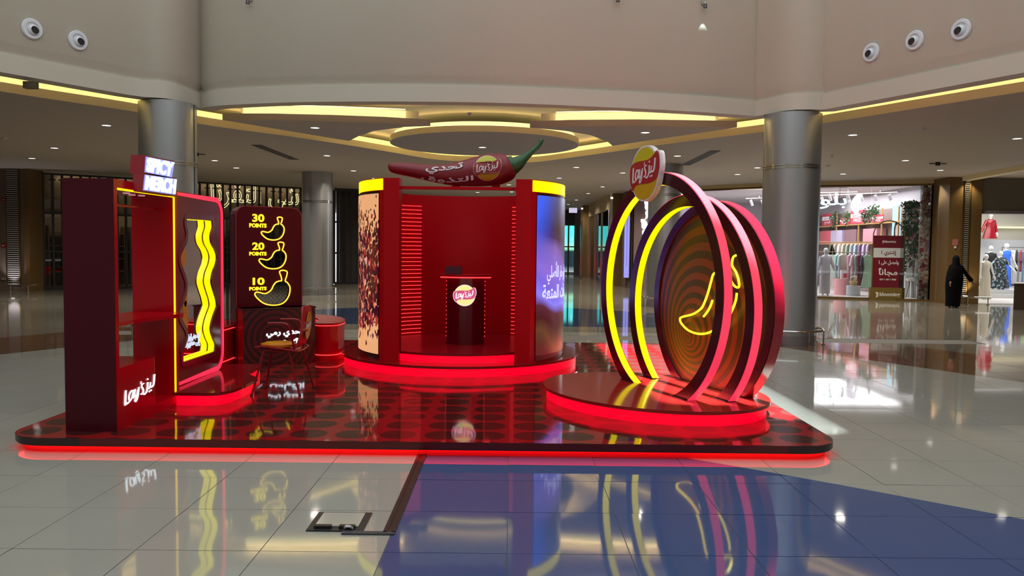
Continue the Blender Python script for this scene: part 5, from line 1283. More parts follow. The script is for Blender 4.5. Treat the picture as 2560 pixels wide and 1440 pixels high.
# side return and the far corridor
mb = MB(); wallseg(mb, (-7.5, 34.6), (-6.3, 35.0), 0, CZ); wallseg(mb, (-6.3, 35.0), (-3.2, 52), 0, CZ); struct(mb.build('wall_corridor_left', mat('dark corridor wall', (0.03, 0.028, 0.028), 0.4)))
mb = MB(); wallseg(mb, (-3.2, 52), (2.2, 52), 0, CZ); wallseg(mb, (4.1, 51.5), (4.6, 51.5), 0, CZ); struct(mb.build('wall_far', BEIGE))
# far glass entrance with daylight outside
fe = Frame((2.2, 51.9, 0), (1, 0, 0), (0, 0, 1), (0, -1, 0))
ent = empty('door_1', (3.3, 51.9, 0)); ent['kind'] = 'structure'
for u in (0.0, 1.05, 1.55, 2.35): mb = MB(); mb.fbox(fe, u-0.05, 0, -0.05, u+0.05, 3.6, 0.05); mb.build('door_frame', mat('bronze door frame', (0.10, 0.08, 0.04), 0.3, metal=0.5), ent)
for v in (3.15, 1.75, 0.05): mb = MB(); mb.fbox(fe, 0, v-0.04, -0.04, 2.4, v+0.04, 0.04); mb.build('door_rail', mat('bronze door frame', (0.10, 0.08, 0.04), 0.3, metal=0.5), ent)
mb = MB(); mb.fbox(fe, 0, 0, -0.01, 2.4, 3.15, 0.01); mb.build('door_glass', GLASS, ent)
sky = mat('daylight outside', (0.1, 0.3, 0.3), 0.9); q = NT(sky); po, X, Y, Z = q.pos()
rp = q.n('ShaderNodeValToRGB'); q.link(q.m('DIVIDE', Z, 3.6), rp.inputs[0]); rp.color_ramp.interpolation = 'LINEAR'
e = rp.color_ramp.elements; e[0].color = (0.30, 0.36, 0.36, 1); e[1].color = (0.08, 0.80, 0.82, 1)
for ps_, cl in ((0.12, (0.008, 0.02, 0.035)), (0.40, (0.006, 0.015, 0.03)), (0.44, (0.25, 0.65, 0.40)), (0.52, (0.35, 0.9, 0.62)), (0.58, (0.10, 0.85, 0.80))): k_ = rp.color_ramp.elements.new(ps_); k_.color = (*cl, 1)
q.link(rp.outputs[0], q.b.inputs['Emission Color']); q.b.inputs['Emission Strength'].default_value = 1.5
mb = MB(); mb.box((0.8, 55.0, 0), (4.75, 55.1, 3.6)); o = mb.build('street_view', sky, loc=(3, 55, 0)); tag(o, 'bright cyan daylit street seen through the far glass entrance', 'street')
mb = MB(); fh = Frame((3.55, 54.7, 2.0), (1, 0, 0), (0, 0, 1), (0, -1, 0)); put_text(mb, fh, 'AH', 0, 0, 0.7, 0.45, 0.03); o = mb.build('street_sign', emat('pale street letters', (0.5, 1.0, 0.9), 1.0), loc=(3.8, 54.7, 2)); tag(o, 'pale reversed letters outside beyond the glass entrance', 'sign')
mb = MB(); mb.box((2.2, 51.6, 3.16), (4.4, 51.9, CZ)); struct(mb.build('wall_over_door', mat('dark corridor wall', (0.03, 0.028, 0.028), 0.4)))
mb = MB(); p = ony(1430, 526, 40); mb.box((p.x-0.15, 39.9, p.z-0.12), (p.x+0.25, 40.0, p.z+0.12)); o = mb.build('hanging_sign', emat('lilac white sign', (0.75, 0.68, 0.95), 0.8), loc=p); tag(o, 'small pale lit sign hanging high before the far entrance', 'sign')
mb = MB(); mb.box((p.x+0.03, 39.93, p.z+0.12), (p.x+0.06, 39.96, CZ)); mb.build('sign_hanger', CHROME, o)
# right side corridor: two wooden pilasters with an oblique shop window between
for (x0, x1, y, lab) in ((3.92, 4.42, 45.0, 'farther golden brown pilaster beside the far entrance'), (4.36, 4.95, 35.3, 'nearer golden brown pilaster seen left of the arches')):
    t = empty('wooden_pilaster', ((x0+x1)/2, y, 0), lab, 'pilaster')
    mb = MB(); mb.box((x0+0.12, y, 0), (x1, y+0.5, CZ-0.02)); mb.build('shaft', WOOD, t)
    mb = MB(); mb.box((x0, y+0.02, 0.1), (x0+0.11, y+0.12, CZ-0.2)); mb.build('metal_strip', CHROME, t)
    mb = MB(); mb.box((x0+0.02, y-0.02, CZ-0.24), (x0+0.12, y+0.02, CZ-0.16)); mb.build('accent_lamp', emat('accent lamp lens', (1, 0.92, 0.8), 2.0), t)
fo, Lo = seg_frame((4.42, 44.9), (4.40, 35.9)); 
t = empty('corridor_shopfront', fo.p(Lo/2, 0, 0), 'narrow oblique shop window with mannequin and bright panes between the two pilasters', 'shopfront')
mb = MB(); mb.fbox(fo, 0, 3.42, -0.05, Lo, CZ, 0.06); mb.build('soffit', CREAM, t)
mb = MB(); mb.fbox(fo, 0, 0, -0.02, Lo, 3.42, -0.01); mb.build('window_glass', GLASS, t)
for u in (0.05, 3.0, 6.0, Lo-0.05): mb = MB(); mb.fbox(fo, u-0.04, 0, -0.04, u+0.04, 3.42, 0.04); mb.build('window_frame', CHROME, t)
mb = MB(); mb.box((4.6, 45.2, 0), (8.6, 45.4, CZ)); mb.box((8.5, 36, 0), (8.7, 45.2, CZ)); mb.box((4.95, 35.5, 0), (8.7, 35.7, CZ)); struct(mb.build('wall_corridor_right', SHOPW))
for v, h_, c, lab in ((1.0, 1.0, (0.9, 0.98, 1.0), 'bright white lit wall panel deep in the corridor shop'), (2.46, 0.62, (0.12, 0.42, 0.9), 'larger blue lit wall panel deep in the corridor shop'), (2.12, 0.18, (0.16, 0.50, 0.92), 'thin blue lit wall panel under the larger blue one')):
    mb = MB(); mb.box((4.93, 45.12, v), (5.7, 45.18, v+h_)); o = mb.build('light_box', emat('pane '+lab[:6], c, 1.2), loc=(5.3, 45.15, v)); tag(o, lab, 'light panel')
lamp('corridor_shop_light', 'AREA', (6.4, 40.5, CZ-0.1), (0, 0, 0), 520, (1, 0.97, 0.92), shape='RECTANGLE', size=3.5, size_y=8)
# brown wall with lavender light panel, pink wall with butterflies
mb = MB(); wallseg(mb, (4.95, 33.9), (5.12, 33.7), 0, CZ); mb.box((4.90, 33.9, 0), (5.0, 35.4, CZ)); struct(mb.build('wall_brown', mat('brown corridor wall', (0.10, 0.065, 0.045), 0.5)))
fv = Frame((4.6, 33.68, 0), (1, 0, 0), (0, 0, 1), (0, -1, 0)); u0, v0, u1, v1 = pxr(fv, 1559, 496, 1575.5, 694)
t = empty('lavender_light_panel', fv.p((u0+u1)/2, v0, 0), 'tall narrow lavender glowing wall panel seen through the front hoop', 'light panel')
mb = MB(); mb.fbox(fv, u0-0.04, v0-0.03, -0.2, u1+0.04, v1+0.03, 0.0); mb.build('frame', mat('brown corridor wall', (0.10, 0.065, 0.045), 0.5), t)
mb = MB(); mb.fbox(fv, u0, v0, 0.0, u1, v1, 0.02); mb.build('lit_face', emat('lavender light', (0.36, 0.36, 1.0), 0.85), t)
mb = MB(); mb.fbox(fv, (u0+u1)/2-0.012, v0+0.5, 0.02, (u0+u1)/2+0.012, v1-0.2, 0.025); mb.build('centre_line', emat('lavender dim', (0.20, 0.18, 0.65), 0.7), t)
PA, PB = (5.15, 33.5), (6.55, 31.6)
mb = MB(); wallseg(mb, PA, PB, 0, CZ); struct(mb.build('wall_pink', PINKW))
fw, Lw = seg_frame(PA, PB)
BUT = emat('white lit wing', (1.0, 0.93, 1.0), 1.3)
def butterfly(fr, px0, py0, px1, py1, label, m=BUT, body=None, flip=False, group='lit butterflies'):
    """two-lobed lit wing shape"""
    up = cr([(0.0, 0.50), (0.02, 0.60), (0.20, 0.80), (0.50, 0.96), (0.86, 1.0), (0.97, 0.97), (0.96, 0.86), (0.86, 0.78), (0.88, 0.66), (0.80, 0.55), (0.60, 0.50)], 4, True)
    dn = cr([(0.0, 0.46), (0.60, 0.47), (0.76, 0.40), (0.76, 0.28), (0.68, 0.20), (0.78, 0.06), (0.95, 0.0), (0.60, 0.04), (0.28, 0.16), (0.08, 0.32)], 4, True)
    a = fr.uv(px0, py1); b = fr.uv(px1, py0); t = empty('lit_butterfly', fr.p((a[0]+b[0])/2, a[1], 0), label, 'butterfly sign', group)
    for P_, nm in ((up, 'upper_wing'), (dn, 'lower_wing')):
        q_ = [((a[0]+(b[0]-a[0])*(1-x if flip else x)), a[1]+(b[1]-a[1])*y) for x, y in P_]; mb = MB(); mb.prism(fr, q_, 0.03, 0.06); mb.build(nm, m, t)
    return t
butterfly(fw, 1612, 501, 1628, 549, 'upper white lit butterfly on the pink wall beside the dark column', flip=True)
butterfly(fw, 1603, 547, 1623, 598, 'lower white lit butterfly on the pink wall seen through the front hoop', flip=True)

# ---- flower-decked shop on the right
S0_, S1_, S2_, S3_ = (6.6, 31.5), (9.35, 28.9), (10.6, 28.3), (14.20, 26.95)
shop = empty('window_1', (12, 28, 0)); shop['kind'] = 'structure'
for k, (a, b) in enumerate(((S0_, S1_), (S1_, S2_), (S2_, S3_))):
    fs_, Ls = seg_frame(a, b); zt = 3.93
    mb = MB(); mb.fbox(fs_, 0, zt+0.03, -0.10, Ls, CZ, 0.10); mb.build('soffit', CREAM, shop)
    mb = MB(); mb.fbox(fs_, 0, zt-0.04, -0.03, Ls, zt+0.03, 0.03); mb.fbox(fs_, 0, 0.0, -0.05, Ls, 0.06, 0.06); mb.build('window_frame', GOLD, shop)
    m_ = 2 if k == 2 else 1
    for j in range(m_): mb = MB(); mb.fbox(fs_, Ls*j/m_+0.01, 0.06, -0.006, Ls*(j+1)/m_-0.01, zt-0.04, 0.006); mb.build('window_pane', GLASS, shop)
for (x, y) in (S1_, S3_): mb = MB(); mb.box((x-0.06, y-0.06, 0), (x+0.06, y+0.06, 3.95)); mb.build('window_post', GOLD, shop)
mb = MB(); mb.prism(XY, [S0_, S1_, S2_, S3_, (14.6, 40), (6.6, 40)], 0.0, 0.05); struct(mb.build('floor_shop', LINO))
mb = MB(); mb.box((14.5, 27.2, 0), (14.7, 40, CZ)); mb.box((14.2, 27.0, 0), (14.5, 27.2, CZ)); mb.box((6.4, 40, 0), (14.7, 40.2, CZ)); mb.box((6.4, 32.0, 0), (6.6, 40, CZ)); struct(mb.build('wall_shop', SHOPW))
mb = MB(); mb.prism(XY, [(S0_[0]+0.1, S0_[1]+0.3), (S1_[0], S1_[1]+0.25), (S2_[0], S2_[1]+0.25), (S3_[0], S3_[1]+0.25), (14.5, 39.9), (6.7, 39.9)], 3.98, 4.06); struct(mb.build('ceiling_shop', SHOPC))
lamp('shop_light', 'AREA', (11.2, 31.5, 3.9), (0, 0, 0), 800, (1.0, 0.96, 0.97), shape='RECTANGLE', size=6.0, size_y=6.0)
fz, Lz = seg_frame(S2_, S3_); fz = fz.shift(0, 0, -0.12)
# sign lettering and butterfly inside the glass
t = empty('shop_sign', fz.p(0.3, 3, 0), 'large white glowing Arabic shop name hanging inside the window glass', 'sign')
a = fz.uv(2008, 529); b = fz.uv(2118, 484)
mb = MB(); put_text(mb, fz, 'بلومنغ', a[0]-0.75, a[1], b[0], b[1]+0.02, 0.05, weight=0.012); mb.build('lit_lettering', emat('sky white shop letters', (0.80, 0.95, 1.0), 1.5), t)
mb = MB(); mb.fbox(fz, a[0]-0.7, b[1]+0.2, 0.0, b[0], b[1]+0.22, 0.02)
for uu in (a[0]-0.4, b[0]-0.2): mb.fbox(fz, uu, b[1]+0.2, 0.0, uu+0.015, 3.93, 0.015)
mb.fbox(fz, b[0]-0.25, a[1]+0.3, 0.0, b[0]-0.23, b[1]+0.2, 0.01); mb.fbox(fz, a[0]+0.2, a[1]+0.3, 0.0, a[0]+0.22, b[1]+0.2, 0.01); mb.build('hanging_frame', CHROME, t)
butterfly(fz, 2126, 484, 2157, 541, 'white glowing butterfly emblem right of the Arabic shop name', emat('pinkish white emblem', (1.0, 0.88, 1.0), 1.5), group=None)
# side wall shelving
fx_ = Frame((14.30, 38.5, 0), (0, -1, 0), (0, 0, 1), (-1, 0, 0))
sh = empty('wall_shelving', (14.35, 33, 0), 'gold framed wall shelving carrying red sale cards along the shop side wall', 'shelving')
for z in (2.72, 1.95): mb = MB(); mb.box((13.95, 28.6, z), (14.45, 38.5, z+0.05)); mb.build('shelf_board', mat('gold shelf', (0.50, 0.30, 0.12), 0.35), sh)
for y in (28.9, 30.2, 32.2, 34.4, 36.8): mb = MB(); mb.box((13.97, y, 0.05), (14.02, y+0.05, 3.3)); mb.build('upright', mat('gold shelf', (0.50, 0.30, 0.12), 0.35), sh)
mb = MB(); mb.box((14.40, 28.6, 0.05), (14.45, 38.5, 3.3)); mb.build('back_panel', mat('taupe shelf back', (0.26, 0.19, 0.18), 0.5), sh)
REDC = mat('sale card red', (0.50, 0.05, 0.075), 0.5); WHC = mat('sale card white', (0.80, 0.78, 0.82), 0.5)
fS = Frame((13.93, 38.5, 0), (0, -1, 0), (0, 0, 1), (-1, 0, 0))
for (x0, y0, x1, y1), t1, t2, lab in (((2055,534,2083,568),'اشتري','بلومنغ','red and white Arabic sale card at the left end of the top shelf'),((2100,548,2123,566),'BUY 1','FREE','short red and white sale card second from the left on the top shelf'),
       ((2126,526,2160,564),'BUY BEST','FREE','tallest red sale card reading FREE in the middle of the top shelf'),((2180,539,2207,563),'BUY 1','FREE','red sale card reading FREE at the right end of the top shelf')):
    ya, yb = fS.uv(x0, y1)[0], fS.uv(x1, y1)[0]; v0 = 2.77; v1 = max(fS.uv((x0+x1)/2, y0)[1], 3.05)
    t = empty('sale_card', fS.p((ya+yb)/2, v0, 0), lab, 'sale card', 'sale cards on the top shelf')
    hh = v1-v0
    mb = MB(); mb.fbox(fS, ya, v0, -0.03, yb, v1, 0.0); mb.build('card', REDC, t)
    mb = MB(); mb.fbox(fS, ya, v0+hh*0.45, 0.0, yb, v0+hh*0.75, 0.004); mb.build('white_band', WHC, t)
    mb = MB(); put_text(mb, fS, t1, ya+(yb-ya)*0.15, v0+hh*0.5, ya+(yb-ya)*0.85, v0+hh*0.70, 0.004, 0.004); mb.build('band_lettering', REDC, t)
    mb = MB(); put_text(mb, fS, t2, ya+(yb-ya)*0.22, v0+hh*0.12, ya+(yb-ya)*0.78, v0+hh*0.40, 0.004, 0.001, weight=0.02); mb.build('card_lettering', WHC, t)
for k, (y, c) in enumerate(((36.9, 'grey'), (35.0, 'red'), (33.8, 'lilac'), (32.4, 'plum'), (30.6, 'rose'))):
    cc_ = {'grey': (0.35, 0.33, 0.33), 'red': (0.6, 0.12, 0.14), 'lilac': (0.45, 0.40, 0.55), 'plum': (0.22, 0.12, 0.14), 'rose': (0.55, 0.25, 0.30)}[c]
    mb = MB(); mb.box((13.98, y, 2.0), (14.36, y+1.2, 2.55)); o = mb.build('shelf_box', mat('box '+c, cc_, 0.5), loc=(14.1, y+0.6, 2.0), bevel=0.01); tag(o, c+' display box on the lower shelf of the shop side wall', 'box', 'display boxes on the lower shelf')
LEAF = mat('artificial leaf green', (0.035, 0.10, 0.03), 0.5); LEAFD = mat('artificial leaf dark', (0.014, 0.045, 0.016), 0.5)
def leafclump(mb, c, r_, n_, rr, ls=0.09, drop=0.0):
    for _ in range(n_):
        a = rr.random()*6.28; b = rr.random()**0.6*r_; p = Vector(c)+Vector((math.cos(a)*b, (rr.random()-0.5)*0.15, math.sin(a)*b-drop*rr.random()))
        d = Vector((rr.gauss(0, 1), rr.gauss(0, 0.5), rr.gauss(-0.3, 1))).normalized(); s = d.cross(Vector((0, 1, 0.2))).normalized()*ls*0.28; l_ = d*ls
        mb.add([p, p+l_*0.5+s, p+l_, p+l_*0.5-s], [(0, 1, 2, 3)])
rr = random.Random(11)
for k, (px, py, dr) in enumerate(((2090,530,0.5),(2122,535,0.3),(2170,527,0.4),(2190,520,0.3))):
    p = fS.uv(px, py); c = fS.p(p[0], min(p[1], 3.45), 0.05); mb = MB(); leafclump(mb, c, 0.20, 110, rr, 0.10, dr)
    o = mb.build('hanging_garland', LEAF if k % 2 else LEAFD, loc=c); tag(o, ['dark leafy garland above the leftmost sale card', 'green leafy garland beside the tall sale card', 'green leafy garland right of the butterfly emblem', 'bushy green garland above the right sale card'][k], 'garland', 'leafy garlands over the shelving'); o['kind'] = 'stuff'
# track spotlights
for row, (A_, B_) in enumerate((((2060,478),(2215,457)), ((2052,463),(2130,458)))):
    p0 = Vector((9.8, 33.5 if row == 0 else 30.5, 3.80)); p1 = Vector((13.9, 28.9, 3.80)) if row == 0 else Vector((12.5, 29.0, 3.80))
    tr_ = empty('light_track', (p0+p1)/2, ('long' if row == 0 else 'short')+' ceiling track with spotlights inside the flower-decked shop', 'track light')
    mb = MB(); mb.tube([p0, p1], 0.02, 6); mb.build('track', WTRIM, tr_)
    for s_ in (0.1, 0.9): mb = MB(); pp_ = p0.lerp(p1, s_); mb.tube([pp_, pp_+Vector((0, 0, 0.2))], 0.01, 6); mb.build('hanger', WTRIM, tr_)
    nn = 12 if row == 0 else 5
    for k in range(nn):
        p = p0.lerp(p1, (k+0.5)/nn); mb = MB(); mb.tube([p, p+Vector((0, 0, -0.08))], 0.012, 6); mb.tube([p+Vector((-0.03, 0, -0.08)), p+Vector((0.05, 0.02, -0.28))], 0.055, 10); o = mb.build('spot_head', mat('track head grey', (0.35, 0.32, 0.34), 0.4), tr_, smooth=True)
        mb = MB(); mb.tube([p+Vector((0.05, 0.02, -0.281)), p+Vector((0.053, 0.021, -0.292))], 0.05, 10); mb.build('lens', emat('track lens', (1, 1, 1), 3.0), o)
# light box with portrait
fp2 = Frame((14.0, 29.6, 0), Vector((0.75, -0.66, 0)), (0, 0, 1)); u0, v0, u1, v1 = pxr(fp2, 2229, 513, 2252, 595)
t = empty('portrait_light_box', fp2.p((u0+u1)/2, v0, 0), 'tall pale blue glowing light box with a dark-haired portrait', 'light box')
mb = MB(); mb.fbox(fp2, u0, v0-0.6, -0.08, u1, v1, 0.0); mb.build('box', emat('pale blue light box', (0.55, 0.85, 1.0), 1.1), t)
mb = MB(); mb.prism(fp2, [(u0+(u1-u0)*x, v0+(v1-v0)*y) for x, y in ((0.25,-0.1),(0.25,0.3),(0.4,0.46),(0.62,0.50),(0.8,0.4),(0.86,0.2),(0.84,-0.1))], 0.001, 0.006); mb.build('portrait_hair', mat('portrait hair', (0.03, 0.035, 0.07), 0.5), t)
mb = MB(); mb.prism(fp2, cr([(u0+(u1-u0)*x, v0+(v1-v0)*y) for x, y in ((0.5,0.02),(0.44,0.2),(0.52,0.38),(0.68,0.38),(0.76,0.2),(0.68,0.02))], 3, True), 0.006, 0.010); mb.build('portrait_face', emat('portrait face', (0.85, 0.62, 0.55), 0.8), t)
# green plant wall strips and rose pillar
fg = Frame((13.1, 28.2, 0), (1, 0, 0), (0, 0, 1), (0, -1, 0))
t = empty('plant_screen', fg.p(0.9, 0, 0), 'white curtain screen hung with green garlands and roses beside the rose pillar', 'plant screen')
u0, v0, u1, v1 = pxr(fg, 2254, 512, 2300, 745)
mb = MB()
for k in range(5): mb.fbox(fg, u0+(u1-u0)*k/5+0.01, 0.06, -0.05-0.02*(k % 2), u0+(u1-u0)*(k+1)/5-0.01, v1, -0.03)
mb.build('white_curtain', mat('white curtain', (0.88, 0.90, 0.92), 0.7), t)
mb = MB()
for k in range(5):
    u = u0+(u1-u0)*(k+0.1)/4.6; lo = [0.9, 1.9, 1.2, 1.6, 0.8][k]
    z = v1
    while z > lo: leafclump(mb, fg.p(u, z, 0.03), 0.045, 8, rr, 0.10); z -= 0.07
for k in range(26): leafclump(mb, fg.p(u0+(u1-u0)*k/25, v1, 0.05), 0.09, 12, rr, 0.11)
for k in range(16): leafclump(mb, fg.p(u0+(u1-u0)*k/15, 2.35, 0.05), 0.07, 8, rr, 0.10)
o = mb.build('green_garlands', LEAF, t); o['kind'] = 'stuff'
ROS = [mat('rose blush', (0.62, 0.33, 0.28), 0.6), mat('rose cream', (0.72, 0.62, 0.50), 0.6), mat('rose burgundy', (0.26, 0.05, 0.07), 0.6), mat('rose pink', (0.50, 0.22, 0.24), 0.6)]
def rose(mb, c, r_, seed):
    r0 = random.Random(seed)
    for k in range(5):
        a = k*1.257+r0.random(); mb.sphere((c[0]+math.cos(a)*r_*0.5, c[1]-0.02, c[2]+math.sin(a)*r_*0.5), r_*0.62, 6, sy=0.6)
    mb.sphere((c[0], c[1]-r_*0.4, c[2]), r_*0.45, 6)
for ci in range(4):
    mb = MB()
    for k in range(9): c = fg.p(u0+(u1-u0)*rr.random(), 1.0+2.4*rr.random()**0.8, 0.08); rose(mb, c, 0.055, rr.random())
    o = mb.build('roses', ROS[ci], t); o['kind'] = 'stuff'
fg2 = Frame((14.0, 27.12, 0), (1, 0, 0), (0, 0, 1), (0, -1, 0)); u0, v0, u1, v1 = pxr(fg2, 2297, 460, 2326, 750)
t = empty('rose_pillar', fg2.p((u0+u1)/2, 0.05, 0), 'floor to ceiling pillar of blush, cream and burgundy roses at the window end', 'flower pillar')
mb = MB(); mb.fbox(fg2, u0+0.05, 0.05, -0.25, u1-0.05, 3.9, -0.05); mb.build('core', LEAFD, t)
bufs = [MB() for _ in range(4)]
for k in range(330):
    c = fg2.p(u0+(u1-u0)*rr.random(), 0.12+3.7*rr.random(), 0.0+0.06*rr.random()-0.04); rose(bufs[[0, 1, 1, 3, 0, 3, 2, 1][rr.randrange(8)]], c, 0.05+0.03*rr.random(), k)
for b_, m_, c_ in zip(bufs, ROS, ('blush', 'cream', 'burgundy', 'pink')): o = b_.build('roses', m_, t); o['kind'] = 'stuff'; o['label'] = c_+' roses'
lamp('rose_pillar_fill', 'SPOT', fg2.p((u0+u1)/2, 3.88, 0.7), (R(-22), 0, 0), 160, (1, 0.93, 0.82), spot_size=R(80), spot_blend=0.7, shadow_soft_size=0.05)  # added lamp without a fixture, brightens the roses

# ---- sale standee at the glass
fd = Frame((12.6, 27.35, 0), Vector((1, -0.09, 0)), (0, 0, 1)); 
t = empty('sale_standee', fd.p(0.4, 0, 0), 'arched gold standee with burgundy panel of white Arabic sale lettering outside the window', 'standee')
L_, B_, R_, T_ = pxr(fd, 2178, 589.5, 2262, 752); bt = fd.uv(2220, 719)[1]
B_ = 0.0
GOLDB = mat('gold standee base', (0.20, 0.135, 0.030), 0.35, metal=0.2)
mb = MB(); mb.fbox(fd, L_-0.06, B_, -0.12, R_+0.05, bt, 0.03); mb.build('base', GOLDB, t)
BURG = mat('burgundy panel', (0.155, 0.010, 0.022), 0.25)
mb = MB(); mb.fbox(fd, L_+0.02, bt, -0.04, R_-0.02, T_, 0.0); mb.build('panel', BURG, t)
mb = MB(); wv0, wv1 = fd.uv(2220, 644)[1], fd.uv(2220, 620)[1]; mb.fbox(fd, L_+0.02, wv0, 0.0, R_-0.02, wv1, 0.004); mb.build('white_band', mat('band white', (0.62, 0.66, 0.68), 0.4), t)
cx_, rad = (L_+R_)/2, (R_-L_)/2
mb = MB(); mb.tube([fd.p(L_, bt, 0), fd.p(L_, T_, 0)]+[fd.p(cx_-rad*math.cos(PI*i/20), T_+rad*1.0*math.sin(PI*i/20)*0.98, 0) for i in range(21)]+[fd.p(R_, bt, 0)], 0.02, 8); mb.build('arch_frame', GOLDB, t, smooth=True)
WL = mat('standee white lettering', (0.75, 0.75, 0.74), 0.4)
def st_text(s__, x0, y0, x1, y1, m_, nm='lettering', wgt=0.02, w0=0.003):
    u0, v0, u1, v1 = pxr(fd, x0, y0, x1, y1); mb = MB(); put_text(mb, fd, s__, u0, v0, u1, v1, 0.006, w0, weight=wgt); return mb.build(nm, m_, t)
st_text('إشتري 1', 2203, 626, 2241, 640, BURG, 'band_lettering', 0.02, 0.004)
st_text('blooming', 2211, 601, 2240, 608.5, WL)
st_text('واحصل على 1', 2197, 651, 2247, 663, WL)
st_text('مجاناً', 2196, 670, 2244, 691, WL)
st_text('BUY 1 GET 1 FREE', 2199, 697, 2240, 700.5, WL)
st_text('blooming', 2198, 731, 2249, 743, WL, 'base_lettering', 0.02, 0.03)
for (x0, y0, x1, y1, w_, nm) in ((2187, 729.5, 2196, 744, 0.032, 'base_emblem'), (2205.5, 601, 2210, 608.5, 0.002, 'panel_emblem')):
    u0, v0, u1, v1 = pxr(fd, x0, y0, x1, y1); mb = MB()
    mb.prism(fd, [(u0+(u1-u0)*x, v0+(v1-v0)*y) for x, y in ((0,0.98),(0.6,0.95),(1,0.75),(0.85,0.52),(0.3,0.52),(0.2,0.75))], w_, w_+0.005)
    mb.prism(fd, [(u0+(u1-u0)*x, v0+(v1-v0)*y) for x, y in ((0.3,0.48),(0.9,0.48),(0.95,0.28),(0.5,0.08),(0.05,0.0),(0.3,0.2))], w_, w_+0.005); o = mb.build(nm, WL, t)
# pedestals with props
def pedestal(x0, y0, x1, Y, m_, label):
    p0, p1 = ony(x0, y0, Y), ony(x1, y0, Y); r_ = (p1.x-p0.x)/2; x = (p0.x+p1.x)/2; mb = MB(); mb.cyl(x, Y, r_, 0.05, p0.z, 40); o = mb.build('pedestal', m_, loc=(x, Y, 0.05), smooth=True); tag(o, label, 'pedestal', 'round display pedestals'); return x, p0.z
px1, pz1 = pedestal(2087, 697, 2120, 29.6, mat('pedestal pink', (0.62, 0.28, 0.30), 0.5), 'tall pink cylinder pedestal in the shop window')
px2, pz2 = pedestal(2117, 714, 2150, 29.0, mat('pedestal grey', (0.42, 0.42, 0.46), 0.5), 'shorter grey cylinder pedestal in the shop window')
t = empty('flower_basket', (px2, 29.0, pz2), 'small basket of cream flowers standing on the grey pedestal', 'flower basket')
mb = MB(); mb.loft([(px2, 29.0, pz2, 0.10, 0.10), (px2, 29.0, pz2+0.17, 0.15, 0.15)], 16); mb.build('basket', mat('straw', (0.45, 0.33, 0.15), 0.7), t)
mb = MB()
for k in range(9): rose(mb, (px2+rr.uniform(-0.12, 0.12), 29.0, pz2+0.2+0.12*rr.random()), 0.05, k)
o = mb.build('blooms', ROS[1], t); o['kind'] = 'stuff'
t = empty('gift_box', (px1+0.05, 29.6, pz1), 'white and red patterned gift bag on the pink pedestal', 'gift bag')
mb = MB(); mb.box((px1-0.05, 29.5, pz1), (px1+0.2, 29.6, pz1+0.33)); mb.build('bag', mat('gift white', (0.6, 0.55, 0.55), 0.5), t)
mb = MB(); mb.box((px1+0.03, 29.49, pz1+0.05), (px1+0.16, 29.5, pz1+0.2)); mb.build('red_print', REDC, t)
mb = MB(); mb.tube([(px1+0.02, 29.55, pz1+0.33), (px1+0.05, 29.55, pz1+0.41), (px1+0.11, 29.55, pz1+0.41), (px1+0.14, 29.55, pz1+0.33)], 0.006, 6); mb.build('handle', REDC, t)
# hanging egg chair
ex, ey_ = 14.15, 28.05
t = empty('egg_chair', (ex, ey_, 0.05), 'white egg-shaped lounge chair on thin legs behind the sale standee', 'chair')
P = []
mb = MB(); n_ = 20; secs = []
for j in range(10):
    v = j/9; z = 0.62+0.78*v; r_ = 0.30*math.sin(PI*(0.12+0.80*v))
    for i in range(n_+1): a = -PI*0.15-PI*1.3*i/n_+PI*0.8; P.append((ex+0.05*v+r_*math.cos(a)*0.9, ey_+r_*math.sin(a), z))
mb.add(P, [(j*(n_+1)+i, j*(n_+1)+i+1, (j+1)*(n_+1)+i+1, (j+1)*(n_+1)+i) for j in range(9) for i in range(n_)]); mb.build('shell', mat('egg chair white', (0.62, 0.60, 0.56), 0.5), t, smooth=True)
mb = MB(); mb.loft([(ex, ey_, 0.64, 0.22, 0.2), (ex, ey_, 0.72, 0.24, 0.22), (ex, ey_, 0.76, 0.1, 0.1)], 18); mb.build('cushion', mat('egg cushion', (0.7, 0.68, 0.64), 0.7), t, smooth=True)
for sx_ in (-0.2, 0.0, 0.2): mb = MB(); mb.tube([(ex+sx_*0.5, ey_, 0.64), (ex+sx_*1.3, ey_-0.05, 0.05)], 0.012, 6); mb.build('leg', GOLD, t)
mb = MB(); mb.tube([(ex+0.27*math.cos(a*PI/8)+0.02, ey_-0.05, 1.0+0.42*math.sin(a*PI/8)) for a in range(17)], 0.012, 6); mb.build('rim', mat('egg chair white', (0.62, 0.60, 0.56), 0.5), t)

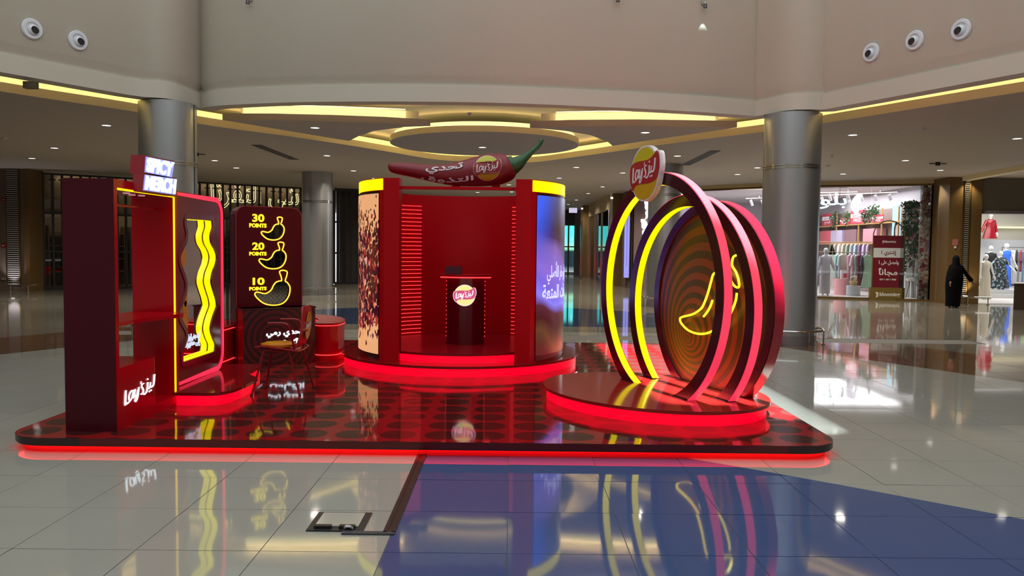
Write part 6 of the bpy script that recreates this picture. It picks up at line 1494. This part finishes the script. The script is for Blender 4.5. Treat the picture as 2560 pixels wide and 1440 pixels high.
# ---- clothes on rails
def garment(x, y, zt, w_, l_, m_, label, yaw=0.0, kind='shirt', group='clothes on the rails in the flower-decked shop'):
    fr = Frame((x, y, zt), (math.cos(yaw), math.sin(yaw), 0), (0, 0, 1))
    h = w_/2
    if kind == 'shirt': P = [(-0.05, 0), (-h, -0.07), (-h-0.09, -0.42), (-h-0.01, -0.45), (-h+0.03, -0.22), (-h+0.01, -l_), (-h*0.3, -l_-0.03), (h*0.4, -l_+0.01), (h-0.01, -l_), (h-0.03, -0.22), (h+0.01, -0.45), (h+0.09, -0.42), (h, -0.07), (0.05, 0), (0, -0.03)]
    elif kind == 'trousers': P = [(-h*0.7, 0), (-h*0.8, -l_), (-0.02, -l_), (0, -0.25), (0.02, -l_), (h*0.8, -l_), (h*0.7, 0)]
    else: P = [(-0.05, 0), (-h, -0.06), (-h*0.9, -0.30), (-h*0.75, -0.5), (-h*1.25, -l_), (0, -l_-0.03), (h*1.25, -l_), (h*0.75, -0.5), (h*0.9, -0.30), (h, -0.06), (0.05, 0), (0, -0.03)]
    t = empty('hanging_garment', (x, y, zt), label, 'clothing', group)
    mb = MB(); mb.prism(fr, P, -0.035, 0.035); 
    n0 = len(mb.v)
    mb.build('garment', m_, t, bevel=0.012)
    mb = MB(); mb.tube([fr.p(-h*0.8, -0.05, 0), fr.p(0, 0.03, 0), fr.p(h*0.8, -0.05, 0)], 0.006, 5); mb.tube([fr.p(0, 0.03, 0), fr.p(0, 0.10, 0), fr.p(0.03, 0.12, 0)], 0.004, 5); mb.build('hanger', CHROME, t)
    return t
def rail(a, b, z, label):
    t = empty('clothes_rail', (Vector(a)+Vector(b))/2, label, 'clothes rail', 'clothes rails'); mb = MB(); A_ = Vector((a[0], a[1], z)); B2 = Vector((b[0], b[1], z)); mb.tube([A_, B2], 0.014, 8); mb.build('bar', GOLD, t)
    for p in (A_, B2): mb = MB(); mb.tube([p, (p.x, p.y, 0.05)], 0.014, 8); mb.build('post', GOLD, t)
def cm(name, c): return mat('cloth '+name, c, 0.75)
rail((11.0, 30.2, 0), (13.3, 29.2, 0), 1.62, 'front clothes rail behind the pedestals')
rail((11.3, 32.4, 0), (14.0, 31.0, 0), 2.02, 'rear clothes rail higher behind the front one')
G1 = [('white trousers', (0.72, 0.70, 0.68), 'trousers', 2080, 0.0), ('mint green long shirt', (0.36, 0.55, 0.47), 'shirt', 2092, 0.9), ('pale blue denim shirt', (0.42, 0.48, 0.55), 'shirt', 2103, 0.7), ('black and cream patterned dress', (0.40, 0.36, 0.30), 'dress', 2109, 0.3),
      ('dusty pink dress', (0.60, 0.38, 0.45), 'dress', 2126, 0.6), ('rose pink shirt', (0.62, 0.42, 0.46), 'shirt', 2137, 0.5), ('teal floral dress', (0.30, 0.40, 0.40), 'dress', 2147, 0.3), ('burgundy skirt', (0.25, 0.04, 0.06), 'dress', 2154, 0.2), ('dark navy coat', (0.03, 0.035, 0.06), 'shirt', 2160, 0.7), ('light green dress', (0.32, 0.48, 0.34), 'dress', 2170, 0.2)]
for nm, c, kd, px, yaw in G1:
    s_ = (px-2072)/(2176-2072); Y = 30.1-0.95*s_; p = ony(px, 640, Y); garment(p.x, Y, 1.54, 0.38, {'trousers': 1.25, 'shirt': 0.85, 'dress': 1.2}[kd], cm(nm, c), nm+' hanging on the front clothes rail', yaw, kd)
G2 = [('dark green jacket', (0.05, 0.07, 0.04)), ('taupe blouse', (0.34, 0.27, 0.22)), ('white blouse', (0.7, 0.7, 0.7)), ('sand cardigan', (0.5, 0.42, 0.32)), ('sage green shirt', (0.25, 0.30, 0.26)), ('grey shirt', (0.33, 0.34, 0.36)), ('sky blue shirt', (0.45, 0.6, 0.75)), ('purple check shirt', (0.22, 0.12, 0.22)), ('lilac blouse', (0.5, 0.42, 0.62)), ('mauve top', (0.42, 0.3, 0.4))]
for k, (nm, c) in enumerate(G2):
    px = 2078+10.3*k; Y = 32.2-1.1*k/9; p = ony(px, 612, Y); garment(p.x, Y, 1.94, 0.36, 0.75, cm(nm, c), nm+' hanging on the rear clothes rail', 0.9, 'shirt')

# ---- mannequins and the passer-by
WMAN = mat('mannequin white', (0.70, 0.68, 0.68), 0.35)
def hand(mb, w_, d, r_=0.013, side=1):
    d = Vector(d).normalized(); s = d.cross(Vector((0, 1, 0.1))).normalized(); w_ = Vector(w_)
    mb.loft([(0, 0, 0, 0.001, 0.001), (0, 0, 0.001, 0.001, 0.001)], 4)
    mb.tube([w_, w_+d*0.05, w_+d*0.095], [0.026, 0.038, 0.034], 8)
    for k, l_ in ((-1.5, 0.065), (-0.5, 0.08), (0.5, 0.075), (1.5, 0.055)):
        b_ = w_+d*0.09+s*k*0.018; mb.tube([b_, b_+d*l_*0.55, b_+d*l_+Vector((0, 0, -0.01))], [r_*0.8, r_*0.75, r_*0.5], 6)
    b_ = w_+d*0.03+s*side*0.03; mb.tube([b_, b_+d*0.03+s*side*0.02, b_+d*0.06+s*side*0.022], [r_*0.9, r_*0.85, r_*0.6], 6)
def figure(x, y, z0, h, label, garments, name='mannequin', cat='mannequin', skin=None, arms=((-1, 0.08, 0), (1, 0.08, 0)), group=None, legs=True, turn=0.0, hair=None):
    """standing figure: one continuous body with head, arms and legs; garments are lofted shells"""
    k = h/1.70; t = empty(name, (x, y, z0), label, cat, group); skin = skin or WMAN
    mb = MB(); z = lambda v: z0+v*k
    mb.loft([(x, y, z(0.80), 0.155*k, 0.11*k), (x, y, z(0.92), 0.165*k, 0.115*k), (x, y, z(1.08), 0.115*k, 0.09*k), (x, y, z(1.25), 0.145*k, 0.10*k), (x, y, z(1.38), 0.18*k, 0.095*k), (x, y, z(1.43), 0.11*k, 0.07*k), (x, y, z(1.46), 0.052*k, 0.05*k), (x, y, z(1.50), 0.048*k, 0.05*k),
             (x, y-0.01, z(1.53), 0.062*k, 0.075*k), (x, y-0.01, z(1.60), 0.078*k, 0.095*k), (x, y, z(1.66), 0.068*k, 0.085*k), (x, y, z(1.70), 0.025*k, 0.03*k)], 20)
    if legs:
        for s in (-1, 1): mb.tube([(x+s*0.085*k, y, z(0.86)), (x+s*0.09*k, y-0.01, z(0.47)), (x+s*0.085*k, y, z(0.09)), (x+s*0.085*k, y-0.06*k, z(0.035)), (x+s*0.085*k, y-0.15*k, z(0.022))], [0.082*k, 0.055*k, 0.037*k, 0.034*k, 0.02*k], 10)
    for s, sp, fw_ in arms:
        A_ = Vector((x+s*0.165*k, y, z(1.37))); E_ = Vector((x+s*(0.20+sp)*k, y-0.02-fw_*0.4, z(1.10))); Wr = Vector((x+s*(0.21+sp*2.1)*k, y-0.05-fw_, z(0.88+fw_*0.4)))
        mb.tube([A_, E_, Wr], [0.048*k, 0.037*k, 0.025*k], 10); hand(mb, Wr, (Wr-E_), 0.012*k, -s)
    # face: nose, brow hint
    mb.tube([(x, y-0.092*k, z(1.605)), (x, y-0.112*k, z(1.580)), (x, y-0.095*k, z(1.572))], [0.007*k, 0.011*k, 0.008*k], 6)
    for s in (-1, 1): mb.sphere((x+s*0.078*k, y+0.005, z(1.59)), 0.016*k, 6, sx=0.4)
    mb.build('body', skin, t, smooth=True)
    for nm, m_, secs, fold, kw in garments:
        mb = MB()
        mb.loft([(x+kw.get('dx', 0)*(1-i/(len(secs)-1)), y, z(s_[0]), s_[1]*k, s_[2]*k) for i, s_ in enumerate(secs)], 28, kw.get('nf', 7), fold, seed=int(x*10))
        if kw.get('sleeves'):
            for s, sp, fw_ in arms:
                L_ = kw['sleeves']; A_ = Vector((x+s*0.15*k, y, z(1.385))); E_ = Vector((x+s*(0.20+sp)*k, y-0.02-fw_*0.4, z(1.10))); Wr = Vector((x+s*(0.205+sp*2.0)*k, y-0.05-fw_, z(0.90+fw_*0.4)))
                if L_ == 'long': mb.tube([A_, E_, Wr], [0.065*k, 0.058*k, kw.get('cuff', 0.05)*k], 12)
                else: mb.tube([A_, E_], [0.066*k, 0.06*k], 12)
        mb.build(nm, m_, t, smooth=True)
    return t
DRS = [(0.06, 0.20, 0.17), (0.45, 0.19, 0.15), (0.85, 0.185, 0.135), (1.08, 0.135, 0.105), (1.25, 0.16, 0.115), (1.38, 0.19, 0.105), (1.44, 0.08, 0.07)]
TOP = [(0.80, 0.20, 0.14), (1.05, 0.16, 0.12), (1.25, 0.17, 0.12), (1.38, 0.195, 0.11), (1.45, 0.07, 0.065)]
SKT = [(0.07, 0.19, 0.14), (0.5, 0.18, 0.13), (0.86, 0.175, 0.125), (0.98, 0.15, 0.11)]
p = ony(2061, 745, 28.9); figure(p.x, 28.9, 0.05, 1.72, 'white mannequin in lilac blouse and grey trousers at the left of the shop window', [('blouse', cm('pale lilac satin', (0.55, 0.50, 0.60)), TOP, 0.03, {'sleeves': 'long'}), ('trousers', cm('mist grey', (0.42, 0.38, 0.42)), SKT, 0.05, {})], arms=((-1, 0.03, 0.0), (1, 0.05, 0.05)))

# ---- right: metal panel, wooden pilasters, louvre
fr_ = Frame((13.7, 25.8, 0), (1, 0, 0), (0, 0, 1), (0, -1, 0))
def pbox(x0, x1, w0, w1, m_, nm, lab, cat, z0=0, z1=CZ):
    u0, u1 = fr_.uv(x0, 600)[0], fr_.uv(x1, 600)[0]; mb = MB(); mb.fbox(fr_, u0, z0, w0, u1, z1, w1); o = mb.build(nm, m_, loc=fr_.p((u0+u1)/2, z0, 0)); tag(o, lab, cat); return o
pbox(2336, 2353, -1.2, -0.25, WOOD, 'wooden_pilaster', 'dark wooden jamb right beside the rose pillar', 'pilaster') if False else None
mb = MB(); mb.box((14.14, 25.86, 0), (14.28, 26.98, CZ)); o = mb.build('wooden_jamb', WOOD, loc=(14.2, 26.4, 0)); tag(o, 'dark wooden side jamb between the rose pillar and the right pilaster', 'pilaster')
mb = MB(); mb.box((14.115, 26.02, 0.05), (14.139, 26.50, 3.95)); mb.build('metal_panel', mat('taupe metal panel', (0.34, 0.27, 0.23), 0.25, metal=0.5), o)
pbox(2370, 2401, -0.6, 0.0, WOOD, 'wooden_pilaster', 'wooden pilaster left of the right louvre carrying a pink alarm device', 'pilaster')
pbox(2425, 2452, -0.6, 0.0, WOOD, 'wooden_pilaster', 'wooden pilaster between the right louvre and the dress shop', 'pilaster')
mb = MB(); mb.fbox(fr_, fr_.uv(2401.5, 600)[0], 0, -0.6, fr_.uv(2426, 600)[0], CZ, -0.03); struct(mb.build('wall_right', WOOD))
louvre(fr_.shift(0, 0, -0.02), 2403, 447, 2424, 741, 'tall slatted metal louvre panel between wooden pilasters on the right', 58, (1.0, 0.86, 0.62))
u0, v0, u1, v1 = pxr(fr_, 2379.5, 598, 2394, 621)
t = empty('alarm_device', fr_.p((u0+u1)/2, v0, 0), 'small pinkish red alarm device with white lamp on the right pilaster', 'fire alarm')
mb = MB(); mb.fbox(fr_, u0, v0+(v1-v0)*0.3, 0, u1, v1, 0.05); mb.build('housing', mat('alarm pink', (0.45, 0.17, 0.13), 0.4), t, bevel=0.012)
mb = MB(); c = fr_.p((u0+u1)/2, v0+(v1-v0)*0.15, 0.03); mb.sphere(c, 0.045, 10); mb.build('strobe_lamp', mat('strobe white', (0.7, 0.65, 0.6), 0.3), t)
guard_rail([(13.95, 25.35), (15.3, 25.35)], 0.235, 'low chrome guard rail before the right wooden pilasters', [(13.98, 25.35), (14.55, 25.35), (15.2, 25.35)])
# ---- dress shop at the far right
mb = MB(); mb.box((15.22, 25.9, 3.02), (22, 26.2, CZ)); mb.box((15.10, 26.0, 0), (15.22, 33.2, CZ)); struct(mb.build('wall_dress_shop_front', mat('grey brown wall', (0.20, 0.175, 0.135), 0.5)))
mb = MB(); mb.box((15.24, 25.85, 2.92), (22, 26.3, 3.02)); struct(mb.build('trim_2', mat('steel lintel', (0.25, 0.25, 0.27), 0.35)))
mb = MB(); mb.box((15.2, 33, 0), (22, 33.2, CZ)); struct(mb.build('wall_dress_shop_back', mat('dress shop wall', (0.42, 0.41, 0.36), 0.6)))
mb = MB(); mb.box((15.22, 26.2, 3.9), (22, 33, 3.95)); struct(mb.build('ceiling_dress_shop', SHOPC))
mb = MB(); mb.box((15.22, 25.9, 0.0), (22, 33, 0.012)); struct(mb.build('floor_dress_shop', LINO))
mb = MB(); mb.box((15.2, 32.75, 2.68), (22, 33, 2.74)); o = mb.build('lit_ledge', emat('warm ledge light', (1.0, 0.88, 0.55), 1.1), loc=(18, 32.9, 2.7)); tag(o, 'long warm glowing ledge on the dress shop back wall', 'light ledge')
mb = MB(); mb.box((15.2, 32.85, 0.4), (22, 33, 2.2)); o = mb.build('wall_panelling', mat('pale panelling', (0.50, 0.52, 0.54), 0.4), loc=(18, 32.9, 0.4)); tag(o, 'pale panelling below the lit ledge in the dress shop', 'wall panel')
lamp('dress_shop_light', 'AREA', (18, 29.2, 3.85), (0, 0, 0), 480, (1, 0.98, 0.95), shape='RECTANGLE', size=5, size_y=5)
mb = MB(); mb.box((15.6, 29.2, 0.01), (21, 32.7, 0.31)); mb.box((15.5, 29.0, 0.01), (21, 29.2, 0.16)); o = mb.build('display_step', mat('display step grey', (0.5, 0.5, 0.5), 0.3), loc=(18, 30.8, 0.01)); tag(o, 'low pale two-step display platform under the mannequins', 'display step')
BLK = cm('black', (0.008, 0.008, 0.009)); 
flor = mat('cloth dark floral', (0.02, 0.025, 0.035), 0.6); q = NT(flor); po, X, Y, Z = q.pos('object'); nz = q.n('ShaderNodeTexNoise'); nz.inputs['Scale'].default_value = 14; q.link(po, nz.inputs['Vector'])
q.link(q.mix(q.m('GREATER_THAN', nz.outputs['Fac'], 0.57), (0.012, 0.016, 0.022), (0.20, 0.30, 0.34)), q.b.inputs['Base Color'])
def atpx(px, Y): return ony(px, 700, Y).x
figure(atpx(2474, 30.2), 30.2, 0.31, 1.62, 'white mannequin in a black dress with gold print at the left of the display step', [('dress', BLK, DRS, 0.08, {'sleeves': 'short'})], arms=((-1, 0.05, 0.02), (1, 0.03, 0.0)))
figure(atpx(2513, 30.6), 30.6, 0.31, 1.72, 'tallest white mannequin in a long bright blue dress', [('dress', cm('bright blue satin', (0.03, 0.14, 0.75)), DRS, 0.07, {})], arms=((-1, 0.03, 0.0), (1, 0.06, 0.02)))
figure(atpx(2500, 29.6), 29.6, 0.31, 1.42, 'shorter mannequin in a wide dark floral dress before the blue one', [('dress', flor, [(0.05, 0.36, 0.26), (0.45, 0.33, 0.22), (0.85, 0.26, 0.17), (1.05, 0.22, 0.14), (1.25, 0.24, 0.14), (1.38, 0.21, 0.11), (1.44, 0.08, 0.07)], 0.10, {'sleeves': 'short'})], arms=((-1, 0.22, 0.05), (1, 0.14, 0.03)))
figure(atpx(2463, 28.4), 28.4, 0.012, 1.60, 'mannequin in a long cream lace dress beside the shop entrance', [('dress', cm('cream lace', (0.50, 0.46, 0.36)), [(0.02, 0.24, 0.20)]+DRS[1:], 0.06, {'nf': 9})], arms=((-1, 0.0, 0.0), (1, 0.04, 0.0)))
mb = MB(); mb.box((15.5, 31.8, 2.20), (16.6, 32.7, 2.26)); o = mb.build('wall_shelf', BLACKM, loc=(16, 32.2, 2.2)); tag(o, 'short dark wall shelf carrying the red coated half mannequin', 'shelf')
mb = MB(); mb.box((15.7, 32.6, 2.05), (15.75, 32.85, 2.2)); mb.box((16.3, 32.6, 2.05), (16.35, 32.85, 2.2)); mb.build('bracket', BLACKM, o)
figure(atpx(2470, 32.2), 32.2, 2.26-0.62, 1.62, 'half mannequin in a glossy dark red coat on the high shelf', [('coat', mat('glossy wine red coat', (0.24, 0.006, 0.014), 0.2), [(0.62, 0.30, 0.17), (0.95, 0.22, 0.14), (1.12, 0.17, 0.12), (1.28, 0.18, 0.12), (1.39, 0.19, 0.11), (1.45, 0.075, 0.07)], 0.05, {'sleeves': 'long'})], arms=((-1, 0.10, 0.0), (1, 0.02, 0.0)), legs=False)
for k, (nm, c, kd) in enumerate((('striped black and white dress', (0.5, 0.5, 0.5), 'dress'), ('white sleeved blouse', (0.66, 0.66, 0.66), 'shirt'), ('black shirt', (0.015, 0.015, 0.015), 'shirt'), ('grey long coat', (0.22, 0.22, 0.21), 'dress'), ('wine red blouse', (0.25, 0.03, 0.045), 'shirt'), ('denim blue dress', (0.12, 0.18, 0.32), 'dress'), ('lime green skirt', (0.3, 0.45, 0.15), 'dress'), ('sand coat', (0.42, 0.36, 0.26), 'dress'))):
    px = 2528+5.5*k; Y = 31.3-0.12*k; garment(atpx(px, Y), Y, 1.78, 0.42, 1.2 if kd == 'dress' else 0.8, cm(nm, c), nm+' on the dress shop rail right of the blue mannequin', 1.0, kd, 'clothes on the dress shop rail')
t = empty('clothes_rail', (19.6, 31.3, 0.31), 'black clothes rail in the dress shop', 'clothes rail'); mb = MB(); mb.tube([(19.3, 31.4, 0.31), (19.3, 31.4, 1.88), (21, 30.9, 1.88), (21, 30.9, 0.31)], 0.015, 8); mb.build('frame', BLACKM, t)
mb = MB(); mb.tube([(15.9, 28.4, 3.9), (15.9, 28.4, 3.55), (16.0, 28.6, 3.35)], [0.02, 0.02, 0.06], 10); o = mb.build('black_spotlight', BLACKM, loc=(15.9, 28.4, 3.9)); tag(o, 'black ceiling spotlight above the red coat', 'spotlight')
# brown kiosk box at the right edge
mb = MB(); mb.prism(XY, [(14.78, 23.4), (18.5, 23.4), (18.5, 24.6), (15.6, 24.6)], 0, 0.74); o = mb.build('brown_counter', mat('taupe laminate', (0.15, 0.11, 0.09), 0.4), loc=(16.6, 24, 0)); tag(o, 'plain taupe counter cut by the right edge of the picture', 'counter')
mb = MB(); mb.prism(XY, [(14.75, 23.37), (18.5, 23.37), (18.5, 24.62), (15.58, 24.62)], 0.74, 0.77); mb.build('counter_top', mat('taupe laminate dark', (0.09, 0.065, 0.05), 0.35), o)
# ceiling beam above the dress shop
a, b = onz(2406, 441, CZ), onz(2600, 404, CZ); mb = MB(); wallseg(mb, (a.x, a.y), (b.x, b.y), CZ-0.14, CZ, 0.25); o = mb.build('ceiling_beam', mat('warm edge paint', (0.62, 0.50, 0.27), 0.6), loc=((a.x+b.x)/2, (a.y+b.y)/2, CZ-0.14)); tag(o, 'pale gold ceiling beam above the dress shop front', 'beam')
mb = MB(); wallseg(mb, (22, 26), (24, 20), 0, CZ); wallseg(mb, (24, 20), (26, 4), 0, CZ); struct(mb.build('wall_far_right', BEIGE))
# ---- woman in black walking past
ABY = mat('black abaya cloth', (0.003, 0.003, 0.0035), 0.9, spec=0.1); SKINM = mat('skin', (0.30, 0.17, 0.11), 0.55)
wx, wy = ony(2388, 700, 23.9).x, 23.9
t = figure(wx, wy, 0.0, 1.55, 'person in a long black abaya and headscarf walking past with one arm held out', [
    ('abaya', ABY, [(0.05, 0.23, 0.17), (0.30, 0.235, 0.18), (0.70, 0.27, 0.20), (0.95, 0.275, 0.20), (1.20, 0.245, 0.18), (1.36, 0.20, 0.14), (1.46, 0.11, 0.09)], 0.04, {'sleeves': 'long', 'cuff': 0.075, 'dx': -0.05}),
    ('headscarf', ABY, [(1.28, 0.19, 0.15), (1.40, 0.16, 0.13), (1.48, 0.115, 0.12), (1.56, 0.105, 0.125), (1.64, 0.10, 0.118), (1.70, 0.075, 0.085), (1.735, 0.02, 0.02)], 0.0, {})],
    name='person', cat='person', skin=SKINM, arms=((-1, 0.0, 0.04), (1, 0.16, -0.03)))
for s in (-1, 1): mb = MB(); mb.loft([(wx+s*0.09-0.06, wy-0.10, 0.0, 0.045, 0.12), (wx+s*0.09-0.06, wy-0.10, 0.035, 0.045, 0.12), (wx+s*0.09-0.06, wy-0.06, 0.07, 0.035, 0.07)], 14); mb.build('shoe', BLACKM, t, smooth=True)

# ================================================================== FLOOR BOX AND CABLE CHANNEL IN FRONT
CH = mat('dark bronze channel', (0.030, 0.022, 0.020), 0.35, metal=0.3)
t = empty('floor_channel', (-0.66, 5.2, 0), 'dark metal channel strip running from the platform along the edge of the blue stone', 'floor channel')
a, b = onz(1058, 1141), onz(975, 1334)
mb = MB(); mb.box((-0.715, b.y, 0.0), (-0.690, a.y+0.05, 0.010)); mb.box((-0.690, b.y, 0.0), (-0.668, a.y+0.05, 0.006)); mb.box((-0.668, b.y, 0.0), (-0.645, a.y+0.05, 0.010)); mb.build('long_channel', CH, t)
c, d = onz(855, 1334), onz(985, 1337)
mb = MB(); mb.box((c.x, b.y-0.03, 0.0), (-0.645, b.y+0.012, 0.010)); mb.build('short_channel', mat('grey channel', (0.05, 0.055, 0.065), 0.4), t)
A0, A1, A2, A3 = onz(800, 1283), onz(930, 1285), onz(905, 1335), onz(766, 1329)
x0, x1, y0, y1 = (A3.x+A0.x)/2-0.005, (A1.x+A2.x)/2, A3.y, A0.y
t = empty('floor_box', ((x0+x1)/2, (y0+y1)/2, 0), 'square hinged floor box with stone inlaid lid and dark frame left of the channel', 'floor box')
FRM = mat('floor box frame', (0.035, 0.034, 0.034), 0.4, metal=0.4)
for nm, bx in (('frame_side', (x0, y0, x0+0.035, y1)), ('frame_side', (x1-0.035, y0, x1, y1)), ('frame_side', (x0+0.035, y1-0.022, x1-0.035, y1)), ('frame_side', (x0+0.035, y0, x1-0.035, y0+0.06))):
    mb = MB(); mb.box((bx[0], bx[1], 0.0), (bx[2], bx[3], 0.008)); mb.build(nm, FRM, t)
mb = MB(); mb.box((x0+0.037, y0+0.062, 0.0), (x1-0.037, y1-0.024, 0.014)); mb.build('stone_lid', mat('lid stone', (0.42, 0.41, 0.35), 0.1), t)
for k, (ux0, ux1) in enumerate(((0.12, 0.42), (0.56, 0.84))):
    mb = MB(); mb.box((x0+(x1-x0)*ux0, y0+0.028, 0.004), (x0+(x1-x0)*ux1, y0+0.062, 0.024)); mb.build('cable_flap', BLACKM, t)
mb = MB(); mb.tube([(x1-0.11, y0+0.03, 0.012), (x1-0.10, y0+0.015, 0.028), (x1-0.075, y0+0.012, 0.028), (x1-0.065, y0+0.03, 0.012)], 0.008, 8); mb.build('cable', mat('white cable', (0.6, 0.6, 0.6), 0.4), t, smooth=True)
